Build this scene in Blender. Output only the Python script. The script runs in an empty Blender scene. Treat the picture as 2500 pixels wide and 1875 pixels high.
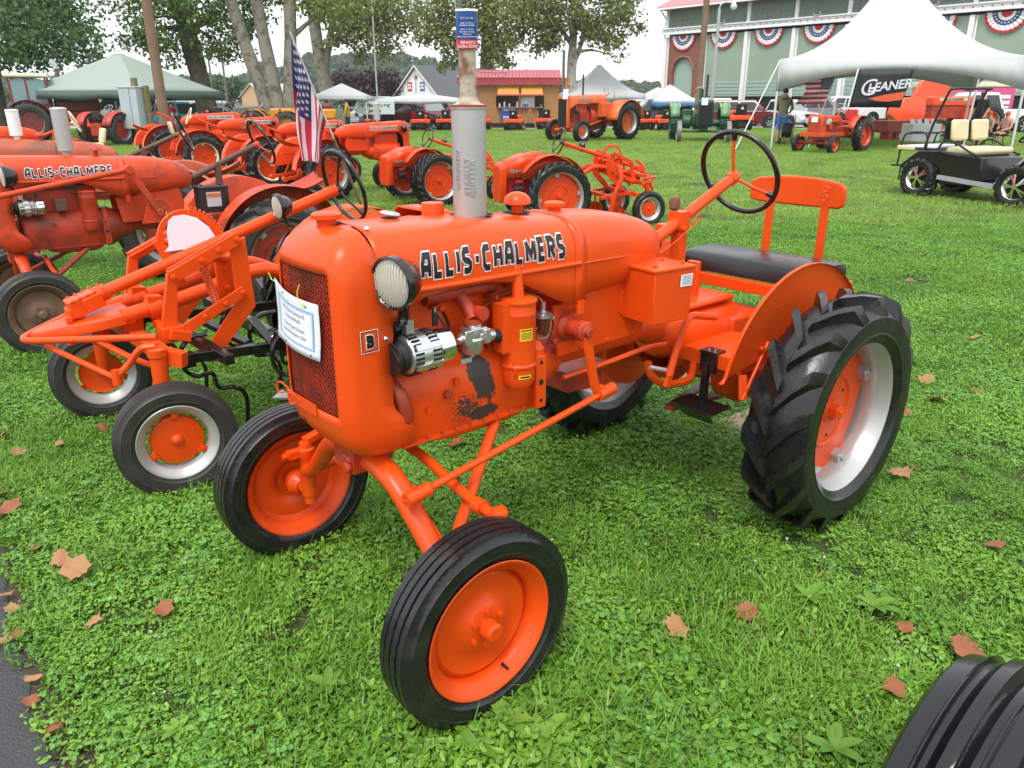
import bpy, bmesh, math, random
import numpy as np
from mathutils import Vector as V, Matrix as MX
R = math.radians
rnd = random.Random(7)
S = bpy.context.scene
C = S.collection
pi = math.pi
# ------------------------------------------------------------------ camera, world, sun, exposure
cam = bpy.data.objects.new('camera', bpy.data.cameras.new('camera')); C.objects.link(cam)
cam.location = (0, 0, 1.779); cam.rotation_euler = (pi/2-0.3513, 0, 0)
cam.data.sensor_width = 36; cam.data.lens = 27.28; cam.data.clip_end = 4000; cam.data.clip_start = .05
S.camera = cam
W = bpy.data.worlds.new('World'); S.world = W; W.use_nodes = True
wn = W.node_tree.nodes; wl = W.node_tree.links
bg = wn['Background']
sk = wn.new('ShaderNodeTexSky'); sk.sky_type = 'NISHITA'; sk.sun_disc = False
sk.sun_elevation = R(58); sk.sun_rotation = R(200); sk.air_density = 1.0; sk.dust_density = 4
ml = wn.new('ShaderNodeMix'); ml.data_type = 'RGBA'; ml.inputs[0].default_value = .93
wl.new(sk.outputs[0], ml.inputs[6]); ml.inputs[7].default_value = (5.6, 5.8, 5.95, 1)
wl.new(ml.outputs[2], bg.inputs[0]); bg.inputs[1].default_value = .15
sun = bpy.data.objects.new('sun', bpy.data.lights.new('sun', 'SUN')); C.objects.link(sun)
sun.data.energy = 1.5; sun.data.angle = R(25); sun.data.color = (1, .97, .92)
sun.rotation_euler = (R(32), 0, R(-20))
S.view_settings.view_transform = 'Standard'; S.view_settings.look = 'None'; S.view_settings.gamma = 1
S.view_settings.use_curve_mapping = False; S.view_settings.exposure = .87
S.cycles.use_denoising = True; S.cycles.max_bounces = 8; S.cycles.transparent_max_bounces = 12
S.cycles.sample_clamp_indirect = 6

# ------------------------------------------------------------------ materials
MATS = {}
def mat(name, col, rough=.5, metal=0., var=.08, vscale=6., bump=0., bscale=80., coat=0., col2=None, mask=None, spec=.5, emit=None, trans=0., rvar=0., translu=0., alpha=1.):
    """principled material; var: brightness noise; col2+mask=(scale,lo,hi): second colour in noise patches"""
    if name in MATS: return MATS[name]
    m = bpy.data.materials.new(name); m.use_nodes = True
    nt = m.node_tree; N = nt.nodes; L = nt.links; b = N['Principled BSDF']
    b.inputs['Roughness'].default_value = rough; b.inputs['Metallic'].default_value = metal
    b.inputs['Specular IOR Level'].default_value = spec
    b.inputs['Coat Weight'].default_value = coat; b.inputs['Coat Roughness'].default_value = .06
    b.inputs['Transmission Weight'].default_value = trans
    b.inputs['Alpha'].default_value = alpha
    b.inputs['Base Color'].default_value = (*col, 1)
    tc = N.new('ShaderNodeTexCoord')
    src = None
    if var or col2:
        nz = N.new('ShaderNodeTexNoise'); nz.inputs['Scale'].default_value = vscale; nz.inputs['Detail'].default_value = 5
        L.new(tc.outputs['Object'], nz.inputs['Vector'])
        rp = N.new('ShaderNodeMapRange'); rp.inputs[1].default_value = .25; rp.inputs[2].default_value = .75
        rp.inputs[3].default_value = 1-var; rp.inputs[4].default_value = 1+var
        L.new(nz.outputs[0], rp.inputs[0])
        mx = N.new('ShaderNodeMix'); mx.data_type = 'RGBA'; mx.blend_type = 'MULTIPLY'; mx.inputs[0].default_value = 1
        mx.inputs[6].default_value = (*col, 1); L.new(rp.outputs[0], mx.inputs[7]); src = mx.outputs[2]
        if rvar:
            r2 = N.new('ShaderNodeMapRange'); r2.inputs[1].default_value = .3; r2.inputs[2].default_value = .7
            r2.inputs[3].default_value = max(.02, rough-rvar); r2.inputs[4].default_value = min(1, rough+rvar)
            L.new(nz.outputs[0], r2.inputs[0]); L.new(r2.outputs[0], b.inputs['Roughness'])
    if col2:
        n2 = N.new('ShaderNodeTexNoise'); n2.inputs['Scale'].default_value = mask[0]; n2.inputs['Detail'].default_value = 8; n2.inputs['Roughness'].default_value = .65
        L.new(tc.outputs['Object'], n2.inputs['Vector'])
        r3 = N.new('ShaderNodeMapRange'); r3.inputs[1].default_value = mask[1]; r3.inputs[2].default_value = mask[2]
        L.new(n2.outputs[0], r3.inputs[0])
        m2 = N.new('ShaderNodeMix'); m2.data_type = 'RGBA'; L.new(r3.outputs[0], m2.inputs[0]); L.new(src, m2.inputs[6]); m2.inputs[7].default_value = (*col2, 1)
        src = m2.outputs[2]
    if src: L.new(src, b.inputs['Base Color'])
    if bump:
        n3 = N.new('ShaderNodeTexNoise'); n3.inputs['Scale'].default_value = bscale; n3.inputs['Detail'].default_value = 3
        L.new(tc.outputs['Object'], n3.inputs['Vector'])
        bp = N.new('ShaderNodeBump'); bp.inputs['Strength'].default_value = bump; bp.inputs['Distance'].default_value = .01
        L.new(n3.outputs[0], bp.inputs['Height']); L.new(bp.outputs[0], b.inputs['Normal'])
    if emit:
        b.inputs['Emission Color'].default_value = (*emit, 1); b.inputs['Emission Strength'].default_value = 1
    if translu:
        t = N.new('ShaderNodeBsdfTranslucent'); t.inputs[0].default_value = (*col, 1); ms = N.new('ShaderNodeMixShader'); ms.inputs[0].default_value = translu; L.new(b.outputs[0], ms.inputs[1]); L.new(t.outputs[0], ms.inputs[2]); L.new(ms.outputs[0], N['Material Output'].inputs[0])
    MATS[name] = m
    return m
ORC = (.72, .070, .005)
ORANGE = mat('orange_paint', ORC, .33, var=.09, vscale=3, coat=.06, bump=.045, bscale=150, rvar=.08, spec=.30)
ORANGE2 = mat('orange_paint_clean', (.70, .054, .005), .36, var=.10, vscale=4, coat=.04, rvar=.08, spec=.3)
ORDULL = mat('orange_paint_worn', (.58, .050, .007), .45, var=.2, vscale=5, bump=.08, bscale=60, col2=(.16, .045, .025), mask=(4., .54, .70))
ORRUST = mat('orange_paint_rusty', (.42, .075, .025), .6, var=.3, vscale=7, bump=.1, bscale=70, col2=(.11, .06, .045), mask=(3.5, .47, .68))
ORDIRT = mat('orange_paint_dirty', (.44, .038, .010), .45, var=.3, vscale=6, bump=.12, bscale=60, col2=(.09, .030, .022), mask=(4., .47, .70))
RUBBER = mat('tyre_rubber', (.011, .011, .012), .27, var=.3, vscale=12, rvar=.15, bump=.15, bscale=60, col2=(.034, .030, .025), mask=(9., .52, .75))
RUBOLD = mat('tyre_rubber_old', (.030, .028, .026), .5, var=.3, vscale=9, rvar=.1, bump=.15, bscale=50)
BLACK = mat('black_paint', (.008, .008, .009), .2, var=.1, coat=.3)
BLACKM = mat('black_matt', (.012, .012, .012), .5, var=.15)
DARK = mat('dark_void', (.006, .005, .005), .8, var=.1)
SILVER = mat('silver_paint', (.46, .46, .45), .36, metal=.5, var=.09)
ALU = mat('aluminium', (.66, .66, .66), .3, metal=.9, var=.08, bump=.05)
CHROME = mat('chrome', (.8, .8, .8), .12, metal=1., var=0)
GALV = mat('galvanised', (.5, .51, .52), .45, metal=.6, var=.12)
VINYL = mat('black_vinyl', (.012, .012, .013), .3, var=.2, bump=.08, bscale=220, rvar=.08)
GLASSL = mat('lamp_glass', (.50, .47, .40), .10, var=.04, coat=.6)
WHITE = mat('white_paint', (.8, .8, .8), .45, var=.03)
PAPER = mat('paper', (.78, .8, .86), .6, var=.02)
BLUEINK = mat('blue_ink', (.16, .38, .62), .6, var=0)
GREYINK = mat('grey_ink', (.13, .17, .24), .6, var=0)
INK = mat('black_print', (.012, .008, .01), .35, var=0)
WPRINT = mat('white_print', (.8, .8, .8), .4, var=0)
YELLOW = mat('yellow_print', (.75, .5, .02), .45, var=.05)
RUSTPIPE = mat('rusty_pipe', (.42, .37, .29), .6, var=.15, vscale=10, bump=.15, bscale=60, col2=(.17, .07, .035), mask=(11., .47, .62))
BRASS = mat('brass', (.42, .3, .12), .35, metal=.8)
REDP = mat('red_paint', (.5, .02, .015), .35, var=.08, coat=.2)
CREAM = mat('cream_vinyl', (.66, .56, .34), .45, var=.05)
IVORY = mat('ivory_paint', (.74, .68, .48), .4, var=.05)

# ------------------------------------------------------------------ mesh collector
def frame_of(d):
    d = V(d).normalized(); a = V((0, 0, 1)) if abs(d.z) < .9 else V((1, 0, 0))
    u = d.cross(a).normalized(); return u, d.cross(u).normalized()
class B:
    def __init__(s): s.v = []; s.f = []; s.m = []
    def add(s, vs, fs, mi=0):
        o = len(s.v); s.v += [tuple(p) for p in vs]; s.f += [[i+o for i in f] for f in fs]; s.m += [mi]*len(fs); return s
    def box(s, c, d, rot=None, mi=0, tx=1., ty=1.):
        """box centred on c, size d; rot = Euler tuple or matrix; tx,ty scale the top face"""
        x, y, z = d[0]/2, d[1]/2, d[2]/2
        vs = [(-x, -y, -z), (x, -y, -z), (x, y, -z), (-x, y, -z), (-x*tx, -y*ty, z), (x*tx, -y*ty, z), (x*tx, y*ty, z), (-x*tx, y*ty, z)]
        if rot is not None:
            from mathutils import Euler
            mm = Euler(rot).to_matrix() if isinstance(rot, tuple) else rot
            vs = [mm @ V(p) for p in vs]
        c = V(c); return s.add([V(p)+c for p in vs], [(3, 2, 1, 0), (4, 5, 6, 7), (0, 1, 5, 4), (1, 2, 6, 5), (2, 3, 7, 6), (3, 0, 4, 7)], mi)
    def bar(s, p, q, w, h, up=(0, 0, 1), mi=0):
        """rectangular bar from p to q, width w (sideways) and h (along up)"""
        p = V(p); q = V(q); d = (q-p).normalized(); up = V(up)
        sd = d.cross(up)
        if sd.length < 1e-4: sd = d.cross(V((1, 0, 0)))
        sd.normalize(); u = sd.cross(d).normalized()
        vs = [e+sd*(a*w/2)+u*(b*h/2) for e in (p, q) for a, b in ((-1, -1), (1, -1), (1, 1), (-1, 1))]
        return s.add(vs, [(3, 2, 1, 0), (4, 5, 6, 7), (0, 1, 5, 4), (1, 2, 6, 5), (2, 3, 7, 6), (3, 0, 4, 7)], mi)
    def tube(s, path, r, n=10, caps=True, mi=0, closed=False, sq=1.):
        P = [V(p) for p in path]; k = len(P); rs = r if isinstance(r, (list, tuple)) else [r]*k
        u = None; vs = []
        for i in range(k):
            a = P[(i-1) % k] if closed or i > 0 else P[0]; b = P[(i+1) % k] if closed or i < k-1 else P[-1]
            d = (b-a).normalized()
            if u is None: u, w = frame_of(d)
            else:
                u = (u-d*u.dot(d)).normalized(); w = d.cross(u).normalized()
            w = d.cross(u).normalized()
            for j in range(n):
                t = 2*pi*j/n; vs.append(P[i]+(u*math.cos(t)+w*math.sin(t)*sq)*rs[i])
        fs = []
        for i in range(k if closed else k-1):
            i2 = (i+1) % k
            for j in range(n): fs.append((i*n+j, i*n+(j+1) % n, i2*n+(j+1) % n, i2*n+j))
        if caps and not closed: fs += [tuple(range(n))[::-1], tuple((k-1)*n+j for j in range(n))]
        return s.add(vs, fs, mi)
    def cyl(s, p, q, r, r2=None, n=16, mi=0): return s.tube([p, q], [r, r if r2 is None else r2], n, mi=mi)
    def lathe(s, prof, n=32, ax=(0, 1, 0), c=(0, 0, 0), mi=0, a0=0., a1=2*pi, loop=False):
        """prof: (radius, along axis)"""
        ax = V(ax).normalized(); u, w = frame_of(ax); c = V(c); full = abs(a1-a0-2*pi) < 1e-6
        m = n if full else n+1; k = len(prof); vs = []
        for j in range(m):
            t = a0+(a1-a0)*j/n; d = u*math.cos(t)+w*math.sin(t)
            vs += [c+d*pr[0]+ax*pr[1] for pr in prof]
        fs = []
        for j in range(n):
            j2 = (j+1) % m
            for i in range(k if loop else k-1):
                i2 = (i+1) % k; fs.append((j*k+i, j2*k+i, j2*k+i2, j*k+i2))
        return s.add(vs, fs, mi)
    def loft(s, rings, closed=True, caps=True, mi=0, skip=None):
        n = len(rings[0]); vs = [p for r in rings for p in r]; fs = []
        for i in range(len(rings)-1):
            for j in range(n if closed else n-1):
                if skip and skip(i, j): continue
                fs.append((i*n+j, i*n+(j+1) % n, (i+1)*n+(j+1) % n, (i+1)*n+j))
        if caps: fs += [tuple(range(n))[::-1], tuple((len(rings)-1)*n+j for j in range(n))]
        return s.add(vs, fs, mi)
    def prism(s, pts, off, mi=0):
        """polygon pts (3D) extruded by vector off"""
        off = V(off); n = len(pts); vs = [V(p) for p in pts]+[V(p)+off for p in pts]
        return s.add(vs, [tuple(range(n))[::-1], tuple(range(n, 2*n))]+[(i, (i+1) % n, n+(i+1) % n, n+i) for i in range(n)], mi)
    def sphere(s, c, r, n=14, m=8, mi=0, sc=(1, 1, 1)):
        c = V(c); vs = [c+V((0, 0, r*sc[2]))]
        for i in range(1, m):
            a = pi*i/m
            vs += [c+V((r*math.sin(a)*math.cos(2*pi*j/n)*sc[0], r*math.sin(a)*math.sin(2*pi*j/n)*sc[1], r*math.cos(a)*sc[2])) for j in range(n)]
        vs.append(c-V((0, 0, r*sc[2]))); e = len(vs)-1; fs = [(0, 1+j, 1+(j+1) % n) for j in range(n)]
        for i in range(m-2):
            o = 1+i*n; fs += [(o+j, o+n+j, o+n+(j+1) % n, o+(j+1) % n) for j in range(n)]
        o = 1+(m-2)*n; fs += [(o+j, e, o+(j+1) % n) for j in range(n)]
        return s.add(vs, fs, mi)
    def xf(s, mtx, i0=0):
        s.v[i0:] = [tuple(mtx @ V(p)) for p in s.v[i0:]]; return s
    def mesh(s, name, mats, smooth=38):
        me = bpy.data.meshes.new(name); me.from_pydata(s.v, [], s.f)
        for m in (mats if isinstance(mats, (list, tuple)) else [mats]): me.materials.append(m)
        if any(s.m): me.polygons.foreach_set('material_index', s.m)
        bm = bmesh.new(); bm.from_mesh(me); bmesh.ops.recalc_face_normals(bm, faces=bm.faces); bm.to_mesh(me); bm.free()
        if smooth:
            me.polygons.foreach_set('use_smooth', [True]*len(me.polygons)); me.set_sharp_from_angle(angle=R(smooth))
        me.update(); return me
    def build(s, name, mats, parent=None, smooth=38, bevel=0., loc=None, label=None):
        o = bpy.data.objects.new(name, s.mesh(name, mats, smooth)); C.objects.link(o)
        if parent: o.parent = parent
        if loc: o.location = loc
        if bevel:
            b = o.modifiers.new('edge', 'BEVEL'); b.width = bevel; b.segments = 2; b.limit_method = 'ANGLE'; b.angle_limit = R(40)
        if label: o['label'] = label
        return o
def use(me, name, parent, loc=(0, 0, 0), rot=(0, 0, 0), sc=None):
    o = bpy.data.objects.new(name, me); C.objects.link(o); o.parent = parent; o.location = loc; o.rotation_euler = rot
    if sc: o.scale = sc
    return o
def empty(name, parent=None, loc=(0, 0, 0), rot=(0, 0, 0)):
    o = bpy.data.objects.new(name, None); C.objects.link(o); o.empty_display_size = .1
    if parent: o.parent = parent
    o.location = loc; o.rotation_euler = rot; return o
def thing(name, label, cat, loc=(0, 0, 0), rz=0., sc=1., group=None):
    o = empty(name, None, loc, (0, 0, rz)); o.scale = (sc,)*3 if not isinstance(sc, tuple) else sc
    return tag(o, label, cat, group)
def tag(o, label, cat, group=None, kind=None):
    o['label'] = label; o['category'] = cat
    if group: o['group'] = group
    if kind: o['kind'] = kind
    return o
def setting(o, kind='structure'): o['kind'] = kind; return o
def copy_tree(o, parent=None):
    c = o.copy(); C.objects.link(c); c.parent = parent
    for ch in list(o.children): copy_tree(ch, c)
    return c
def crv(pts, n=6, closed=False):
    """Catmull-Rom through pts"""
    P = [V(p) for p in pts]; k = len(P); out = []
    for i in range(k if closed else k-1):
        a = P[(i-1) % k] if closed or i > 0 else P[0]*2-P[1]; b = P[i]; c = P[(i+1) % k]; d = P[(i+2) % k] if closed or i < k-2 else P[-1]*2-P[-2]
        for j in range(n):
            t = j/n; out.append(.5*((2*b)+(c-a)*t+(2*a-5*b+4*c-d)*t*t+(3*b-a-3*c+d)*t**3))
    if not closed: out.append(P[-1])
    return out
def ease(a, b, t): return a+(b-a)*t
def interp(tab, x):
    if x <= tab[0][0]: return tab[0][1]
    for (x0, y0), (x1, y1) in zip(tab, tab[1:]):
        if x <= x1: return y0+(y1-y0)*(x-x0)/(x1-x0)
    return tab[-1][1]
def nut(b, p, d, r, h, mi=0):
    p = V(p); b.cyl(p, p+V(d).normalized()*h, r, n=6, mi=mi)

# ------------------------------------------------------------------ block lettering (stroke font)
GL = {'A': [[(0, 0), (0, .62), (.16, 1), (.52, 1), (.52, 0)], [(.1, .4), (.42, .4)]], 'L': [[(0, 1), (0, 0), (.46, 0)]], 'I': [[(0, 0), (0, 1)]],
      'S': [[(.5, 1), (.12, 1), (0, .86), (0, .64), (.12, .53), (.4, .47), (.52, .36), (.52, .14), (.4, 0), (0, 0)]], '-': [[(0, .5), (.26, .5)]],
      'C': [[(.5, 1), (.14, 1), (0, .84), (0, .16), (.14, 0), (.5, 0)]], 'H': [[(0, 0), (0, 1)], [(.52, 0), (.52, 1)], [(.1, .52), (.42, .52)]],
      'M': [[(0, 0), (0, 1)], [(.02, .98), (.36, .3), (.70, .98)], [(.72, 0), (.72, 1)]], 'E': [[(.46, 1), (0, 1), (0, 0), (.46, 0)], [(.1, .52), (.4, .52)]],
      'R': [[(0, 0), (0, 1), (.38, 1), (.52, .88), (.52, .62), (.38, .5), (.1, .5)], [(.26, .44), (.52, 0)]],
      'B': [[(0, .5), (0, 1), (.38, 1), (.5, .88), (.5, .62), (.38, .53), (0, .53)], [(0, .4), (0, 0), (.4, 0), (.54, .12), (.54, .36), (.42, .47)]],
      'G': [[(.52, 1), (.14, 1), (0, .84), (0, .16), (.14, 0), (.52, 0), (.52, .46), (.3, .46)]], 'N': [[(0, 0), (0, 1), (.12, 1), (.46, 0), (.58, 0), (.58, 1)]]}
def stroke_poly(pts, w, ext):
    """ribbon outline (left side, right side) of a 2-D polyline with mitred corners"""
    P = [np.array(p, float) for p in pts]; n = len(P)
    d0 = P[1]-P[0]; d0 /= np.linalg.norm(d0); d1 = P[-1]-P[-2]; d1 /= np.linalg.norm(d1)
    P[0] = P[0]-d0*ext; P[-1] = P[-1]+d1*ext; Lf = []; Rt = []
    for i in range(n):
        a = P[i]-P[i-1] if i else P[1]-P[0]; b = P[i+1]-P[i] if i < n-1 else P[-1]-P[-2]
        a = a/np.linalg.norm(a); b = b/np.linalg.norm(b); t = a+b; t = t/np.linalg.norm(t); nn = np.array([-t[1], t[0]])
        k = w/2/max(.45, abs(nn @ np.array([-a[1], a[0]])))
        Lf.append(P[i]+nn*k); Rt.append(P[i]-nn*k)
    return Lf, Rt
def lettering(b, text, height, place, w=.25, outline=.09, gap=.2, xs=1., lift=.0008):
    """adds text to collector b: mat 0 = print, mat 1 = outline; place(u, v, lift) -> 3-D point. returns width"""
    u = 0.
    h = height
    for ch in text:
        if ch == ' ': u += .35*h*xs; continue
        g = GL[ch]; wd = max(p[0] for st in g for p in st)
        def dense(st):
            o = [st[0]]
            for a, c in zip(st, st[1:]):
                m = max(1, int(math.dist(a, c)/.17)); o += [(a[0]+(c[0]-a[0])*q/m, a[1]+(c[1]-a[1])*q/m) for q in range(1, m+1)]
            return o
        for k, st in enumerate(map(dense, g)):
            for mi, ww, ex, lf in ((1, w+2*outline, outline, lift), (0, w, 0, lift*3)):
                if outline == 0 and mi == 1: continue
                pts = [(p[0], w/2+p[1]*(1-w)) for p in st]
                L_, R_ = stroke_poly(pts, ww, ex+(w/2 if (k == 0 and ch in 'S-CEGLIHN' and 0) else 0))
                n = len(L_); q = []
                for a, c in zip(L_, R_):
                    q.append(place((u+(a[0]+w/2)*h*xs), a[1]*h, lf+k*lift*.3)); q.append(place((u+(c[0]+w/2)*h*xs), c[1]*h, lf+k*lift*.3))
                b.add(q, [(2*i, 2*i+1, 2*i+3, 2*i+2) for i in range(n-1)], mi)
        u += (wd+w+gap)*h*xs
    return u-gap*h*xs
def text_width(text, height, w=.25, gap=.2, xs=1.):
    return sum((.35 if c == ' ' else max(p[0] for st in GL[c] for p in st)+w+gap) for c in text)*height*xs-gap*height*xs
def font(name, body, size, mats, parent, loc, rot, off=0., ex=.0005, align='CENTER', sp=1., shear=0.):
    cu = bpy.data.curves.new(name, 'FONT'); cu.body = body; cu.size = size; cu.extrude = ex; cu.offset = off; cu.align_x = align; cu.align_y = 'CENTER'; cu.space_line = sp; cu.shear = shear
    cu.resolution_u = 3
    o = bpy.data.objects.new(name, cu); C.objects.link(o); cu.materials.append(mats)
    o.parent = parent; o.location = loc; o.rotation_euler = rot; return o
def sign_text(name, body, size, m, par, loc, rot=(pi/2, 0, 0), off=0., shear=0., sp=1.):
    """lettering turned into a mesh part"""
    cu = bpy.data.curves.new(name, 'FONT'); cu.body = body; cu.size = size; cu.extrude = .004; cu.offset = off; cu.align_x = 'CENTER'; cu.align_y = 'CENTER'; cu.shear = shear; cu.resolution_u = 3; cu.space_character = sp
    o = bpy.data.objects.new(name, cu); C.objects.link(o); me = bpy.data.meshes.new_from_object(o.evaluated_get(bpy.context.evaluated_depsgraph_get())); bpy.data.objects.remove(o); me.materials.clear(); me.materials.append(m)
    o = bpy.data.objects.new(name, me); C.objects.link(o); o.parent = par; o.location = loc; o.rotation_euler = rot; return o
# ------------------------------------------------------------------ wheels (axis +Y points outwards)
MESHES = {}
def cached(key, fn):
    if key not in MESHES: MESHES[key] = fn()
    return MESHES[key]
def rib_tyre(Rr, w, rr, ribs=4, gd=.011, seg=48, m=None):
    h = w/2; tw = w*.80; prof = [(rr-.008, -h*.72), (rr+.012, -h*.86), (rr+(Rr-rr)*.22, -h*.95), (rr+(Rr-rr)*.24, -h*.985), (rr+(Rr-rr)*.28, -h*.985), (rr+(Rr-rr)*.30, -h*.97), (rr+(Rr-rr)*.42, -h), (rr+(Rr-rr)*.62, -h*.985), (rr+(Rr-rr)*.64, -h*1.01), (rr+(Rr-rr)*.68, -h*1.0), (rr+(Rr-rr)*.70, -h*.965), (Rr-.022, -h*.86), (Rr-.008, -tw/2)]
    n = ribs; gw = tw*.055; rw = (tw-gw*(n-1))/n
    y = -tw/2
    for i in range(n):
        cr = 1-((y+rw/2)/(tw/2))**2*.5
        prof += [(Rr-.006+.006*cr, y+.001), (Rr-.006+.006*cr, y+rw-.001)]
        y += rw
        if i < n-1: prof += [(Rr-gd, y+.0015), (Rr-gd, y+gw-.0015)]; y += gw
    prof += [(a, -c) for a, c in prof[11::-1]]
    b = B(); b.lathe(prof, seg, loop=False); return b.mesh('tyre', m or RUBBER, 32)
def lug_tyre(Rr, w, rr, nl=19, lh=.032, seg=48, m=None, sweep=.36, lw=.044):
    h = w/2; Rc = Rr-lh
    prof = [(rr-.008, -h*.8), (rr+.014, -h*.9), (rr+(Rc-rr)*.16, -h*.955), (rr+(Rc-rr)*.18, -h*.985), (rr+(Rc-rr)*.23, -h*.985), (rr+(Rc-rr)*.25, -h*.975), (rr+(Rc-rr)*.4, -h), (rr+(Rc-rr)*.68, -h*.985), (Rc-.04, -h*.9), (Rc-.018, -h*.74), (Rc-.005, -h*.4), (Rc, 0)]
    prof = prof+[(a, -c) for a, c in prof[-2::-1]]
    b = B(); b.lathe(prof, seg)
    def rc(y):
        y = abs(y)/h
        return interp([(0, Rc), (.4, Rc-.005), (.74, Rc-.018), (.9, Rc-.04), (.985, rr+(Rc-rr)*.68)], y)
    for side in (1, -1):
        for k in range(nl):
            a0 = 2*pi*(k+(.5 if side < 0 else 0))/nl; rings = []
            for t in (0, .08, .5, .82, 1.):
                y = side*(-.10+1.06*t)*h if t < 1 else side*h*.985
                y = side*(-.02+t*1.0)*h*.985
                a = a0+sweep*(t**.85); top = Rr-.006*t*t-(.035*(t-.8)/.2 if t > .8 else 0); bot = rc(y)-.008
                if t == 1.: top = rc(y)+.006
                if t == 0: top -= .012
                da = lw/2/Rc*(1.0+.15*t); db = da*1.35
                def pt(r, an, yy=y): return V((math.cos(an)*r, yy, math.sin(an)*r))
                rings.append([pt(bot, a-db), pt(top, a-da), pt(top, a+da), pt(bot, a+db)])
            b.loft(rings)
    return b.mesh('tyre', m or RUBBER, 30)
def rim_mesh(rr, w, m, deep=.05, seg=48):
    h = w/2; prof = [(rr-.002, h*.80), (rr+.004, h*.86), (rr+.001, h*.9), (rr-.010, h*.84), (rr-.014, h*.70), (rr-.036, h*.52), (rr-.042, h*.2), (rr-.042, -h*.3), (rr-.016, -h*.66), (rr+.004, -h*.86), (rr-.002, -h*.80)]
    b = B(); b.lathe(prof, seg); return b.mesh('rim', m, 50)
def bolts(b, rad, n, y, r, h, a0=0., mi=0):
    for k in range(n):
        t = a0+2*pi*k/n; p = (rad*math.cos(t), y, rad*math.sin(t)); nut(b, p, (0, 1, 0), r, h, mi)
def front_disc(rr, m):
    """dished orange disc of the main tractor's front wheel with slots at the rim, raised boss and bolts"""
    b = B(); r0 = rr-.040
    prof = [(.02, .026), (.060, .026), (.072, .020), (.095, .004), (.13, -.004), (r0-.02, .004), (r0-.004, -.006)]
    b.lathe([(a, c+.006) for a, c in prof], 40)
    def mk():
        return b
    for k in range(3):   # tabs to the rim: the gaps between are slots
        a0 = k*2*pi/3+.25
        b.lathe([(r0-.006, -.004), (r0+.004, -.010), (r0+.004, -.016)], 14, a0=a0, a1=a0+1.75)
    b.lathe([(.0, .076), (.022, .076), (.030, .069), (.032, .028), (.037, .026)], 20)
    b.lathe([(.037, .031), (.064, .029), (.074, .020)], 28); bolts(b, .056, 6, .030, .0105, .013)
    b.xf(MX.Identity(4)); return b.mesh('disc', m, 35)
def g_disc(m):
    b = B(); b.lathe([(0, .034), (.016, .031), (.026, .022), (.03, .014), (.10, .012), (.118, .008), (.122, -.004)], 40)
    return b.mesh('disc', m, 40)
def square_lug(m):
    b = B(); b.box((0, 0, 0), (.034, .012, .034)); nut(b, (0, .006, 0), (0, 1, 0), .009, .008); return b.mesh('lug_clamp', m, 30)
def rear_disc(rr, m):
    """dished orange centre with a scalloped outer edge"""
    b = B(); n = 72; rings = []
    def edge(t): return (rr-.053)+.014*max(-1, min(1, 2.2*math.cos(4*t)))
    for r_, y in ((.02, .012), (.05, .012), (.055, .0), (.15, -.004), (.158, .006), (.166, -.004), (None, -.010), (None, -.016)):
        ring = []
        for j in range(n):
            t = 2*pi*j/n; q = r_ if r_ else edge(t)*(1 if y > -.012 else .995); ring.append(V((q*math.cos(t), y, q*math.sin(t))))
        rings.append(ring)
    b.loft(rings, caps=False); b.add([p for p in rings[0]], [tuple(range(n))])
    b.lathe([(.0, .062), (.016, .062), (.022, .056), (.024, .05), (.032, .05), (.036, .045), (.036, .01)], 6)
    for k in range(3):
        t = .9+2*pi*k/3; b.lathe([(.0, .001), (.009, .001)], 10, c=(.12*math.cos(t), -.002, .12*math.sin(t)), mi=1)
    return b.mesh('disc', [m, DARK], 32)
def rim_clamp(m):
    b = B(); b.box((0, .02, 0), (.045, .05, .05)); b.box((0, .046, .002), (.052, .006, .056)); b.lathe([(.0, .06), (.012, .06), (.012, .04)], 8); return b.mesh('rim_clamp', m, 30)
def ag_wheel(parent, loc, out, R_=.522, w=.27, rr=.333, nl=17, disc=ORANGE, rim=SILVER, rub=RUBBER, spin=0., key='', inset=-.008, lh=.037):
    """rear traction wheel: tyre, rim, disc, clamps. out=+1 left side, -1 right side"""
    wl_ = empty('rear_wheel', parent, loc, (0, 0, 0 if out > 0 else pi))
    k = f'{R_}{w}{rr}{rub.name}{nl}'
    use(cached('lt'+k+str(out), lambda: lug_tyre(R_, w, rr, nl, m=rub, lh=lh, sweep=.36*(1 if out > 0 else -1))), 'tyre', wl_, rot=(0, spin, 0))
    use(cached('rm'+k+rim.name, lambda: rim_mesh(rr, w*.92, rim)), 'rim', wl_)
    use(cached('rd'+k+disc.name, lambda: rear_disc(rr, disc)), 'disc', wl_, (0, inset, 0), (0, spin+.35, 0))
    cm = cached('rc'+rim.name, lambda: rim_clamp(rim))
    for q in range(4):
        t = -(spin+.35)+q*pi/2; use(cm, 'rim_clamp', wl_, ((rr-.058)*math.cos(t), inset-.02, (rr-.058)*math.sin(t)), (0, -t, 0))
    return wl_
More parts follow.
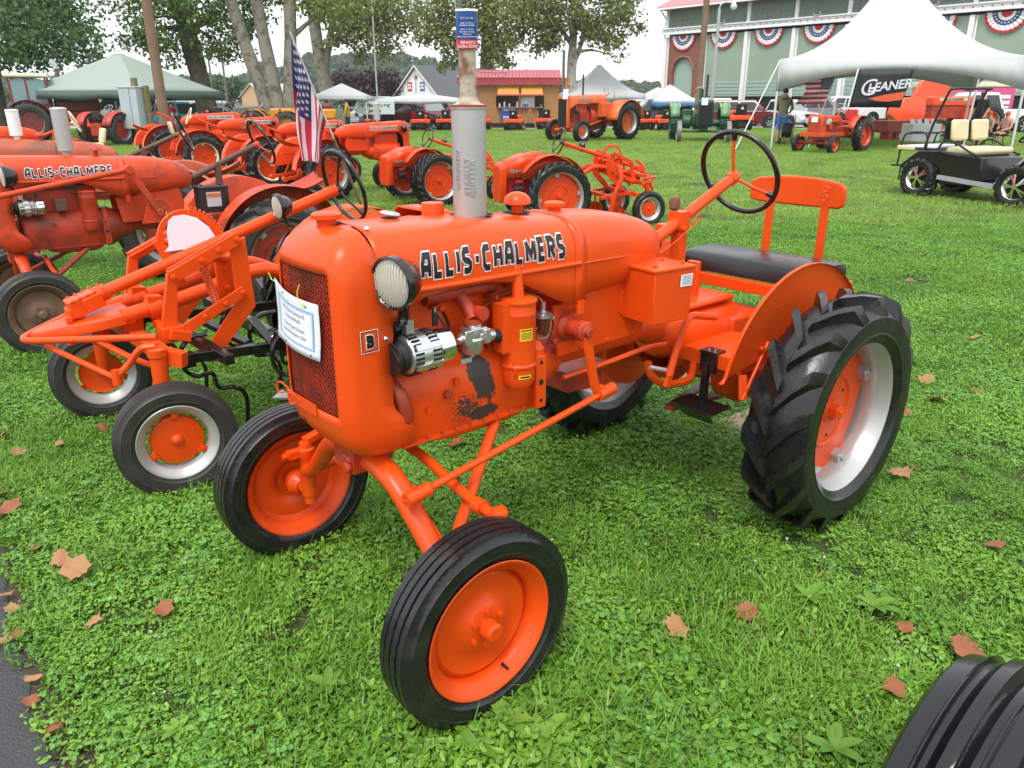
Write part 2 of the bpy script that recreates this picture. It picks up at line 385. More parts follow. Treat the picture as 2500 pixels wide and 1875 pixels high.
def steer_wheel(parent, loc, out, R_=.317, w=.134, rr=.221, disc=ORANGE, rim=None, rub=RUBBER, kind='B', spin=0., turn=0., name='front_wheel'):
    wl_ = empty(name, parent, loc, (0, 0, (0 if out > 0 else pi)+turn))
    k = f'{R_}{w}{rr}{rub.name}'; rim = rim or disc
    use(cached('rt'+k, lambda: rib_tyre(R_, w, rr, m=rub)), 'tyre', wl_)
    use(cached('rm'+k+rim.name, lambda: rim_mesh(rr, w, rim)), 'rim', wl_)
    if kind == 'B':
        use(cached('fd'+k+disc.name, lambda: front_disc(rr, disc)), 'disc', wl_, rot=(0, spin, 0))
        use(cached('valve', lambda: B().cyl((0, 0, 0), (0, .03, 0), .006, .004, 8).mesh('valve', BLACKM)), 'valve', wl_, ((rr-.052)*math.cos(-1.9), .035, (rr-.052)*math.sin(1.9)*-1), (0, 0, 0))
    else:
        use(cached('gd'+disc.name, lambda: g_disc(disc)), 'disc', wl_, sc=None if rr < .19 else (rr/.165, 1, rr/.165))
        for q in range(3):
            t = spin+q*2*pi/3; r_ = (rr-.055); use(cached('sq'+disc.name, lambda: square_lug(disc)), 'lug_clamp', wl_, (r_*math.cos(t), .016, r_*math.sin(t)), (0, -t, 0))
    return wl_
# ------------------------------------------------------------------ shared tractor parts
def steering_wheel_mesh(rad, r, rim=BLACK, spoke=ORANGE, n_sp=3, a0=.0):
    """ring in local XY plane, hub at origin, spokes dished down"""
    b = B(); b.tube([(rad*math.cos(2*pi*k/40), rad*math.sin(2*pi*k/40), 0) for k in range(40)], r, 10, closed=True)
    for k in range(n_sp):
        t = a0+2*pi*k/n_sp; b.tube([(0, 0, -.045), (rad*.5*math.cos(t), rad*.5*math.sin(t), -.03), (rad*.985*math.cos(t), rad*.985*math.sin(t), 0)], .0075, 8, mi=1)
        b.tube([(rad*.82*math.cos(t), rad*.82*math.sin(t), -.009), (rad*.97*math.cos(t), rad*.97*math.sin(t), 0)], [.012, .015], 8)
    b.lathe([(0, -.02), (.022, -.024), (.026, -.034), (.026, -.075)], 14, ax=(0, 0, 1), mi=1)
    return b.mesh('steering_wheel', [rim, spoke], 50)
def headlight(parent, loc, yaw, rad=.072, pitch=0., shell=BLACK, stem=True):
    """lamp facing local +X"""
    e = empty('headlight', parent, loc, (0, pitch, yaw)); ax = (1, 0, 0)
    def body():
        b = B(); b.lathe([(0, -rad*1.15), (rad*.35, -rad*1.1), (rad*.72, -rad*.85), (rad*.96, -rad*.35), (rad*1.02, -.012), (rad*1.07, -.010), (rad*1.07, .010), (rad*1.0, .014), (rad*.95, .008)], 28, ax=ax)
        if stem: b.cyl((-rad*.4, 0, -rad*.8), (-rad*.5, 0, -rad*1.5), .011)
        return b.mesh('lamp_shell', shell, 45)
    use(cached(f'hs{rad}{shell.name}{stem}', body), 'lamp_shell', e)
    def lens():
        b = B(); b.lathe([(0, .020), (rad*.4, .018), (rad*.75, .012), (rad*.96, .004)], 28, ax=ax)
        for k in range(-6, 7):
            y = k*rad/7.2; hgt = math.sqrt(max(0, (rad*.9)**2-y*y)); xx = .0205-.0135*(y/rad)**2
            b.tube([(xx-.012*(s*hgt*1/rad)**2, y, s*hgt) for s in (-1, -.5, 0, .5, 1)], .0022, 4)
        return b.mesh('lens', GLASSL, 40)
    use(cached(f'hl{rad}', lens), 'lens', e)
    return e
HW = .195
TOPZ = [(.50, 1.185), (.53, 1.235), (.58, 1.28), (.66, 1.315), (.78, 1.348), (.9, 1.37), (1.065, 1.388), (1.4, 1.408), (1.92, 1.43)]
def hood_ring(x, zt, hw, zb, n=7, flat=.14):
    """section of hood: from left bottom over the top to right bottom"""
    side = max(zb+.005, zt-.145); pts = []
    pts += [(hw, zb), (hw, zb+(side-zb)*.5), (hw, side)]
    for k in range(1, n+1):
        t = k/n*pi/2; e = .62
        pts.append((hw*math.cos(t)**e if k < n else 0, side+(zt-side)*math.sin(t)**.80))
    full = [V((x, y, z)) for y, z in pts]
    return full+[V((x, -p.y, p.z)) for p in full[-2::-1]]
ARCH = [(1.06, 1.078), (1.10, 1.080), (1.15, 1.095), (1.2, 1.118), (1.26, 1.15), (1.33, 1.186), (1.40, 1.207), (1.5, 1.219), (1.62, 1.219), (1.73, 1.212), (1.80, 1.195), (1.85, 1.155), (1.872, 1.115), (1.90, 1.05)]
def hood_y(x, z):
    """outer half-width of the hood side at height z"""
    zt = interp(TOPZ, x); side = zt-.145
    if z <= side: return HW
    s = min(1, (z-side)/.145)**(1/.80); t = math.asin(s); return HW*math.cos(t)**.62
def build_hood(par, paint):
    b = B(); rings = []
    for k in range(35):
        x = 1.068+(1.905-1.068)*k/34; rings.append(hood_ring(x, interp(TOPZ, x), HW, interp(ARCH, x)))
    b.loft(rings, closed=False, caps=False)
    o = b.build('hood', paint, par, 40)
    sd = o.modifiers.new('sheet', 'SOLIDIFY'); sd.thickness = .004; sd.offset = -1
    b = B()
    for s in (1, -1):
        b.tube([(1.885, s*(HW+.001), 1.236), (1.07, s*(HW+.001), 1.228)], .0095, 10, sq=1.)
    b.build('hood_bead', paint, par, 60)
    # rounded fuel tank behind the strap
    b = B(); rings = []; n = 30
    for k in range(21):
        t = k/20; x = 1.064-(1.064-.512)*math.sin(t*pi/2) if k else 1.064
        s = math.cos(t*pi/2); zt = 1.19+(1.388-1.19)*s**.62; zb = 1.185-(1.185-1.072)*s**.50; hw = .012+(HW-.012)*s**.40
        rg = []
        zm = (zt+zb)/2; hh = (zt-zb)/2
        for j in range(n):
            a = 2*pi*j/n; ca, sa = math.cos(a), math.sin(a); e = .55
            rg.append(V((x, hw*math.copysign(abs(ca)**e, ca), zm+hh*math.copysign(abs(sa)**.72, sa))))
        rings.append(rg)
    b.loft(rings); b.build('fuel_tank', paint, par, 45)
    b = B()
    for s in (1, -1):   # weld seam round the tank
        b.tube(crv([(1.05, s*.197, 1.226), (.85, s*.190, 1.222), (.66, s*.150, 1.216), (.56, s*.085, 1.21), (.522, s*.01, 1.207)], 5), .0035, 6)
    b.build('tank_seam', paint, par)
    b = B(); pr = hood_ring(1.066, 1.388, HW, 1.085); pts = [V((0, p.y*1.018, p.z+(.004 if abs(p.y) < .19 else 0))) for p in pr]
    rg = [[p+V((1.094, 0, 0)) for p in pts], [p+V((1.040, 0, 0)) for p in pts]]
    b.loft(rg, closed=False, caps=False)
    for s in (1, -1): b.box((1.066, s*.199, 1.065), (.035, .006, .05)); b.cyl((1.066, s*.199, 1.045), (1.066, s*.16, 1.045), .009, n=8)
    o = b.build('tank_strap', paint, par, 40); sd = o.modifiers.new('sheet', 'SOLIDIFY'); sd.thickness = .003
def shell_outline(z, n=8):
    """plan outline of the grille shell at height z, left rear -> front -> right rear"""
    t = (z-.70)/(1.43-.70)
    xf = interp([(.70, 1.87), (.703, 1.915), (.715, 1.962), (.74, 2.002), (.78, 2.032), (.84, 2.047), (.90, 2.052), (1.30, 2.050), (1.345, 2.043), (1.38, 2.027), (1.41, 1.998), (1.424, 1.965), (1.43, 1.92)], z)
    hw = interp([(.70, .11), (.703, .138), (.715, .162), (.74, .185), (.78, .200), (.84, .206), (1.30, .204), (1.345, .192), (1.38, .180), (1.41, .150), (1.424, .12), (1.43, .06)], z)
    xr = interp([(.70, 1.82), (.74, 1.800), (.79, 1.805), (.825, 1.825), (.86, 1.872), (.90, 1.884), (1.06, 1.880), (1.12, 1.870), (1.30, 1.895), (1.43, 1.925)], z)
    xr = min(xr, xf-.012); rc = min(.058, (xf-xr)*.9, hw*.8)
    pts = [(xr, hw), (xr+(xf-rc-xr)*.5, hw), (xf-rc, hw)]
    for k in range(1, n): a = k/n*pi/2; pts.append((xf-rc+rc*math.sin(a), hw-rc+rc*math.cos(a)))
    fr = [(xf, hw-rc)]+[(xf+.010*(1-(y/(hw-rc))**2) if hw > rc+.01 else xf, y) for y in ((hw-rc)*.66, (hw-rc)*.33, 0.)]
    pts += fr; full = pts+[(x, -y) for x, y in pts[-2::-1]]
    return [V((x, y, z)) for x, y in full]
def front_x(y, z=1.1):
    o = [p for p in shell_outline(z) if p.x > 1.95]; o.sort(key=lambda p: p.y)
    return interp([(p.y, p.x) for p in o], y)
def build_shell(par, paint, mesh_paint=None, detail=True):
    zs = [.70, .7015, .705, .712, .722, .735, .755, .78, .81, .845, .874, .90, .95, 1.0, 1.06, 1.12, 1.2, 1.26, 1.312, 1.335, 1.355, 1.375, 1.392, 1.405, 1.415, 1.422, 1.427, 1.43]
    rings = [shell_outline(z) for z in zs]; nr = len(rings[0])
    i0, i1 = zs.index(.874), zs.index(1.312); lo = [j for j in range(nr-1) if abs(rings[12][j].y) < .168 and abs(rings[12][j+1].y) < .168 and rings[12][j].x > 2]
    b = B(); b.loft(rings, closed=False, caps=False, skip=lambda i, j: i0 <= i < i1 and j in lo)
    o = b.build('grille_shell', paint, par, 50); sd = o.modifiers.new('sheet', 'SOLIDIFY'); sd.thickness = .005; sd.offset = -1
    ys = [rings[12][j].y for j in lo]+[rings[12][lo[-1]+1].y]; ya, yb = min(ys), max(ys)
    # expanded-metal grille: diamonds of flat strip
    b = B(); nc = 25 if detail else 20; nz = 48 if detail else 22; dz = (1.312-.874)/nz; dy = (yb-ya)/nc; wd = .0014
    for c in range(nc+1):
        for s in (1, -1):
            for k in range(nz):
                y0 = ya+dy*c+(s*dy/2 if k % 2 else 0); y1 = ya+dy*c+(s*dy/2 if (k+1) % 2 else 0)
                if not (ya-.001 <= y0 <= yb+.001 and ya-.001 <= y1 <= yb+.001): continue
                z0 = .874+dz*k; z1 = z0+dz; xo = -.010
                b.add([(front_x(y0)+xo, y0-wd, z0), (front_x(y0)+xo, y0+wd, z0), (front_x(y1)+xo, y1+wd, z1), (front_x(y1)+xo, y1-wd, z1)], [(0, 1, 2, 3)])
    g = b.build('grille', mesh_paint or paint, par, 0); sd = g.modifiers.new('sheet', 'SOLIDIFY'); sd.thickness = .0012
    b = B(); b.box((1.955, 0, 1.08), (.05, .34, .50)); b.build('radiator_core', DARK, par)
    return ya, yb
def build_engine(par, paint, lower=None):
    lower = lower or paint
    b = B(); rings = []
    sec = [(.10, .995), (.135, .975), (.163, .93), (.175, .87), (.172, .80), (.160, .742), (.155, .722)]
    for x, k in ((1.84, .86), (1.82, .97), (1.76, 1.), (1.32, 1.), (1.275, 1.)):
        l = [V((x, y*k, z)) for y, z in sec]; rings.append(l+[V((x, -p.y, p.z)) for p in l[::-1]])
    b.loft(rings); b.box((1.55, 0, .717), (.56, .33, .012))
    for x, z in ((1.735, .83), (1.62, .90), (1.345, .885)): b.box((x, .173, z), (.02, .02, .022))
    b.build('crankcase', lower, par, 45)
    b = B(); b.box((1.54, 0, 1.09), (.52, .21, .20)); b.box((1.54, 0, 1.215), (.54, .19, .055)); b.box((1.54, .055, 1.25), (.5, .05, .02))
    b.build('engine_block', paint, par, bevel=.008)
    b = B(); rings = []
    for z, k, x0, x1 in ((.711, 1., 1.29, 1.70), (.69, .98, 1.295, 1.69), (.672, .86, 1.33, 1.62), (.662, .7, 1.36, 1.58)):
        y = .14*k; rings.append([V((x0, y, z)), V((x1, y, z)), V((x1, -y, z)), V((x0, -y, z))])
    b.loft(rings); b.build('oil_pan', paint, par, bevel=.012)
def build_driveline(par, paint):
    b = B(); rings = []
    for x, hw, z0, z1 in ((1.275, .19, .715, 1.0), (1.235, .19, .715, 1.0)):
        rings.append([V((x, s*hw, z)) for s, z in ((1, z0), (1, z1-.06), (.7, z1), (-.7, z1), (-1, z1-.06), (-1, z0))])
    b.loft(rings)
    for s in (1, -1):
        b.box((1.262, s*.196, .82), (.05, .016, .20))
        for z in (.75, .82, .895): b.cyl((1.262, s*.19, z), (1.262, s*.2055, z), .013 if z == .82 else .009, n=10, mi=1)
    b.build('engine_flange', [paint, DARK], par, bevel=.004)
    b = B(); b.lathe([(0, 1.24), (.16, 1.24), (.158, 1.21), (.135, 1.16), (.105, 1.10), (.095, 1.06), (.062, 1.055), (.058, 1.03), (.058, .5), (.075, .47), (.085, .45), (.085, .40)], 28, ax=(1, 0, 0), c=(0, 0, .838))
    b.build('torque_tube', paint, par, 35)
    b = B(); b.lathe([(0, -.12), (.135, -.12), (.145, -.10), (.145, .36), (.13, .38)], 24, ax=(1, 0, 0), c=(0, 0, .755)); b.lathe([(0, .42), (.10, .42), (.13, .36), (.13, .3)], 20, ax=(1, 0, 0), c=(0, 0, .80)); b.box((.12, 0, .905), (.40, .20, .03)); b.box((-.15, 0, .66), (.30, .30, .32))
    b.build('transmission', paint, par, bevel=.02)
    for s in (1, -1):
        b = B(); b.lathe([(0, .14), (.12, .14), (.125, .24), (.10, .27), (.075, .30), (.07, .47)], 24, ax=(0, s, 0), c=(0, 0, .56))
        b.lathe([(0, .42), (.10, .42), (.205, .44), (.21, .47), (.195, .50), (.15, .515), (.06, .525), (.05, .56)], 28, ax=(0, s, 0), c=(0, 0, .545))
        b.build('final_drive', paint, par, 35)
def fender_mesh(paint, y0=.455, yo=.06, r=.585, a0=R(-12), a1=R(203), cz=.535, cx=-.05, flip=1, cut=.60):
    """flat inner plate with a rolled outer lip"""
    b = B(); n = 34; pts = [(cx+r*math.cos(a0+(a1-a0)*k/n), cz+r*math.sin(a0+(a1-a0)*k/n)) for k in range(n+1)]
    z_cut = .74
    P = [(x, max(z, cut)) for x, z in pts]
    ins = [(cx+.25*math.cos(a0+(a1-a0)*k/n), max(cz+.25*math.sin(a0+(a1-a0)*k/n), cut+.04)) for k in range(n+1)]
    mid = [(cx+(r-.015)*math.cos(a0+(a1-a0)*k/n), max(cz+(r-.015)*math.sin(a0+(a1-a0)*k/n), cut+.005)) for k in range(n+1)]
    rings = [[V((x, flip*(y0-.004), z)) for x, z in ins], [V((x, flip*y0, z)) for x, z in mid], [V((x, flip*(y0+.006), z+.001)) for x, z in P], [V((x, flip*(y0+yo), z)) for x, z in P]]
    b.loft(rings, closed=False, caps=False)
    return b.mesh('fender', paint, 50)
# ------------------------------------------------------------------ main tractor
CHIP = None
def chipped_paint():
    """engine paint with one flaked bare-metal patch (object space)"""
    m = mat('orange_paint_chipped', ORC, .36, var=.12, vscale=4, coat=.04, bump=.07, bscale=90, spec=.3, col2=(.30, .040, .018), mask=(5., .52, .80))
    nt = m.node_tree; N = nt.nodes; L = nt.links; b = N['Principled BSDF']; src = b.inputs['Base Color'].links[0].from_socket
    tc = N.new('ShaderNodeTexCoord'); se = N.new('ShaderNodeSeparateXYZ'); L.new(tc.outputs['Object'], se.inputs[0])
    def mth(op, a, c, d=None):
        q = N.new('ShaderNodeMath'); q.operation = op
        for i, v in enumerate((a, c) if d is None else (a, c, d)):
            if isinstance(v, (int, float)): q.inputs[i].default_value = v
            else: L.new(v, q.inputs[i])
        return q.outputs[0]
    nz = N.new('ShaderNodeTexNoise'); nz.inputs['Scale'].default_value = 14; nz.inputs['Detail'].default_value = 9; nz.inputs['Roughness'].default_value = .7
    L.new(tc.outputs['Object'], nz.inputs[0])
    def blob(cx, cz, rx, rz, sl=0.):
        dx = mth('DIVIDE', mth('SUBTRACT', mth('SUBTRACT', se.outputs[0], cx), mth('MULTIPLY', mth('SUBTRACT', se.outputs[2], cz), sl)), rx)
        dz = mth('DIVIDE', mth('SUBTRACT', se.outputs[2], cz), rz)
        return mth('SUBTRACT', 1., mth('SQRT', mth('ADD', mth('MULTIPLY', dx, dx), mth('MULTIPLY', dz, dz)), 0.))
    m1 = blob(1.52, .90, .062, .14, .25); m2 = blob(1.50, .755, .10, .035, 0.)
    mm = mth('MAXIMUM', m1, m2)
    sc = mth('ADD', mth('MULTIPLY', mm, 1.1), mth('MULTIPLY', mth('SUBTRACT', nz.outputs[0], .5), 2.2))
    lf = mth('GREATER_THAN', se.outputs[1], .02)
    fac = mth('MULTIPLY', mth('GREATER_THAN', sc, .30), lf)
    fine = N.new('ShaderNodeTexNoise'); fine.inputs['Scale'].default_value = 130; L.new(tc.outputs['Object'], fine.inputs[0])
    m3 = blob(1.575, .79, .09, .075, .1); f3 = mth('GREATER_THAN', mth('ADD', mth('MULTIPLY', m3, .34), fine.outputs[0]), .69)
    fac = mth('MAXIMUM', fac, mth('MULTIPLY', mth('MULTIPLY', f3, lf), mth('GREATER_THAN', m3, 0.)))
    mx = N.new('ShaderNodeMix'); mx.data_type = 'RGBA'; L.new(fac, mx.inputs[0]); L.new(src, mx.inputs[6]); mx.inputs[7].default_value = (.055, .040, .034, 1)
    L.new(mx.outputs[2], b.inputs['Base Color']); return m
def flange_can(b, c, r, z0, z1): b.lathe([(0, z0-.02), (r*.8, z0-.018), (r*.97, z0), (r*.97, z0+.05), (r*1.06, z0+.055), (r*1.06, z0+.062), (r, z0+.066), (r, z1-.045), (r*1.015, z1-.043), (r, z1-.04), (r, z1-.006), (r*1.08, z1-.004), (r*1.08, z1+.003), (r*.9, z1+.008), (0, z1+.012)], 28, ax=(0, 0, 1), c=c)
def fuel_bowl(par, c):
    b = B(); x, y, z = c
    b.lathe([(0, .026), (.012, .026), (.02, .018), (.034, .016), (.034, .004), (.02, .0)], 16, ax=(0, 0, 1), c=c); b.cyl((x, y, z+.02), (x, y, z+.06), .009); b.bar((x, y-.05, z+.01), (x, y+.055, z+.012), .01, .012)
    e = b.build('sediment_bowl', ALU, par)
    g = B(); g.lathe([(0, -.058), (.016, -.056), (.026, -.045), (.028, .002)], 16, ax=(0, 0, 1), c=c); g.build('glass_bowl', mat('amber_glass', (.10, .03, .015), .08, coat=.5, var=.05), e)
    w = B(); w.tube([(x+.045, y, z+.005), (x+.036, y, z-.06), (x+.02, y, z-.076), (x-.02, y, z-.076), (x-.036, y, z-.06), (x-.045, y, z+.005)], .0025, 6); w.build('bail_wire', BRASS, e)
def alternator(par, c, yaw=0.):
    e = empty('alternator', par, c, (0, 0, yaw))
    b = B(); ax = (-1, 0, 0); b.lathe([(0, -.062), (.03, -.062), (.056, -.055), (.064, -.045), (.066, -.01), (.066, .012), (.063, .014), (.063, .020), (.066, .022), (.066, .045), (.058, .056), (.0, .058)], 32, ax=ax)
    for s, a in ((1, .5), (1, 2.4), (-1, -.4)): b.box((.0, .067*math.cos(a), .067*math.sin(a)), (.10, .018, .018), (a, 0, 0))
    b.box((.03, .0, .082), (.03, .022, .055)); b.build('casing', ALU, e, 35)
    b = B()
    for k in range(28):
        t = 2*pi*k/28
        for x0 in (-.032, .036):
            b.box((x0, .0650*math.cos(t), .0650*math.sin(t)), (.030, .0065, .005), (t+pi/2, 0, 0))
    b.build('cooling_slots', DARK, e)['kind'] = 'stuff'
    b = B(); b.lathe([(0, .06), (.055, .06), (.058, .066), (.058, .112), (.05, .118), (0, .118)], 24, ax=ax); b.build('rear_cover', CHROME, e, 40)
    b = B(); b.lathe([(.02, -.066), (.05, -.066), (.05, -.07), (.036, -.082), (.05, -.094), (.05, -.098), (0, -.098)], 24, ax=ax); b.build('pulley', BLACKM, e, 30)
    b = B(); b.cyl((-.075, .0, .07), (-.075, 0, .115), .010, n=10); b.cyl((-.075, 0, .115), (-.075, 0, .13), .007, n=6, mi=1); b.build('terminal', [BLACKM, CHROME], e)
    return e
def wheel_transform_point(): pass

main = thing('tractor', 'glossy restored orange tractor with silver muffler and paper sign on grille, nearest of all', 'tractor', (.931, 3.612, 0), 3.8505)
P = main
# running gear
ag_wheel(P, (0, .68, .522), 1, spin=.1); ag_wheel(P, (0, -.68, .522), -1, spin=.5)
steer_wheel(P, (1.876, .611, .317), 1, spin=.5); steer_wheel(P, (1.876, -.611, .317), -1, spin=1.7)
build_hood(P, ORANGE); ya, yb = build_shell(P, ORANGE, ORDIRT)
build_engine(P, ORANGE, chipped_paint()); build_driveline(P, ORANGE)
# print on the hood sides, the emblem on the shell
for s in (1, -1):
    b = B(); L0 = text_width('ALLIS-CHALMERS', .084, .245, .20, .60); x0, x1 = 1.757, 1.148
    sx = (x0-x1)/L0
    def place(u, v, l, s=s):
        x = x0-u*sx if s > 0 else x1+u*sx; z = 1.262+v+(.0 if s > 0 else 0); z -= (x0-x)*.010
        return V((x, s*(hood_y(x, z)+l+.0006), z))
    lettering(b, 'ALLIS-CHALMERS', .084, place, .245, .055, .20, .60)
    b.build('hood_lettering', [INK, WPRINT], P, 0)
    b = B(); yy = s*.2015
    def place2(u, v, l, s=s): return V((1.968-u if s > 0 else 1.938+u, s*(.2005+l), 1.0905+v))
    def sq(x0, x1, z0, z1, y, mi): b.add([(x0, y, z0), (x1, y, z0), (x1, y, z1), (x0, y, z1)], [(0, 1, 2, 3)], mi)
    sq(1.925, 1.985, 1.078, 1.146, s*.2076, 1); sq(1.927, 1.983, 1.080, 1.144, s*.2080, 0); sq(1.930, 1.980, 1.083, 1.141, s*.2084, 2)
    lettering(b, 'B', .040, lambda u, v, l, s=s: V((1.967-u if s > 0 else 1.943+u, s*(.2086+l), 1.092+v)), .3, .07, .1, .75)
    b.build('emblem', [INK, WPRINT, ORANGE], P, 0)
# screws and caps on top
b = B()
b.lathe([(0, .03), (.035, .03), (.045, .024), (.045, .012), (.03, .008), (.03, -.02)], 20, ax=(0, 0, 1), c=(1.955, .0, 1.436)); b.build('radiator_cap', ORANGE, P)
b = B(); b.lathe([(0, .002), (.036, .002)], 20, ax=(0, 0, 1), c=(1.945, 0, 1.4315)); b.lathe([(.052, .003), (.062, .0)], 24, ax=(0, 0, 1), c=(1.41, .0, 1.4085), mi=0)
b.lathe([(0, .0012), (.075, .0012)], 24, ax=(0, 0, 1), c=(1.41, 0, 1.4095)); b.lathe([(0, .0012), (.05, .0012)], 24, ax=(0, 0, 1), c=(1.205, .0, 1.3985)); b.lathe([(0, .0012), (.03, .0012)], 16, ax=(0, 0, 1), c=(1.71, -.04, 1.4225))
b.build('hood_openings', DARK, P)
b = B(); b.lathe([(0, .004), (.030, .004), (.034, .0), (.03, -.004), (0, -.004)], 20, ax=(-.15, .1, 1), c=(1.715, -.03, 1.437)); b.build('hood_cap', GALV, P)
b = B(); b.lathe([(0, .05), (.038, .048), (.04, .04), (.04, -.02)], 16, ax=(0, 0, 1), c=(1.50, -.10, 1.40)); b.build('filler_neck', ORANGE, P)
b = B(); b.lathe([(0, .030), (.03, .03), (.038, .024), (.038, .012), (.026, .008), (.026, -.02)], 20, ax=(0, 0, 1), c=(1.0, -.02, 1.39)); b.build('fuel_cap', ORANGE, P)
b = B(); b.lathe([(.019, -.15), (.019, .05), (.022, .05), (.05, .058), (.049, .066), (.044, .080), (.03, .092), (.012, .098), (0, .099)], 24, ax=(0, 0, 1), c=(1.213, .012, 1.375)); b.build('intake_cap', ORANGE, P)
# muffler
b = B(); c = (1.424, .012, 0)
b.lathe([(0, 1.385), (.060, 1.385), (.063, 1.389), (.060, 1.396), (.0565, 1.40), (.0565, 1.75), (.0605, 1.752), (.0605, 1.757)], 36, ax=(0, 0, 1), c=c)
m_ = b.build('muffler', SILVER, P, 35)
b = B(); b.lathe([(.0605, 1.757), (.0625, 1.7575), (.0625, 1.762), (.056, 1.764)], 32, ax=(0, 0, 1), c=c); b.build('muffler_seam', mat('maroon_seam', (.25, .03, .02), .5), m_)
b = B(); b.lathe([(.056, 1.763), (.040, 1.768), (.035, 1.775), (.0285, 1.785), (.0285, 1.79)], 32, ax=(0, 0, 1), c=c); b.build('muffler_cone', RUSTPIPE, m_)
for txt, zc, an, sz in (('STANLEY', 1.545, 2.03, .024), ('MUFFLER', 1.538, 2.33, .024), ('AUTHORIZED', 1.565, 1.45, .017)):
    an2 = an-1.25; rr_ = .0568; dirv = V((math.cos(an2), math.sin(an2), 0))
    q = MX(((0, math.sin(an2), dirv.x), (0, -math.cos(an2), dirv.y), (1, 0, 0))).to_quaternion()
    sign_text('embossed_text', txt, sz, SILVER, m_, V((c[0], c[1], zc))+dirv*rr_, q.to_euler(), off=.0006, sp=1.25)
b = B(); b.lathe([(.0275, 1.775), (.0275, 1.955)], 28, ax=(0, 0, 1), c=c); b.lathe([(.0245, 1.955), (.0245, 1.80)], 20, ax=(0, 0, 1), c=c); b.build('exhaust_pipe', RUSTPIPE, P)
# tin can upside down on the pipe
can = thing('spray_can', 'blue and red spray can turned upside down over the exhaust pipe', 'can')
can.location = main.matrix_basis @ V((1.424, .012, 1.93)); can.rotation_euler = (R(-2), R(1.5), 3.8505)
BLUEC = mat('can_blue', (.02, .075, .28), .3, var=.04); REDC = mat('can_red', (.55, .015, .03), .3, var=.03)
b = B(); b.lathe([(.034, .026), (.0345, .028), (.0345, .106)], 32, ax=(0, 0, 1)); b.build('blue_label', BLUEC, can)
b = B(); b.lathe([(.030, .0), (.0345, .0), (.0345, .026)], 32, ax=(0, 0, 1)); b.build('red_band', REDC, can)
b = B(); b.lathe([(.0345, .1062), (.0362, .107), (.0362, .111), (.034, .113), (.031, .108), (0, .104)], 32, ax=(0, 0, 1)); b.build('can_rim', WHITE, can)
def can_text(body, z, an, size, m):
    cu = bpy.data.curves.new('label_text', 'FONT'); cu.body = body; cu.size = size; cu.extrude = .0002; cu.align_x = 'CENTER'; cu.align_y = 'CENTER'; cu.materials.append(m); cu.resolution_u = 2
    o = bpy.data.objects.new('label_text', cu); C.objects.link(o)
    me = o.evaluated_get(bpy.context.evaluated_depsgraph_get()).to_mesh()
    vs = [v.co.copy() for v in me.vertices]; fs = [tuple(p.vertices) for p in me.polygons]; bpy.data.objects.remove(o)
    r_ = .0348; b2 = B(); q = []
    for v in vs:   # wrap round the can, upside down
        t = an-v.x/r_ if False else an+(-v.x)/r_
        q.append(((r_+v.z)*math.cos(t), (r_+v.z)*math.sin(t), z-v.y))
    b2.add(q, fs); b2.build('label_text', m, can, 0)
ca = 1.02
can_text('BRAKE PARTS', .0075, ca, .0125, WPRINT); can_text('CLEANER', .0185, ca, .0125, WPRINT)
for z_, tx in ((.034, 'Removes brake fluid and grease'), (.041, 'Fast drying'), (.048, 'Removes brake dust'), (.055, 'Leaves no residue'), (.067, 'SPECIAL FORMULA'), (.073, 'contains no fillers'), (.088, 'NET WT 14 OZ')): can_text(tx, z_, ca-.1, .0062, WPRINT)
# lamp
headlight(P, (1.90, .265, 1.288), R(12), .074, R(4)); headlight(P, (1.90, -.265, 1.288), R(-6), .074)
b = B()
for s in (1, -1): b.bar((1.865, s*.262, 1.215), (1.84, s*.205, 1.14), .03, .012); b.bar((1.84, s*.205, 1.15), (1.83, s*.15, 1.06), .035, .012); b.cyl((1.85, s*.21, 1.165), (1.85, s*.228, 1.165), .011, n=6, mi=1)
b.build('lamp_bracket', [BLACK, CHROME], P)
b = B()
for s in (1, -1): b.lathe([(0, .006), (.006, .005), (.009, 0)], 12, ax=(0, s, 0), c=(1.897, s*.206, 1.108))
b.lathe([(0, .008), (.007, .006), (.01, 0)], 10, ax=(0, 0, 1), c=(1.885, .11, 1.4215)); b.build('rivet', CHROME, P)
# grille furniture: tow loop plate, hole
b = B(); pts = []
b.box((2.062, -.06, .868), (.006, .20, .035)); b.tube(crv([(2.066, -.06, .875), (2.076, -.09, .895), (2.078, -.115, .88), (2.078, -.11, .855), (2.07, -.085, .86)], 5), .003, 6); b.tube(crv([(2.045, -.19, .875), (2.06, -.215, .895), (2.065, -.235, .88), (2.062, -.23, .855), (2.055, -.205, .86)], 5), .003, 6); b.build('hood_latch', ORANGE, P)
b = B(); b.lathe([(0, .0), (.016, .0)], 16, ax=(1, 0, 0), c=(2.0415, -.09, .800)); b.build('crank_hole', DARK, P)
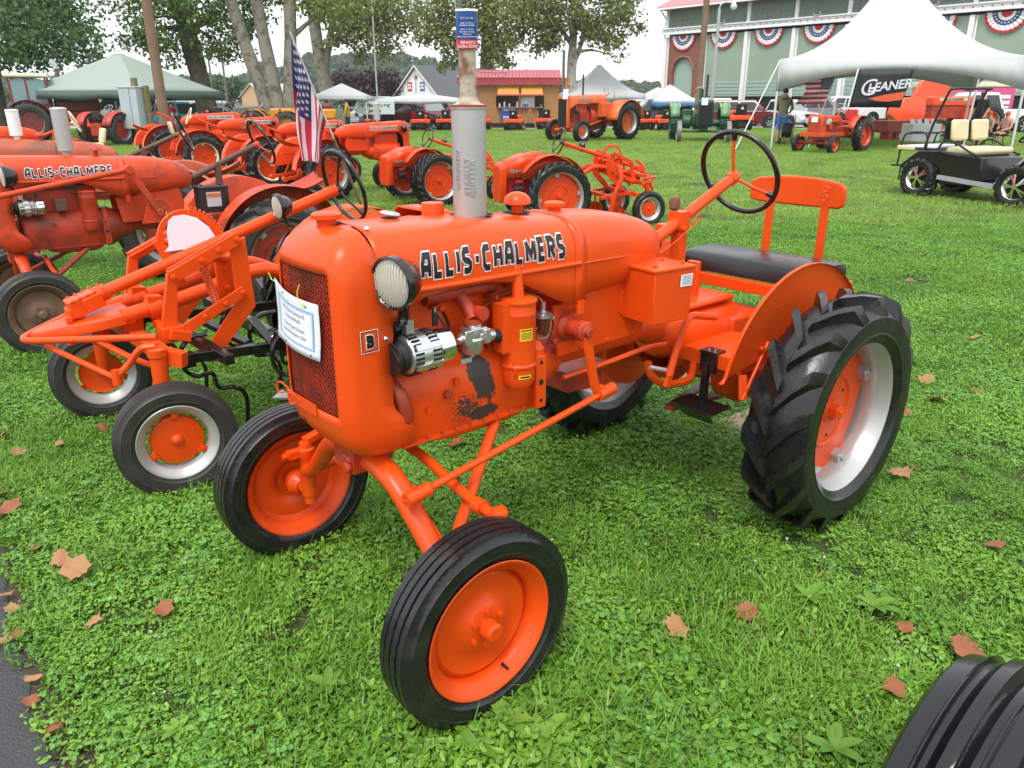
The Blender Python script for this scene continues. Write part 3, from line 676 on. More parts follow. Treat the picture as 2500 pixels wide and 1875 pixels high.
# intake side
alternator(P, (1.79, .205, 1.045), R(4))
b = B(); b.tube(crv([(1.88, .14, 1.10), (1.88, .25, 1.05), (1.88, .2, .99), (1.885, .05, .85), (1.885, -.02, .86), (1.885, .05, 1.0)], 6, True), .009, 6, closed=True); b.build('fan_belt', BLACKM, P)
b = B(); b.tube(crv([(1.83, .15, .80), (1.83, .185, .83), (1.845, .18, .90), (1.86, .15, .94)], 5), .026, 12); b.build('lower_hose', ORDIRT, P)
b = B(); b.tube([(1.70, .12, 1.186), (1.415, .12, 1.19)], .026, 14); b.tube(crv([(1.565, .125, 1.18), (1.555, .155, 1.14), (1.55, .18, 1.105)], 5), .024, 12); b.cyl((1.55, .18, 1.105), (1.55, .18, 1.09), .034, n=14)
for x in (1.665, 1.44):
    for z in (1.155, 1.22): b.box((x, .135, z), (.022, .05, .022)); nut(b, (x, .16, z), (0, 1, 0), .009, .012)
b.lathe([(0, .03), (.023, .03), (.023, -.01)], 14, ax=(0, 1, 0), c=(1.535, .19, 1.125))
b.build('manifold', ORDIRT, P, 40)
b = B(); b.box((1.555, .19, 1.055), (.07, .06, .05)); b.cyl((1.55, .185, 1.09), (1.55, .185, 1.04), .026); b.lathe([(0, -.035), (.028, -.034), (.036, -.02), (.036, .02), (.03, .024)], 18, ax=(0, 0, 1), c=(1.565, .195, 1.025)); b.cyl((1.555, .19, 1.05), (1.47, .19, 1.035), .022); b.cyl((1.60, .19, 1.06), (1.63, .205, 1.045), .012); b.box((1.60, .215, 1.055), (.03, .02, .05)); b.box((1.525, .222, 1.05), (.025, .012, .05))
nut(b, (1.555, .23, 1.06), (0, 1, 0), .008, .008); nut(b, (1.57, .2, .99), (0, 0, -1), .008, .01); b.build('carburetor', ALU, P, bevel=.003)
b = B(); b.cyl((1.48, .19, 1.035), (1.42, .19, 1.02), .024); b.build('intake_hose', BLACKM, P)
b = B(); flange_can(b, (1.365, .195, 0), .06, .855, 1.14); b.cyl((1.365, .195, 1.14), (1.365, .18, 1.26), .021)
b.box((1.43, .19, 1.055), (.045, .055, .17)); b.tube(crv([(1.412, .22, .94), (1.43, .235, .93), (1.42, .25, .905), (1.415, .23, .885)], 4), .002, 6); b.build('air_cleaner', ORANGE, P, 40)
ac = P.children[-1]
def wrap(c, r, a, z0, z1, m, name, par, half=.42):
    b = B(); n = 8; vs = []
    for k in range(n+1): t = a-half+2*half*k/n; vs += [(c[0]+r*math.cos(t), c[1]+r*math.sin(t), z0), (c[0]+r*math.cos(t), c[1]+r*math.sin(t), z1)]
    b.add(vs, [(2*k, 2*k+1, 2*k+3, 2*k+2) for k in range(n)]); return b.build(name, m, par)
wrap((1.365, .195), .0606, R(78), 1.01, 1.052, YELLOW, 'service_decal', P); wrap((1.365, .195), .0590, R(74), .872, .886, YELLOW, 'oil_decal', P)
for z_, h_ in ((1.044, .004), (1.036, .002), (1.031, .002), (1.026, .002), (1.021, .002), (1.016, .002)): wrap((1.365, .195), .0609, R(78), z_, z_+h_, INK, 'decal_print', P, .36)
wrap((1.365, .195), .0593, R(74), .876, .882, INK, 'decal_print', P, .3)
fuel_bowl(P, (1.222, .165, 1.045))
b = B()
b.tube(crv([(1.222, .165, 1.10), (1.25, .15, 1.13), (1.34, .12, 1.15), (1.48, .14, 1.12), (1.55, .19, 1.085)], 5), .004, 6); b.tube(crv([(1.24, .16, 1.02), (1.30, .17, .97), (1.34, .16, .93)], 4), .003, 6); b.build('fuel_line', BRASS, P)
b = B()
for pts in ([(1.86, .26, 1.22), (1.85, .22, 1.17), (1.87, .18, 1.10), (1.82, .15, 1.02), (1.74, .15, 1.0)], [(1.715, .205, 1.16), (1.68, .21, 1.10), (1.655, .19, 1.05), (1.66, .17, .99)], [(1.78, .12, 1.20), (1.70, .105, 1.24), (1.55, .10, 1.25), (1.42, .10, 1.235)], [(1.62, .11, 1.13), (1.60, .115, 1.07), (1.64, .13, 1.02)]): b.tube(crv(pts, 5), .0042, 6)
b.build('wiring', BLACKM, P)
b = B()
for k in range(9): nut(b, (1.80-.06*k, .167, .729), (0, 1, .3), .006, .006)
for k in range(5): nut(b, (1.75-.10*k, .105, 1.17), (0, 1, 0), .008, .012)
for z in (.74, .80, .86, .92): nut(b, (1.215, .155, z), (-.3, 1, 0), .008, .008)
b.build('bolt_row', ORDIRT, P)
b = B(); b.cyl((1.44, .13, 1.02), (1.44, .13, .95), .018); b.box((1.44, .14, .99), (.05, .03, .03)); b.cyl((1.66, .175, .865), (1.66, .19, .865), .016, n=10); b.box((1.70, .13, 1.02), (.05, .04, .05)); b.build('governor', ORDIRT, P, bevel=.003)
b = B(); b.add([(1.555, .1772, .955), (1.600, .1772, .955), (1.600, .1765, .972), (1.555, .1765, .972)], [(0, 1, 2, 3)]); b.build('serial_tag', GALV, P, 0)
# under-tank cowl and flap
b = B()
for s in (1, -1):
    b.prism([(1.12, s*.128, .87), (.64, s*.128, .875), (.615, s*.128, 1.0), (.625, s*.128, 1.09), (.66, s*.128, 1.16), (.80, s*.128, 1.14), (1.0, s*.128, 1.08), (1.15, s*.128, 1.07)], (0, s*.012, 0))
    b.prism([(.705, s*.141, .985), (.755, s*.141, .955), (.79, s*.141, .985), (.795, s*.141, 1.03), (.775, s*.141, 1.075), (.70, s*.141, 1.06), (.69, s*.141, 1.02)], (0, s*.004, 0))
    b.box((.75, s*.142, 1.105), (.05, .004, .006))
    for x in (.70, .85, 1.0): nut(b, (x, s*.14, .885), (0, s, 0), .008, .006)
b.build('cowl_panel', ORANGE, P, bevel=.003)
b = B(); b.box((.672, .232, 1.065), (.20, .17, .205), (0, 0, R(-6)), tx=1.06, ty=1.06); b.build('battery_box', ORANGE, P, bevel=.004)
b = B(); b.box((.672, .232, 1.173), (.222, .19, .012), (0, 0, R(-6)))
for x, y in ((.74, .27), (.61, .20), (.60, .29)): nut(b, (x, y, 1.178), (0, 0, 1), .008, .014)
b.build('battery_lid', ORANGE, P, bevel=.003)
b = B(); b.add([(.59, .3245, 1.10), (.655, .3185, 1.10), (.655, .3205, 1.148), (.59, .327, 1.148)], [(0, 1, 2, 3)])
b.v = [(x, y+.010, z) for x, y, z in b.v]; b.build('instruction_plate', WPRINT, P, 0)
b = B()
for k in range(6):
    z = 1.141-.0065*k; y = .3355+(z-1.10)*.06; b.add([(.597, y+.0006, z), (.646, y-.0042, z), (.646, y-.0042, z+.002), (.597, y+.0006, z+.002)], [(0, 1, 2, 3)])
b.build('plate_print', GREYINK, P, 0)
# steering gear
b = B(); b.lathe([(0, .13), (.045, .13), (.05, .15), (.032, .165), (.03, .215), (.038, .22), (.038, .25), (.02, .255), (.018, .275), (0, .275)], 18, ax=(0, 1, 0), c=(1.085, 0, .985)); b.prism([(1.17, .13, .93), (1.01, .13, .92), (1.03, .13, .965), (1.05, .13, 1.04), (1.11, .13, 1.06), (1.15, .13, .97)], (0, .014, 0))
nut(b, (1.03, .144, .935), (0, 1, 0), .014, .02); nut(b, (1.15, .144, .94), (0, 1, 0), .014, .02); b.build('steering_box', ORDIRT, P, bevel=.003)
b = B(); b.tube(crv([(1.085, .245, .985), (1.065, .25, .90), (1.04, .25, .80), (1.02, .25, .75), (.99, .25, .735)], 5), [.014]*21, 8, sq=1.6); b.build('pitman_arm', ORANGE, P)
pr = V((.945, .25, .728)); pf = V((1.935, .335, .632))
b = B(); d = (pf-pr).normalized(); b.cyl(pr, pf, .0125, n=12); b.cyl(pr-d*.02, pr+d*.07, .024, n=14); b.cyl(pf-d*.085, pf+d*.005, .0235, n=14); b.cyl(pf-d*.10, pf-d*.085, .014, .0235); b.cyl(pf-d*.03+V((0, 0, .02)), pf-d*.03+V((0, 0, .035)), .007, n=6)
b.box(pf+d*.0055, (.004, .03, .005), (0, 0, .1)); b.build('drag_link', ORANGE, P)
# front axle: arched beam with vertical king pins, curved tie rod, radius rods
def arch(s): return crv([(1.895, s*.03, .655), (1.895, s*.13, .655), (1.892, s*.22, .618), (1.885, s*.31, .535), (1.88, s*.40, .45), (1.876, s*.47, .415)], 6)
for s in (1, -1):
    b = B(); p = arch(s); b.tube(p, [.045-.010*k/(len(p)-1) for k in range(len(p))], 12, sq=.8)
    b.build('axle_beam', ORANGE, P, 50)
    b = B(); b.lathe([(.020, .27), (.024, .27), (.024, .30), (.030, .305), (.030, .47), (.034, .475), (.034, .505), (.026, .51), (.024, .53), (0, .532)], 16, ax=(0, 0, 1), c=(1.876, s*.478, 0)); b.cyl((1.876, s*.478, .317), (1.876, s*.60, .317), .026); b.lathe([(.05, .0), (.055, .035), (.04, .05), (.03, .07)], 16, ax=(0, -s, 0), c=(1.876, s*.60, .317)); b.box((1.90, s*.485, .49), (.10, .035, .03)); nut(b, (1.95, s*.485, .49), (1, 0, 0), .013, .02); b.bar((1.876, s*.478, .535), (1.74, s*.505, .555), .04, .022); b.build('king_pin', ORANGE, P, 40)
    b = B(); b.tube([(1.86, s*.43, .43), (1.40, s*.12, .70)], .020, 12); b.build('radius_rod', ORANGE, P)
b = B(); b.box((1.90, 0, .665), (.13, .13, .09)); b.cyl((1.97, .02, .65), (1.80, .02, .65), .032); nut(b, (1.965, .045, .648), (1, 0, 0), .022, .02); b.build('axle_pivot', ORDIRT, P, bevel=.006)
b = B(); b.tube(crv([(1.72, -.52, .575), (1.72, -.42, .565), (1.72, -.25, .60), (1.72, -.1, .632), (1.72, .05, .636), (1.72, .17, .62), (1.72, .28, .592), (1.72, .44, .57), (1.72, .53, .578)], 6), .0175, 12)
for s in (1, -1): b.cyl((1.72, s*.40, .571), (1.72, s*.44, .57), .025); b.cyl((1.73, s*.52, .545), (1.73, s*.52, .60), .018); b.lathe([(0, .022), (.02, .02), (.026, .012), (.026, 0)], 14, ax=(0, 0, 1), c=(1.73, s*.53, .592))
b.build('tie_rod', ORANGE, P)
b = B(); b.tube(crv([(1.86, .235, .56), (1.855, .27, .53), (1.85, .34, .49), (1.86, .42, .44)], 5), .020, 10); b.build('steering_arm', ORANGE, P)
# steering column, wheel, support
hub = V((-.112, 0, 1.439)); low = V((.64, 0, 1.12)); d = (hub-low).normalized()
b = B(); b.cyl(low, hub-d*.01, .0255, n=18); b.cyl(hub-d*.02, hub+d*.012, .029, n=18); b.build('steering_column', ORANGE, P)
q = V((0, 0, 1)).rotation_difference(d)
use(cached('sw_main', lambda: steering_wheel_mesh(.198, .0125)), 'steering_wheel', P, hub+d*.055, (q @ MX.Rotation(R(2), 3, 'Z').to_quaternion()).to_euler())
b = B(); b.box((.255, 0, 1.16), (.05, .05, .28)); b.box((.262, 0, 1.285), (.06, .075, .075)); b.cyl((.27, -.05, 1.25), (.27, .05, 1.25), .014, n=8); b.box((.30, -.05, 1.24), (.05, .05, .05)); b.tube(crv([(.27, .02, 1.27), (.22, .05, 1.265), (.19, .06, 1.29), (.205, .06, 1.31), (.225, .055, 1.285), (.235, .05, 1.265)], 4), .003, 6); b.build('column_support', ORANGE, P, bevel=.004)
b = B(); b.lathe([(0, .06), (.02, .055), (.026, .035), (.024, .01), (.014, 0)], 14, ax=(0, 0, 1), c=(.275, -.02, 1.325)); b.build('throttle_knob', mat('rust_brown', (.17, .055, .03), .6), P)
b = B(); b.tube(crv([(.215, .055, 1.27), (.5, .11, 1.19), (.85, .125, 1.12)], 6), .0022, 6); b.build('choke_wire', ORANGE, P)
# seat
b = B(); rings = []
for y, k in ((-.37, .86), (-.355, .97), (-.33, 1.), (.33, 1.), (.355, .97), (.37, .86)):
    pr = [(-.245, .958), (-.245, 1.01), (-.262, 1.036), (-.30, 1.046), (-.45, 1.050), (-.56, 1.044), (-.60, 1.03), (-.612, 1.0), (-.612, .958)]
    rings.append([V((-.43+(x+.43)*k, y, 1.0+(z-1.0)*k)) for x, z in pr])
b.loft(rings); b.build('seat_cushion', VINYL, P, 50)
b = B(); b.box((-.235, 0, .925), (.04, .80, .055)); b.box((-.59, 0, .925), (.04, .80, .055)); b.box((-.43, .30, .94), (.36, .04, .03)); b.box((-.43, -.30, .94), (.36, .04, .03)); b.box((-.05, -.12, .86), (.30, .04, .04)); b.box((.10, -.02, .93), (.03, .06, .30)); b.build('seat_frame', ORANGE, P, bevel=.004)
for s in (1, -1):
    b = B(); b.bar((-.735, s*.155-.015, .93), (-.735, s*.155-.015, 1.30), .045, .012, up=(1, 0, 0)); b.build('seat_post', ORANGE, P, bevel=.002)
b = B(); rings = []
for k in range(17):
    t = -1+k/8; y = -.018+t*.265; dx = -.02+.035*(t*t); e = .070*(1-.22*t*t) if abs(t) < .99 else .040; zc = 1.335-.008*t*t
    rings.append([V((-.735+dx+.012, y, zc-e)), V((-.735+dx+.012, y, zc+e)), V((-.735+dx-.006, y, zc+e+.006)), V((-.735+dx-.014, y, zc)), V((-.735+dx-.006, y, zc-e-.006))])
b.loft(rings); o = b.build('seat_back', ORANGE, P, 50, bevel=.006)
for z in (1.36, 1.318):
    b = B(); b.lathe([(.010, .0), (.013, .003), (.0165, .0)], 18, ax=(1, 0, 0), c=(-.7055, .150, z)); b.box((-.705, .150, z), (.003, .014, .003)); b.build('back_stud', ORANGE, o)
for s in (1, -1): use(cached('fend%d' % s, lambda: fender_mesh(ORANGE, flip=s, yo=.02, cut=.71)), 'fender', P)
b = B()
for x, z in ((.25, .80), (.08, .835)): nut(b, (x, .462, z), (0, 1, 0), .012, .014)
for x, z in ((-.2, .98), (.15, .96)): b.cyl((x, .458, z), (x, .462, z), .004, n=8)
b.build('fender_bolt', ORANGE, P)
# platform, step, pedals
for s in (1, -1):
    b = B(); b.box((.17, s*.28, .757), (.36, .30, .008)); b.box((.345, s*.28, .728), (.012, .32, .06)); b.box((.17, s*.432, .728), (.36, .012, .055)); nut(b, (.351, s*.40, .73), (1, 0, 0), .012, .012); b.bar((.34, s*.445, .70), (.36, s*.47, .60), .035, .01); b.tube([(.365, s*.47, .60), (.20, s*.462, .82)], .008, 8); b.build('platform', ORANGE, P, bevel=.002)
b = B(); b.box((.335, .285, .765), (.07, .085, .012)); b.box((.3565, .285, .72), (.012, .085, .09)); b.box((.36, .275, .60), (.028, .028, .24)); b.prism([(.46, .17, .525), (.31, .17, .525), (.31, .39, .525), (.46, .39, .525)], (0, 0, .008)); b.prism([(.46, .17, .525), (.46, .39, .525), (.38, .35, .455), (.38, .21, .455)], (-.004, 0, .004)); b.prism([(.46, .17, .529), (.38, .21, .459), (.31, .17, .529)], (0, .004, 0)); b.build('step', BLACK, P, bevel=.002)
b = B()
for y in (.27, .30): b.cyl((.335, y, .771), (.335, y, .778), .009, n=8)
b.build('step_bolt', CHROME, P)
b = B(); b.tube(crv([(.58, .25, .70), (.545, .25, .80), (.50, .25, .905), (.46, .25, .935), (.40, .25, .925), (.29, .25, .90)], 5), [.016]*26, 8, sq=1.); b.box((.575, .25, .70), (.03, .014, .10), (0, R(-20), 0)); b.build('brake_pedal', ORANGE, P)
b = B(); b.cyl((.66, .21, .745), (.565, .24, .715), .009); b.build('return_spring', GALV, P)
b = B(); b.tube(crv([(1.05, .10, .76), (.80, .12, .778), (.60, .14, .80), (.50, .16, .80)], 6), .011, 8); b.build('brake_rod', ORANGE, P)
b = B(); b.tube(crv([(.60, .15, .74), (.585, .16, .68), (.52, .18, .63), (.42, .2, .62), (.36, .2, .63), (.34, .2, .70)], 5), .017, 8); b.build('clutch_pipe', ORANGE, P)
b = B(); b.bar((-.25, -.1, .40), (.30, .05, .42), .05, .018); b.bar((-.25, .1, .40), (.30, .05, .42), .05, .018); b.bar((-.25, -.25, .40), (-.25, .25, .40), .05, .02); b.cyl((.12, .06, .39), (.12, .06, .44), .018, n=6); b.build('drawbar', mat('oxide_red', (.22, .03, .02), .4, var=.15), P, bevel=.003)
b = B(); b.cyl((.30, -.30, .93), (-.05, -.36, .96), .022); b.cyl((-.02, -.355, .957), (-.06, -.362, .961), .03); b.box((.30, -.29, .92), (.12, .05, .12)); b.tube(crv([(.33, -.22, 1.03), (.34, -.21, .95), (.33, -.22, .86)], 4), .011, 8); b.build('hydraulic_lever', ORDIRT, P, bevel=.003)
b = B(); b.tube(crv([(.32, -.12, .84), (.3, -.12, 1.0), (.31, -.1, 1.10), (.30, -.09, 1.16)], 4), .010, 8); b.lathe([(.02, -.02), (.032, 0), (.02, .02)], 10, ax=(0, 1, 0), c=(.30, -.09, 1.17)); b.build('gear_lever', ORANGE, P)
b = B(); b.box((.80, -.10, .665), (.20, .16, .09)); b.box((.80, -.10, .715), (.26, .2, .014)); b.build('pulley_housing', ORDIRT, P, bevel=.006)
# paper sign hung on the grille
sg = thing('paper_sign', 'white paper sign with blue border tied to the grille of the nearest tractor', 'sign'); sg.location = main.location; sg.rotation_euler = main.rotation_euler
b = B(); n = 10; vs = []; ps = []
def pap(u, v, l=0.):   # u 0..1 across (right side of tractor to left), v 0..1 up
    y = -.182+u*.292+(.018 if v < .3 else .012)*(v-.5); z = 1.062+v*.172-u*.012+(.02*(1-u)**3 if v > .5 else -.005*u)
    x = front_x(max(-.155, min(.155, y)))+.007+.010*math.sin(pi*u)+.012*(v-.5)**2+l
    return (x, y, z)
vs = [pap(i/n, j/n) for j in range(n+1) for i in range(n+1)]
b.add(vs, [(j*(n+1)+i, j*(n+1)+i+1, (j+1)*(n+1)+i+1, (j+1)*(n+1)+i) for j in range(n) for i in range(n)])
o = b.build('sheet', PAPER, sg, 60); sd = o.modifiers.new('sheet', 'SOLIDIFY'); sd.thickness = .0008
b = B()
def rect(b, u0, u1, v0, v1, l, mi=0, n=8):
    q = []
    for k in range(n+1): u = u0+(u1-u0)*k/n; q += [pap(u, v0, l), pap(u, v1, l)]
    b.add(q, [(2*k, 2*k+2, 2*k+3, 2*k+1) for k in range(n)], mi)
for u0, u1, v0, v1 in ((.10, .92, .80, .822), (.10, .92, .14, .162), (.10, .118, .162, .80), (.902, .92, .162, .80)): rect(b, u0, u1, v0, v1, .0012)
for u0, u1, v0, v1 in ((.13, .89, .775, .783), (.13, .89, .18, .188), (.13, .136, .188, .775), (.884, .89, .188, .775)): rect(b, u0, u1, v0, v1, .0012)
b.build('border', BLUEINK, sg, 0)
def pap_text(body, u, v, size):
    cu = bpy.data.curves.new('sign_text', 'FONT'); cu.body = body; cu.size = size; cu.align_x = 'CENTER'; cu.align_y = 'CENTER'; cu.resolution_u = 2
    o = bpy.data.objects.new('sign_text', cu); C.objects.link(o); me = o.evaluated_get(bpy.context.evaluated_depsgraph_get()).to_mesh()
    b2 = B(); b2.add([pap(u+w.co.x/.292, v+w.co.y/.172, .0014) for w in me.vertices], [tuple(p.vertices) for p in me.polygons]); bpy.data.objects.remove(o); b2.build('sign_text', GREYINK, sg, 0)
for i, tx in enumerate(('1952 Allis-Chalmers B', 'Serial #109169', 'Owner Dave Schacht', 'Canal Winchester Ohio')): pap_text(tx, .5, .68-.125*i, .0165)
b = B()
for u, v in ((.30, .93), (.80, .90), (.86, .06), (.30, .06)): b.lathe([(.0, .001), (.004, .001)], 8, ax=(1, 0, 0), c=pap(u, v, .001))
b.build('eyelet', DARK, sg)['kind'] = 'stuff'
STRING = mat('lime_string', (.45, .75, .02), .5, var=0)
b = B(); p0 = V(pap(.80, .90, .002)); b.tube(crv([p0, p0+V((.006, -.02, .012)), p0+V((.004, -.035, .035)), p0+V((-.006, -.036, .06))], 5), .0012, 5); b.tube(crv([p0, p0+V((.008, .006, .014)), p0+V((.006, .012, .008))], 4), .0012, 5); b.build('string', STRING, sg); b = B(); p1 = V(pap(.03, .95, .002)); b.tube(crv([p1, p1+V((.0, -.03, .004)), p1+V((-.02, -.07, -.006)), p1+V((-.02, -.09, .012))], 5), .0012, 5); b.build('string', STRING, sg)
# ------------------------------------------------------------------ ground
def ground_mat(name, c1, c2, c3, sc=(.35, 3., 40.), bump=.3):
    m = bpy.data.materials.new(name); m.use_nodes = True; nt = m.node_tree; N = nt.nodes; L = nt.links; b = N['Principled BSDF']
    b.inputs['Roughness'].default_value = .8; b.inputs['Specular IOR Level'].default_value = .25
    ge = N.new('ShaderNodeNewGeometry'); prev = None
    ns = []
    for s in sc:
        n = N.new('ShaderNodeTexNoise'); n.inputs['Scale'].default_value = s; n.inputs['Detail'].default_value = 6; n.inputs['Roughness'].default_value = .65; L.new(ge.outputs['Position'], n.inputs[0]); ns.append(n)
    def ramp(n, lo, hi):
        r = N.new('ShaderNodeMapRange'); r.inputs[1].default_value = lo; r.inputs[2].default_value = hi; L.new(n.outputs[0], r.inputs[0]); return r.outputs[0]
    m1 = N.new('ShaderNodeMix'); m1.data_type = 'RGBA'; L.new(ramp(ns[0], .35, .65), m1.inputs[0]); m1.inputs[6].default_value = (*c1, 1); m1.inputs[7].default_value = (*c2, 1)
    m2 = N.new('ShaderNodeMix'); m2.data_type = 'RGBA'; L.new(ramp(ns[2], .3, .7), m2.inputs[0]); L.new(m1.outputs[2], m2.inputs[6]); m2.inputs[7].default_value = (*c3, 1)
    L.new(m2.outputs[2], b.inputs['Base Color'])
    bm_ = N.new('ShaderNodeBump'); bm_.inputs['Strength'].default_value = bump; bm_.inputs['Distance'].default_value = .03; L.new(ns[2].outputs[0], bm_.inputs['Height']); L.new(bm_.outputs[0], b.inputs['Normal'])
    return m
def leaf_mat(name, c1, c2, tr=.22, rough=.45):
    m = bpy.data.materials.new(name); m.use_nodes = True; nt = m.node_tree; N = nt.nodes; L = nt.links; b = N['Principled BSDF']
    oi = N.new('ShaderNodeObjectInfo'); ge = N.new('ShaderNodeNewGeometry')
    n = N.new('ShaderNodeTexNoise'); n.inputs['Scale'].default_value = 1.1; n.inputs['Detail'].default_value = 4; L.new(ge.outputs['Position'], n.inputs[0])
    mr = N.new('ShaderNodeMapRange'); mr.inputs[1].default_value = .3; mr.inputs[2].default_value = .7; L.new(n.outputs[0], mr.inputs[0])
    ad = N.new('ShaderNodeMath'); ad.operation = 'ADD'; L.new(mr.outputs[0], ad.inputs[0]); L.new(oi.outputs['Random'], ad.inputs[1])
    a2 = N.new('ShaderNodeMath'); a2.operation = 'ADD'; L.new(ad.outputs[0], a2.inputs[0]); L.new(ge.outputs['Random Per Island'], a2.inputs[1])
    dv = N.new('ShaderNodeMath'); dv.operation = 'DIVIDE'; L.new(a2.outputs[0], dv.inputs[0]); dv.inputs[1].default_value = 3.
    r3 = N.new('ShaderNodeMapRange'); r3.inputs[1].default_value = .2; r3.inputs[2].default_value = .8; L.new(dv.outputs[0], r3.inputs[0])
    mx = N.new('ShaderNodeMix'); mx.data_type = 'RGBA'; L.new(r3.outputs[0], mx.inputs[0]); mx.inputs[6].default_value = (*c1, 1); mx.inputs[7].default_value = (*c2, 1)
    L.new(mx.outputs[2], b.inputs['Base Color']); b.inputs['Roughness'].default_value = rough; b.inputs['Specular IOR Level'].default_value = .4
    t = N.new('ShaderNodeBsdfTranslucent'); L.new(mx.outputs[2], t.inputs[0]); ms = N.new('ShaderNodeMixShader'); ms.inputs[0].default_value = tr
    L.new(b.outputs[0], ms.inputs[1]); L.new(t.outputs[0], ms.inputs[2]); L.new(ms.outputs[0], N['Material Output'].inputs[0]); return m
GROUND = ground_mat('soil_under_grass', (.04, .085, .014), (.06, .12, .02), (.04, .036, .016))
b = B(); n = 48
b.add([(0, 0, 0)]+[(r_*math.cos(2*pi*k/n), r_*math.sin(2*pi*k/n), 0) for r_ in (60, 2500) for k in range(n)], [(0, 1+k, 1+(k+1) % n) for k in range(n)]+[(1+k, 1+n+k, 1+n+(k+1) % n, 1+(k+1) % n) for k in range(n)])
setting(b.build('ground', GROUND, None, 0))
EDGE = [(-3.3, 4.3), (-2.6, 3.4), (-2.06, 2.66), (-1.90, 2.46), (-1.72, 2.2), (-1.54, 1.98), (-1.37, 1.78), (-1.27, 1.65), (-1.0, 1.3), (-.6, .75), (0, 0), (1., -1.4), (3, -4)]
ASPH = mat('asphalt', (.040, .040, .044), .6, var=.35, vscale=9, bump=.9, bscale=110, col2=(.15, .15, .15), mask=(140., .60, .70), rvar=.2)
b = B(); er = random.Random(3); ed = []
for (x0, y0), (x1, y1) in zip(EDGE, EDGE[1:]):
    for k in range(6): ed.append((x0+(x1-x0)*k/6+er.uniform(-.02, .02), y0+(y1-y0)*k/6+er.uniform(-.02, .02)))
q = [(x, y, .006) for x, y in ed]; q2 = [(x-9, y-7, .006) for x, y in ed]
b.add(q+q2, [(i, i+1, len(q)+i+1, len(q)+i) for i in range(len(q)-1)])
setting(b.build('asphalt_path', ASPH, None, 0))
SOIL = mat('damp_soil', (.05, .032, .02), .8, var=.35, vscale=14, bump=.5, bscale=60)
b = B(); q = [(x+.10+er.uniform(-.03, .06), y+.06, .003) for x, y in ed]; q2 = [(x-.2, y-.15, .003) for x, y in ed]
b.add(q+q2, [(i, i+1, len(q)+i+1, len(q)+i) for i in range(len(q)-1)]); setting(b.build('soil_strip', SOIL, None, 0))
def edge_side(x, y):
    """signed distance-like value: >0 on the lawn"""
    best = 9e9; sgn = 1
    for (x0, y0), (x1, y1) in zip(EDGE, EDGE[1:]):
        dx, dy = x1-x0, y1-y0; t = max(0, min(1, ((x-x0)*dx+(y-y0)*dy)/(dx*dx+dy*dy))); d = math.hypot(x-x0-t*dx, y-y0-t*dy)
        if d < best: best = d; sgn = 1 if (dx*(y-y0)-dy*(x-x0)) > 0 else -1
    return best*sgn
# ------------------------------------------------------------------ grass tufts, scattered as instances
GRASS = leaf_mat('grass_blades', (.085, .225, .014), (.215, .42, .045))
CLOVER = leaf_mat('clover_leaves', (.08, .215, .032), (.185, .41, .075), .2, .4)
WEED = leaf_mat('weed_leaves', (.09, .23, .016), (.225, .42, .045), .2, .5)
DRY = leaf_mat('dry_blades', (.17, .12, .05), (.26, .20, .08), .2, .7)
gcol = bpy.data.collections.new('tufts')
def blade(b, r, x, y, h, w, mi=0, lean=.5):
    a = r.uniform(0, 2*pi); dx, dy = math.cos(a), math.sin(a); l = h*r.uniform(.2, lean*1.6); sx, sy = -dy*w/2, dx*w/2
    q = []
    for t, ww in ((0, .8), (.45, 1), (.8, .7)):
        cx, cy, cz = x+dx*l*t*t, y+dy*l*t*t, h*t*(1-.25*t*lean); q += [(cx-sx*ww, cy-sy*ww, cz), (cx+sx*ww, cy+sy*ww, cz)]
    q.append((x+dx*l, y+dy*l, h*(1-.3*lean))); b.add(q, [(0, 1, 3, 2), (2, 3, 5, 4), (4, 5, 6)], mi)
def oval(b, r, c, rad, el, nrm, mi):
    u, w = frame_of(nrm); a = r.uniform(0, 2*pi); u, w = u*math.cos(a)+w*math.sin(a), w*math.cos(a)-u*math.sin(a); nn = V(nrm).normalized()
    pts = [c+u*(math.cos(2*pi*k/6)*rad*el)+w*(math.sin(2*pi*k/6)*rad)+nn*(rad*.25*math.cos(4*pi*k/6)) for k in range(6)]
    b.add([c]+pts, [(0, 1, 2, 3), (0, 3, 4, 5), (0, 5, 6, 1)], mi)
FARG = leaf_mat('far_lawn_blades', (.16, .29, .030), (.33, .50, .09))  # drier far grass; lit blade tops and wet shine put into the lighter colour
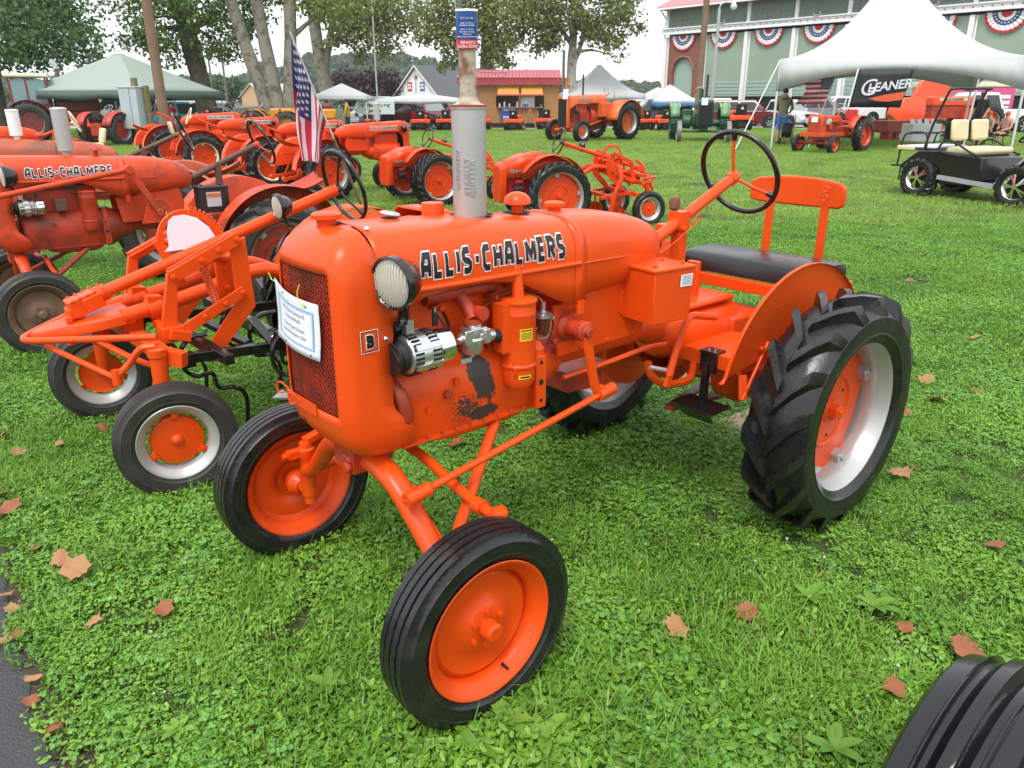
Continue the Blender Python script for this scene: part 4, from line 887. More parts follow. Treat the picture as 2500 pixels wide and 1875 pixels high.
def patch(name, seed, rad, nb, ncl, nw, hb=.05, ndry=3, mats=None):
    r = random.Random(seed); b = B()
    def pos():
        a = r.uniform(0, 2*pi); q = rad*math.sqrt(r.random()); return q*math.cos(a), q*math.sin(a)
    for _ in range(nb): x, y = pos(); blade(b, r, x, y, hb*r.uniform(.5, 1.35), r.uniform(.0022, .0042), 0, r.uniform(.3, 1.1))
    for _ in range(ndry): x, y = pos(); blade(b, r, x, y, hb*r.uniform(.5, 1.2), .0025, 3, 1.3)
    for _ in range(ncl):
        x, y = pos(); z = r.uniform(.018, .045); n0 = V((r.gauss(0, .3), r.gauss(0, .3), 1)); lr = r.uniform(.005, .0092); a0 = r.uniform(0, 6)
        for k in range(3):
            a = a0+2.09*k; oval(b, r, V((x+lr*1.0*math.cos(a), y+lr*1.0*math.sin(a), z+r.uniform(-.002, .002))), lr, 1.0, n0+V((.35*math.cos(a), .35*math.sin(a), 0)), 1)
        b.add([(x-.0008, y, 0), (x+.0008, y, 0), (x, y, z)], [(0, 1, 2)], 1)
    for _ in range(nw):
        x, y = pos(); z = r.uniform(.008, .042); oval(b, r, V((x, y, z)), r.uniform(.003, .0065), r.uniform(1.3, 2.4), V((r.gauss(0, .55), r.gauss(0, .55), 1)), 2)
    me = b.mesh(name, mats or [GRASS, CLOVER, WEED, DRY], 0)
    return me
def scatter(name, meshes, pts, scl, label=None, kinds=None):
    """one stuff object: points carrying instances picked at random"""
    col = bpy.data.collections.new(name+'_source')
    for k, me in enumerate(meshes): col.objects.link(bpy.data.objects.new(f'{name}_tuft', me))
    me = bpy.data.meshes.new(name); me.vertices.add(len(pts)); me.vertices.foreach_set('co', np.asarray(pts, np.float32).ravel())
    at = me.attributes.new('siz', 'FLOAT', 'POINT'); at.data.foreach_set('value', np.asarray(scl, np.float32))
    o = bpy.data.objects.new(name, me); C.objects.link(o); o['kind'] = 'stuff'
    if label: o['label'] = label
    g = bpy.data.node_groups.new(name, 'GeometryNodeTree'); g.interface.new_socket('Geometry', in_out='INPUT', socket_type='NodeSocketGeometry'); g.interface.new_socket('Geometry', in_out='OUTPUT', socket_type='NodeSocketGeometry')
    N = g.nodes; L = g.links; gi = N.new('NodeGroupInput'); go = N.new('NodeGroupOutput'); ip = N.new('GeometryNodeInstanceOnPoints'); ci = N.new('GeometryNodeCollectionInfo'); ci.inputs[0].default_value = col; ci.inputs[1].default_value = True; ci.inputs[2].default_value = True
    rv = N.new('FunctionNodeRandomValue'); rv.data_type = 'FLOAT_VECTOR'; rv.inputs[0].default_value = (-.12, -.12, 0); rv.inputs[1].default_value = (.12, .12, 6.283)
    na = N.new('GeometryNodeInputNamedAttribute'); na.data_type = 'FLOAT'; na.inputs[0].default_value = 'siz'
    if kinds is not None:
        a2 = me.attributes.new('patch_kind', 'INT', 'POINT'); a2.data.foreach_set('value', np.asarray(kinds, np.int32)); nk = N.new('GeometryNodeInputNamedAttribute'); nk.data_type = 'INT'; nk.inputs[0].default_value = 'patch_kind'; L.new(nk.outputs[0], ip.inputs['Instance Index'])
    m2p = N.new('GeometryNodeMeshToPoints'); L.new(gi.outputs[0], m2p.inputs[0]); L.new(m2p.outputs[0], ip.inputs['Points']); L.new(ci.outputs[0], ip.inputs['Instance']); ip.inputs['Pick Instance'].default_value = True
    L.new(rv.outputs[0], ip.inputs['Rotation']); L.new(na.outputs[0], ip.inputs['Scale']); L.new(ip.outputs[0], go.inputs[0])
    md = o.modifiers.new('scatter', 'NODES'); md.node_group = g
    return o
gr = np.random.default_rng(5)
def zone(y0, y1, per, x_of=lambda y: .72*y+.8):
    pts = []
    n = int((y1-y0)*2*x_of((y0+y1)/2)*per)
    y = gr.uniform(y0, y1, n*2); x = gr.uniform(-1, 1, n*2)*x_of(y1); k = np.abs(x) < x_of(y); x, y = x[k], y[k]
    return np.stack([x, y, np.zeros_like(x)], 1)[:n]
def field(p, s, seed):
    g = np.random.default_rng(seed); v = np.zeros(len(p))
    for k in range(7): a = g.uniform(0, 6.28); f = s*g.uniform(.5, 2.2); v += np.sin((p[:, 0]*math.cos(a)+p[:, 1]*math.sin(a))*f+g.uniform(0, 6.28))
    return v/2.6
def pick(p, n):
    """kind of patch: neighbouring patches tend to be alike"""
    f = field(p, 3.2, 3)+gr.normal(size=len(p))*.35; q = np.argsort(np.argsort(f))/len(f); return np.minimum((q*n).astype(int), n-1)
near = zone(1.2, 5.0, 240)
near = np.array([q for q in near if edge_side(q[0], q[1]) > .05+.05*gr.random()])
pm = [patch('lawn_patch', 11+k, .10, nb, nc, nw, hb, nd) for k, (nb, nc, nw, hb, nd) in enumerate(((52, 0, 40, .060, 5), (34, 3, 95, .045, 3), (22, 10, 90, .045, 3), (30, 11, 80, .045, 2), (34, 16, 50, .045, 2), (34, 6, 90, .05, 3), (64, 3, 30, .075, 4), (24, 0, 130, .04, 4)))]
scatter('grass', pm, near, (1.+.22*field(near, 2., 8))*gr.uniform(.75, 1.2, len(near)), 'mixed short grass and clover in front of the tractors', pick(near, len(pm)))
mid = zone(5.0, 12, 46, lambda y: .70*y+1.2); pm2 = [patch('lawn_patch', 31+k, .2, 120, (0, 8, 24)[k], (150, 150, 110)[k], .055, 8) for k in range(3)]
mid = np.array([q for q in mid if edge_side(q[0], q[1]) > .1])
scatter('grass', pm2, mid, gr.uniform(.8, 1.3, len(mid)), 'short grass around the parked tractors', pick(mid, 3))
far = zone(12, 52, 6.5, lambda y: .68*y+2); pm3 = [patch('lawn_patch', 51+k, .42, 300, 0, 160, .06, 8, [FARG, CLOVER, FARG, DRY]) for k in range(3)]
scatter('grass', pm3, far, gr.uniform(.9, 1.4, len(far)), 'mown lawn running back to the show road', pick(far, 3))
# ------------------------------------------------------------------ small rear-engined tractors with tube frames
def helix(p, q, r, turns, n=10):
    p = V(p); q = V(q); d = (q-p); u, w = frame_of(d); k = turns*n
    return [p+d*(i/k)+u*(r*math.cos(2*pi*i/n))+w*(r*math.sin(2*pi*i/n)) for i in range(k+1)]
def tube_frame_tractor(name, label, loc, rz, sc, group, paint=ORANGE2, gang=True, sicklebar=False, steer=0., dual=False):
    P = thing(name, label, 'tractor', loc, rz, sc, group)
    for s in (1, -1):
        steer_wheel(P, (0, s*.634, .276), s, .276, .118, .18, paint, SILVER, RUBOLD if gang else RUBBER, 'G', spin=.6+s, turn=steer)
        ag_wheel(P, (-1.56, s*.64, .52), s, .52, .20, .385, 22, paint, SILVER, RUBBER, spin=.2*s, lh=.026)
        if dual and s < 0: ag_wheel(P, (-1.56, s*.86, .52), s, .52, .20, .385, 22, paint, SILVER, RUBBER, spin=.5, lh=.026)
        b = B(); b.lathe([(.024, .31), (.03, .31), (.038, .36), (.038, .66), (.045, .665), (.045, .70), (0, .705)], 16, ax=(0, 0, 1), c=(0, s*.54, 0)); b.cyl((0, s*.54, .30), (0, s*.64, .276), .024); b.bar((-.02, s*.50, .66), (-.10, s*.60, .64), .05, .07); b.tube(crv([(.0, s*.53, .71), (.06, s*.50, .70), (.11, s*.45, .62), (.16, s*.42, .57)], 5), .016, 8); b.cyl((.16, s*.42, .53), (.16, s*.42, .60), .022)
        b.build('king_post', paint, P, 45)
        b = B(); b.tube([(.15, s*.42, .55), (.36, s*.06, .675)], .014, 10); b.build('steering_link', paint, P)
        b = B(); b.tube(crv([(.02, s*.13, .772), (-.2, s*.13, .805), (-.4, s*.13, .842), (-.55, s*.13, .885), (-.67, s*.13, .905), (-.79, s*.13, .892), (-.95, s*.13, .80), (-1.15, s*.13, .62), (-1.35, s*.13, .52), (-1.6, s*.13, .50)], 5), .038, 14)
        b.cyl((-.10, s*.13, .785), (-.17, s*.13, .80), .052, n=10); b.box((-.135, s*.13, .83), (.07, .07, .05), (0, -.1, 0)); b.cyl((-.135, s*.15, .78), (-.135, s*.15, .66), .011)
        b.build('frame_tube', paint, P, 45)
    b = B(); top = [(-.03, .155), (.08, .15), (.25, .095), (.38, .04), (.405, .0)]; top = top+[(x, -y) for x, y in top[-2::-1]]
    def zt(x): return .797-.06*max(0, x)/.4
    b.loft([[V((x*.99, y*.93, zt(x)-.06)) for x, y in top], [V((x, y, zt(x)-.055)) for x, y in top], [V((x, y, zt(x)-.012)) for x, y in top], [V((x*.985, y*.94, zt(x))) for x, y in top]]); b.build('nose_plate', paint, P, 30)
    b = B(); b.tube(crv([(-.03, .47, .735), (.12, .34, .728), (.28, .19, .718), (.40, .07, .710), (.435, 0, .708), (.40, -.07, .710), (.28, -.19, .718), (.12, -.34, .728), (-.03, -.47, .735)], 6), .0165, 10)
    for s in (1, -1): b.tube(crv([(.18, s*.28, .715), (.08, s*.40, .64), (.0, s*.47, .60), (-.05, s*.48, .61)], 4), .015, 8)
    b.build('front_guard', paint, P)
    b = B(); b.bar((-.03, -.5, .66), (-.03, .5, .66), .07, .06); b.box((-.03, 0, .70), (.10, .2, .10)); b.cyl((.10, 0, .62), (.10, 0, .75), .045); b.build('axle_bar', paint, P, bevel=.004)
    b = B(); b.box((.155, 0, .838), (.14, .10, .085), (0, .3, 0)); b.box((.12, 0, .845), (.09, .14, .07), (0, .3, 0)); b.box((.20, .0, .80), (.07, .09, .05))
    for k in range(5):
        for s in (1, -1): nut(b, (.21-.035*k, s*.05, .862+.011*k), (0, s*.3, 1), .010, .009)
    b.cyl((.10, 0, .862), (.04, 0, .882), .042, n=14); b.box((.24, .05, .78), (.03, .03, .03)); b.build('steering_gearbox', paint, P, bevel=.006)
    lo, hi = V((.07, 0, .873)), V((-1.272, 0, 1.283)); d = (hi-lo).normalized()
    b = B(); b.cyl(lo, hi, .0315, n=16); b.cyl(hi, hi+d*.03, .02, n=12, mi=1); b.build('steering_column', [paint, BLACK], P)
    q = V((0, 0, 1)).rotation_difference(d)
    use(cached('sw_g'+paint.name, lambda: steering_wheel_mesh(.21, .012, BLACK, BLACK)), 'steering_wheel', P, hi+d*.06, (q @ MX.Rotation(.4, 3, 'Z').to_quaternion()).to_euler())
    headlight(P, (-.875, .075, 1.225), R(0), .066, R(5))
    # depth quadrant with teeth
    b = B(); c0 = V((-.40, -.05, 1.06)); arc = []
    for k in range(25):
        a = R(168)-R(168-(-6))*k/24*.98; rx = .155+.035*(k/24); arc.append(c0+V((rx*math.cos(a)*-1 if False else rx*math.cos(a), 0, .18*math.sin(a))))
    arc = [V((-2*.40-p.x, p.y, p.z)) for p in arc]
    b.loft([[p+V((0, -.008, 0)), p+V((0, .008, 0)), (p-c0)*.82+c0+V((0, .008, 0)), (p-c0)*.82+c0+V((0, -.008, 0))] for p in arc])
    for k in range(13, 25):
        p = arc[k]; o = (p-c0).normalized(); b.box(p+o*.008, (.012, .014, .016), (0, 0, 0))
    b.bar(arc[0], (-.35, -.05, .84), .016, .045, up=(1, 0, 0)); b.bar(arc[-1], (-.52, -.05, .9), .016, .045, up=(1, 0, 0)); b.build('depth_quadrant', paint, P, bevel=.002)
    for s in (1, -1):
        y = s*.33
        b = B(); b.bar((-.175, y, .972), (-.53, y, 1.125), .012, .062); b.bar((-.18, y-s*.035, .985), (-.50, y-s*.035, 1.12), .012, .05); b.bar((-.175, y-.03*s, .99), (-.30, y-.03*s, 1.045), .06, .01)
        for x, z in ((-.185, .976), (-.33, 1.038), (-.42, 1.077), (-.52, 1.12)): nut(b, (x, y, z), (0, s, 0), .014, .018)
        b.bar((-.19, y, .70), (-.53, y, .855), .012, .055)
        for x, z in ((-.31, .757), (-.42, .805), (-.515, .848)): nut(b, (x, y, z), (0, s, 0), .012, .018)
        b.build('link_bar', paint, P, bevel=.002)
        b = B(); b.prism([(-.485, y-s*.03, 1.09), (-.57, y-s*.03, 1.125), (-.585, y-s*.03, .76), (-.36, y-s*.03, .53), (-.29, y-s*.03, .52), (-.28, y-s*.03, .56), (-.49, y-s*.03, .80)], (0, s*.014, 0)); b.build('lift_plate', paint, P, bevel=.002)
        b = B(); b.lathe([(.035, -.02), (.035, .0), (.028, .02), (.008, .07), (.006, .13), (0, .135)], 14, ax=(-.2, s, -.1), c=(-.315, y-s*.01, .545)); b.build('pivot_pin', REDP, P)
        b = B(); b.prism([(-.165, y-s*.01, .99), (-.21, y-s*.01, .975), (-.175, y-s*.01, .72), (-.10, y-s*.01, .72)], (0, -s*.03, 0)); b.box((-.145, y-s*.03, .695), (.10, .10, .075)); b.box((-.17, y, .69), (.10, .09, .05), (0, -.3, 0)); b.bar((-.14, .12*s, .715), (-.14, y-s*.05, .70), .05, .05); b.build('front_arm', paint, P, bevel=.003)
        b = B(); b.tube(helix((-.345, y-s*.055, 1.02), (-.40, y-s*.055, .79), .019, 22, 8), .0045, 5); b.build('lift_spring', paint, P)
        b = B(); b.tube(crv([(-.37, y-s*.02, 1.05), (-.45, y-s*.10, 1.02), (-.52, s*.16, 1.0), (-.56, s*.05, 1.0)], 4), .024, 10); b.box((-.50, s*.17, .90), (.10, .02, .22)); nut(b, (-.5, s*.18, .95), (0, s, 0), .014, .02); nut(b, (-.5, s*.18, .85), (0, s, 0), .014, .02); b.build('rock_shaft', paint, P, bevel=.002)
    if gang:
        b = B()
        for z, y in ((.585, .40), (.62, -.40)): b.bar((-.16, y, z), (-1.0, y, z-.06), .05, .05)
        b.bar((-.30, -.62, .60), (-.30, .62, .60), .05, .05); b.bar((-.66, -.62, .60), (-.66, .70, .575), .06, .06); b.bar((-.34, .12, .70), (-.5, .35, .58), .05, .03); b.box((-.16, .43, .583), (.07, .06, .07)); b.box((-.62, .52, .60), (.07, .06, .13)); b.bar((-.56, .30, .70), (-.62, .42, .56), .06, .012)
        for x, y in ((-.62, .556), (-.60, .45)): nut(b, (x, y, .62), (0, 1, 0), .012, .012, 1)
        b.build('tool_bar', [BLACK, CHROME], P, bevel=.003)
        for x, y, sc_ in ((-.66, .56, 1.), (-.28, .30, .9), (-.30, -.35, .9), (-.66, -.1, 1.), (-.72, .15, 1.)):
            r_ = .125*sc_; cx, cz = x, .55
            b = B(); b.tube(crv([(cx+r_*math.cos(a), y, cz+r_*math.sin(a)) for a in (1.9, 1.1, .3, -.5, -1.2, -1.9)]+[(cx-.06, y, cz-.19), (cx-.15, y, cz-.21), (cx-.20, y, cz-.28), (cx-.19, y, .12)], 4), .012, 6, sq=1.); b.build('spring_shank', BLACK, P)
            b = B(); b.prism([(cx-.13, y, .06), (cx-.23, y-.06, .05), (cx-.20, y, .10), (cx-.23, y+.06, .05)], (0, 0, .012)); b.build('sweep_blade', GALV, P)
    else:
        # ploughing discs and arms, all in tractor paint
        b = B(); b.bar((-.2, -.6, .50), (-.2, .6, .50), .06, .06); b.bar((-.6, -.5, .46), (-.6, .5, .46), .06, .06); b.tube(crv([(-.5, -.45, .95), (-.45, -.5, .75), (-.55, -.5, .5), (-.6, -.48, .2)], 5), .04, 8)
        for s in (1, -1): b.bar((-.15, s*.4, .52), (-.75, s*.4, .44), .05, .05); b.tube(crv([(-.1, s*.3, 1.02), (.0, s*.35, .92), (.05, s*.4, .75)], 4), .022, 8)
        b.build('tool_frame', paint, P, bevel=.003)
        for x, y, a in ((-.5, -.42, .4), (-.35, -.30, 1.2), (-.5, .35, .4)):
            b = B(); b.lathe([(0, .02), (.06, .014), (.135, -.012), (.137, -.008), (.06, .02), (0, .026)], 22, ax=(math.sin(a), math.cos(a), .15), c=(x, y, .17)); b.bar((x, y, .17), (x, y, .50), .03, .03); b.build('disc_blade', paint, P)
    # seat, rear engine under its cover
    b = B(); n = 9; rings = []
    for i in range(n+1):
        t = i/n; x = -1.78+.42*t; wd = .19*math.sin(pi*min(1, .25+t*.7))**.6; z0 = .93+.09*(1-t)**2.5
        rings.append([V((x, wd*(j/4), z0+.05*abs(j/4)**2.2)) for j in range(-4, 5)])
    b.loft(rings, closed=False, caps=False); o = b.build('seat_pan', paint, P, 60); sd = o.modifiers.new('sheet', 'SOLIDIFY'); sd.thickness = .006
    b = B(); rings = []
    for x, zt_, hw, zb in ((-1.80, 1.13, .24, .78), (-1.95, 1.13, .24, .78), (-2.28, 1.0, .22, .78)):
        rings.append([V((x, s_*hw*k, z)) for s_, k, z in ((1, 1, zb), (1, 1, zt_-.07), (1, .75, zt_), (-1, .75, zt_), (-1, 1, zt_-.07), (-1, 1, zb))])
    b.loft(rings, closed=False, caps=False); o = b.build('engine_hood', paint, P, 40, bevel=.01); sd = o.modifiers.new('sheet', 'SOLIDIFY'); sd.thickness = .008
    b = B(); rings = []
    for x, k in ((-2.27, 1.), (-2.33, .99), (-2.37, .92)):
        zt_ = 1.005 if k == 1. else 1.0-.05*(1-k)*10; rings.append([V((x, s_*.225*q_*k, z)) for s_, q_, z in ((1, .8, .40), (1, 1, .48), (1, 1, zt_-.06), (1, .7, zt_), (-1, .7, zt_), (-1, 1, zt_-.06), (-1, 1, .48), (-1, .8, .40))])
    b.loft(rings); b.build('rear_grille_shell', paint, P, 40, bevel=.012)
    b = B(); b.box((-2.0, 0, .66), (.46, .26, .30)); b.box((-2.0, 0, .86), (.40, .2, .14)); b.cyl((-2.12, -.14, .72), (-1.98, -.16, .72), .06); b.cyl((-1.95, -.15, .86), (-1.95, -.15, .94), .035); b.box((-1.6, 0, .54), (.5, .22, .26)); b.build('engine', REDP if not gang else paint, P, bevel=.015)
    b = B(); b.cyl((-2.14, -.19, .60), (-2.0, -.2, .60), .07); b.cyl((-2.10, -.18, .82), (-2.0, -.18, .82), .05); b.cyl((-1.86, -.18, .8), (-1.86, -.2, .66), .03); b.build('engine_fittings', BLACKM, P)
    b = B(); b.cyl((-1.98, -.19, .77), (-1.98, -.2, .84), .035, .03); b.build('oil_filter', WHITE, P)
    b = B(); b.cyl((-1.56, -.6, .52), (-1.56, .6, .52), .075)
    for s in (1, -1): b.lathe([(0, .0), (.15, .0), (.16, .05), (.12, .08), (0, .09)], 20, ax=(0, s, 0), c=(-1.56, s*.42, .52))
    b.build('rear_axle', paint, P, 40)
    for s in (1, -1):
        b = B(); n = 12; rg = []
        for k in range(n+1):
            a = R(20)+R(125)*k/n; rr_ = .60; w0 = .16 if k > 3 else .16+.04*(3-k)
            rg.append([V((-1.58+rr_*math.cos(a), s*y, .52+rr_*math.sin(a)*1.02)) for y in (.25, .48)])
        b.loft(rg, closed=False, caps=False); b.add([(-1.58+.55*math.cos(R(20)+R(125)*k/n)*q_, s*.25, .52+.55*q_*math.sin(R(20)+R(125)*k/n)) for k in range(n+1) for q_ in (1.08, .6)], [(2*k, 2*k+1, 2*k+3, 2*k+2) for k in range(n)]); o = b.build('fender', paint, P, 50); sd = o.modifiers.new('sheet', 'SOLIDIFY'); sd.thickness = .006
        b = B(); L0 = text_width('ALLIS-CHALMERS', .045, .2, .2, .7)
        def pl(u, v, l, s=s):
            x = (-2.22+u*.40/L0) if s < 0 else (-1.82-u*.40/L0); return V((x, s*(interp([(-2.28, .2225), (-1.95, .2425), (-1.8, .2425)], x)+l+.0045), .865+v))
        lettering(b, 'ALLIS-CHALMERS', .045, pl, .2, .06, .2, .7, .0006); b.build('hood_lettering', [INK, WPRINT], P, 0)
    if sicklebar:
        b = B(); b.bar((-1.1, -.95, .55), (-1.18, -.98, 1.85), .015, .10, up=(1, 0, 0)); b.box((-1.185, -.98, 1.90), (.42, .05, .05)); b.prism([(-1.1, -.99, 1.88), (-.9, -.99, 1.80), (-.82, -.99, 1.70), (-.86, -.99, 1.68), (-1.05, -.99, 1.80)], (0, .02, 0)); b.bar((-1.1, -.6, .45), (-1.1, -.98, .55), .06, .06); b.build('sickle_bar', REDP, P, bevel=.002)
        for k in range(16):
            z = .65+.075*k; x = -1.1-.08*(z-.55)/1.3; b = B(); b.prism([(x-.04, -.985, z-.022), (x-.17, -.985, z), (x-.04, -.985, z+.022)], (0, .014, 0)); b.build('sickle_guard', REDP, P)
        b = B(); b.prism([(-1.0, -.72, 1.02), (-.55, -.8, 1.30), (-.48, -.8, 1.40), (-.62, -.8, 1.38), (-1.05, -.74, 1.1)], (0, .02, 0)); b.build('swath_board', WHITE, P, bevel=.01)
    return P
gone = tube_frame_tractor('small_tractor', 'bright orange tube-framed tractor with black cultivator shanks, beside the nearest tractor', (-1.994, 3.825, 0), 3.856, 1., 'small rear-engined tractors', ORANGE, True, steer=R(-11))
tube_frame_tractor('small_tractor', 'small rear-engined orange tractor with plough discs and single front wheel showing, behind the seat', (1.848, 12.297, 0), .324, .923, 'small rear-engined tractors', ORANGE2, False)
tube_frame_tractor('small_tractor', 'small rear-engined orange tractor with dual tyres and raised red sickle bar behind the silver muffler', (-.58, 15.329, 0), .60, .862, 'small rear-engined tractors', ORANGE2, False, True, dual=True)
# blank paper tied into the toothed quadrant
pp = thing('paper_sheet', 'blank white paper tied inside the toothed orange quadrant of the tube-framed tractor', 'paper'); pp.matrix_world = gone.matrix_basis.copy()
b = B(); b.prism([(-.275, -.035, 1.035), (-.30, -.035, 1.06), (-.30, -.035, 1.13), (-.315, -.035, 1.19), (-.345, -.035, 1.212), (-.40, -.035, 1.215), (-.46, -.035, 1.195), (-.52, -.035, 1.14), (-.56, -.035, 1.06), (-.56, -.035, 1.035)], (0, .002, 0)); b.build('sheet', PAPER, pp)
b = B()
for x, z in ((-.315, 1.20), (-.425, 1.215)): b.tube(crv([(x, -.03, z), (x+.006, -.025, z+.02), (x+.002, -.03, z+.035), (x-.004, -.06, z+.03)], 4), .0015, 5)
b.build('tie', YELLOW, pp)
# ------------------------------------------------------------------ other letter-series tractors
def letter_tractor(name, label, loc, rz, sc, group, paint, hood=None, lower=None, tail=True, rub=RUBBER, wheelc=None, rimc=SILVER, muffler='tall', flag=None, lamp=True, text=True, plate=None, sw=BLACK, seat=None, front_disc_=None, fr_rim=None, col=None):
    hood = hood or paint; lower = lower or paint; wheelc = wheelc or paint
    P = thing(name, label, 'tractor', loc, rz, sc, group)
    for s in (1, -1):
        ag_wheel(P, (0, s*.68, .522), s, disc=wheelc, rim=rimc, rub=rub, spin=.3*s)
        steer_wheel(P, (1.876, s*.611, .317), s, disc=front_disc_ or wheelc, rim=fr_rim or front_disc_ or wheelc, rub=rub, spin=1.*s)
    build_hood(P, hood); build_shell(P, hood, None, False); build_engine(P, lower, lower); build_driveline(P, lower)
    for s in (1, -1):
        b = B()
        if text and not plate:
            L0 = text_width('ALLIS-CHALMERS', .075, .2, .2, .70); x0, x1 = 1.757, 1.148; sx = (x0-x1)/L0
            def place(u, v, l, s=s):
                x = x0-u*sx if s > 0 else x1+u*sx; z = 1.262+v-(x0-x)*.010; return V((x, s*(hood_y(x, z)+l+.0006), z))
            lettering(b, 'ALLIS-CHALMERS', .075, place, .2, .07, .2, .70); b.build('hood_lettering', [INK, WPRINT], P, 0)
        if plate:
            b.box((1.5, s*.199, 1.30), (.70, .006, .085)); b.build('name_plate', plate, P)
            b = B(); L0 = text_width('ALLIS-CHALMERS', .05, .22, .22, .8); sx = .64/L0
            lettering(b, 'ALLIS-CHALMERS', .05, lambda u, v, l, s=s: V(((1.82-u*sx) if s > 0 else (1.18+u*sx), s*(.2025+l), 1.275+v)), .22, 0, .22, .8); b.build('hood_lettering', INK, P, 0)
        b = B(); p = arch(s); b.tube(p, [.045-.010*k/(len(p)-1) for k in range(len(p))], 12, sq=.8); b.cyl((1.876, s*.478, .27), (1.876, s*.478, .52), .028); b.cyl((1.876, s*.478, .317), (1.876, s*.60, .317), .026); b.build('axle_beam', paint, P, 50)
        b = B(); b.tube([(1.86, s*.43, .43), (1.40, s*.12, .70)], .020, 10); b.build('radius_rod', lower, P)
        if lamp: headlight(P, (1.90, s*.265, 1.288), R(6*s), .078)
        use(cached('fend%d%s' % (s, hood.name), lambda: fender_mesh(hood, flip=s, yo=.22, r=.60)), 'fender', P)
        b = B(); b.box((.17, s*.28, .757), (.36, .30, .008)); b.box((.345, s*.28, .728), (.012, .32, .06)); b.build('platform', paint, P)
    b = B(); b.box((1.90, 0, .665), (.13, .13, .09)); b.tube(crv([(1.72, -.52, .575), (1.72, -.25, .60), (1.72, .05, .636), (1.72, .28, .592), (1.72, .53, .578)], 5), .0175, 10); b.build('tie_rod', paint, P)
    if muffler:
        h = 1.75 if muffler == 'tall' else 1.68; cx = 1.424
        b = B(); c = (cx, .012, 0); b.lathe([(0, 1.37), (.028, 1.37), (.028, 1.44), (.058, 1.445), (.058, h), (.062, h+.003), (.058, h+.014), (.03, h+.02), (0, h+.02)], 28, ax=(0, 0, 1), c=c); b.build('muffler', SILVER if muffler == 'tall' else WHITE, P, 35)
    b = B(); b.lathe([(.019, 1.3), (.019, 1.435), (.05, 1.44), (.049, 1.448), (.03, 1.47), (0, 1.478)], 20, ax=(0, 0, 1), c=(1.213, .012, 0)); b.build('intake_cap', lower if lower is not paint else paint, P)
    alternator(P, (1.79, .205, 1.045))
    b = B(); b.tube([(1.70, .12, 1.186), (1.415, .12, 1.19)], .026, 12); b.box((1.555, .17, 1.05), (.08, .08, .09)); b.build('manifold', mat('iron_brown', (.10, .05, .035), .6, var=.2), P, bevel=.004)
    b = B(); flange_can(b, (1.365, .195, 0), .06, .855, 1.14); b.build('air_cleaner', lower, P, 40)
    b = B()
    for s in (1, -1):
        b.prism([(1.12, s*.128, .87), (.64, s*.128, .875), (.615, s*.128, 1.0), (.66, s*.128, 1.16), (.80, s*.128, 1.14), (1.0, s*.128, 1.08), (1.15, s*.128, 1.07)], (0, s*.012, 0))
    b.build('cowl_panel', hood, P)
    hub = V((-.112, 0, 1.439)); low = V((.64, 0, 1.12)); d = (hub-low).normalized()
    b = B(); b.cyl(low, hub-d*.01, .0255, n=14); b.box((.255, 0, 1.16), (.05, .05, .28)); b.build('steering_column', col or paint, P)
    q = V((0, 0, 1)).rotation_difference(d)
    use(cached('sw'+sw.name+paint.name, lambda: steering_wheel_mesh(.205, .0125, sw, paint if sw is BLACK else sw)), 'steering_wheel', P, hub+d*.055, q.to_euler())
    if seat:
        b = B(); b.box((-.42, 0, .99), (.36, .46, .10)); b.build('seat_cushion', seat, P, bevel=.03); b = B(); b.box((-.62, 0, 1.18), (.07, .46, .30), (0, R(-12), 0)); b.build('seat_back', seat, P, bevel=.03)
    else:
        b = B(); n = 9; rings = []
        for i in range(n+1):
            t = i/n; x = -.72+.46*t; wd = .21*math.sin(pi*min(1, .25+t*.7))**.6; z0 = .98+.13*(1-t)**2.5; rings.append([V((x, wd*(j/4), z0+.06*abs(j/4)**2.2)) for j in range(-4, 5)])
        b.loft(rings, closed=False, caps=False); o = b.build('seat_pan', lower, P, 60); sd = o.modifiers.new('sheet', 'SOLIDIFY'); sd.thickness = .006
    b = B(); b.box((-.3, 0, .86), (.7, .08, .04)); b.box((-.2, 0, .80), (.06, .06, .3)); b.build('seat_frame', paint, P)
    b = B()
    for s in (1, -1): b.bar((-.2, s*.3, .50), (-.75, s*.32, .42), .05, .06); b.cyl((-.75, s*.28, .42), (-.75, s*.36, .42), .05); b.bar((-.5, s*.31, .46), (-.35, s*.3, .75), .03, .03)
    b.build('lift_arm', paint, P, bevel=.004)
    return P
second = letter_tractor('tractor', 'weathered orange tractor with black battery and muddy brown front wheel, left of tube-framed tractor', (-2.35, 7.10, 0), 3.795, .975, 'old orange tractors', ORDULL, ORDULL, ORDIRT, rub=RUBOLD, wheelc=ORDIRT, front_disc_=mat('mud_brown', (.16, .09, .055), .7, var=.25, vscale=8, bump=.1), col=mat('iron_brown', (.10, .05, .035), .6))
b = B(); b.box((.42, .27, 1.02), (.24, .18, .2)); b.box((.42, .27, 1.125), (.25, .19, .02))
for x in (.34, .5): b.cyl((x, .27, 1.13), (x, .27, 1.15), .012)
bt_ = b.build('battery', BLACKM, second, bevel=.006)
b = B(); b.box((.43, .362, 1.03), (.12, .003, .12)); b.build('battery_label', mat('label_grey', (.45, .47, .5), .4), bt_); b = B(); b.box((.43, .365, 1.065), (.11, .003, .03)); b.build('label_band', mat('label_red', (.55, .12, .03), .4), bt_)
b = B(); b.cyl((1.05, .30, 1.30), (2.25, .42, 1.12), .022, n=12); b.bar((1.05, .30, 1.30), (.86, .29, .95), .02, .05); b.cyl((1.05, .27, 1.30), (1.05, .34, 1.30), .035); b.cyl((.86, .25, .95), (.86, .33, .95), .03)
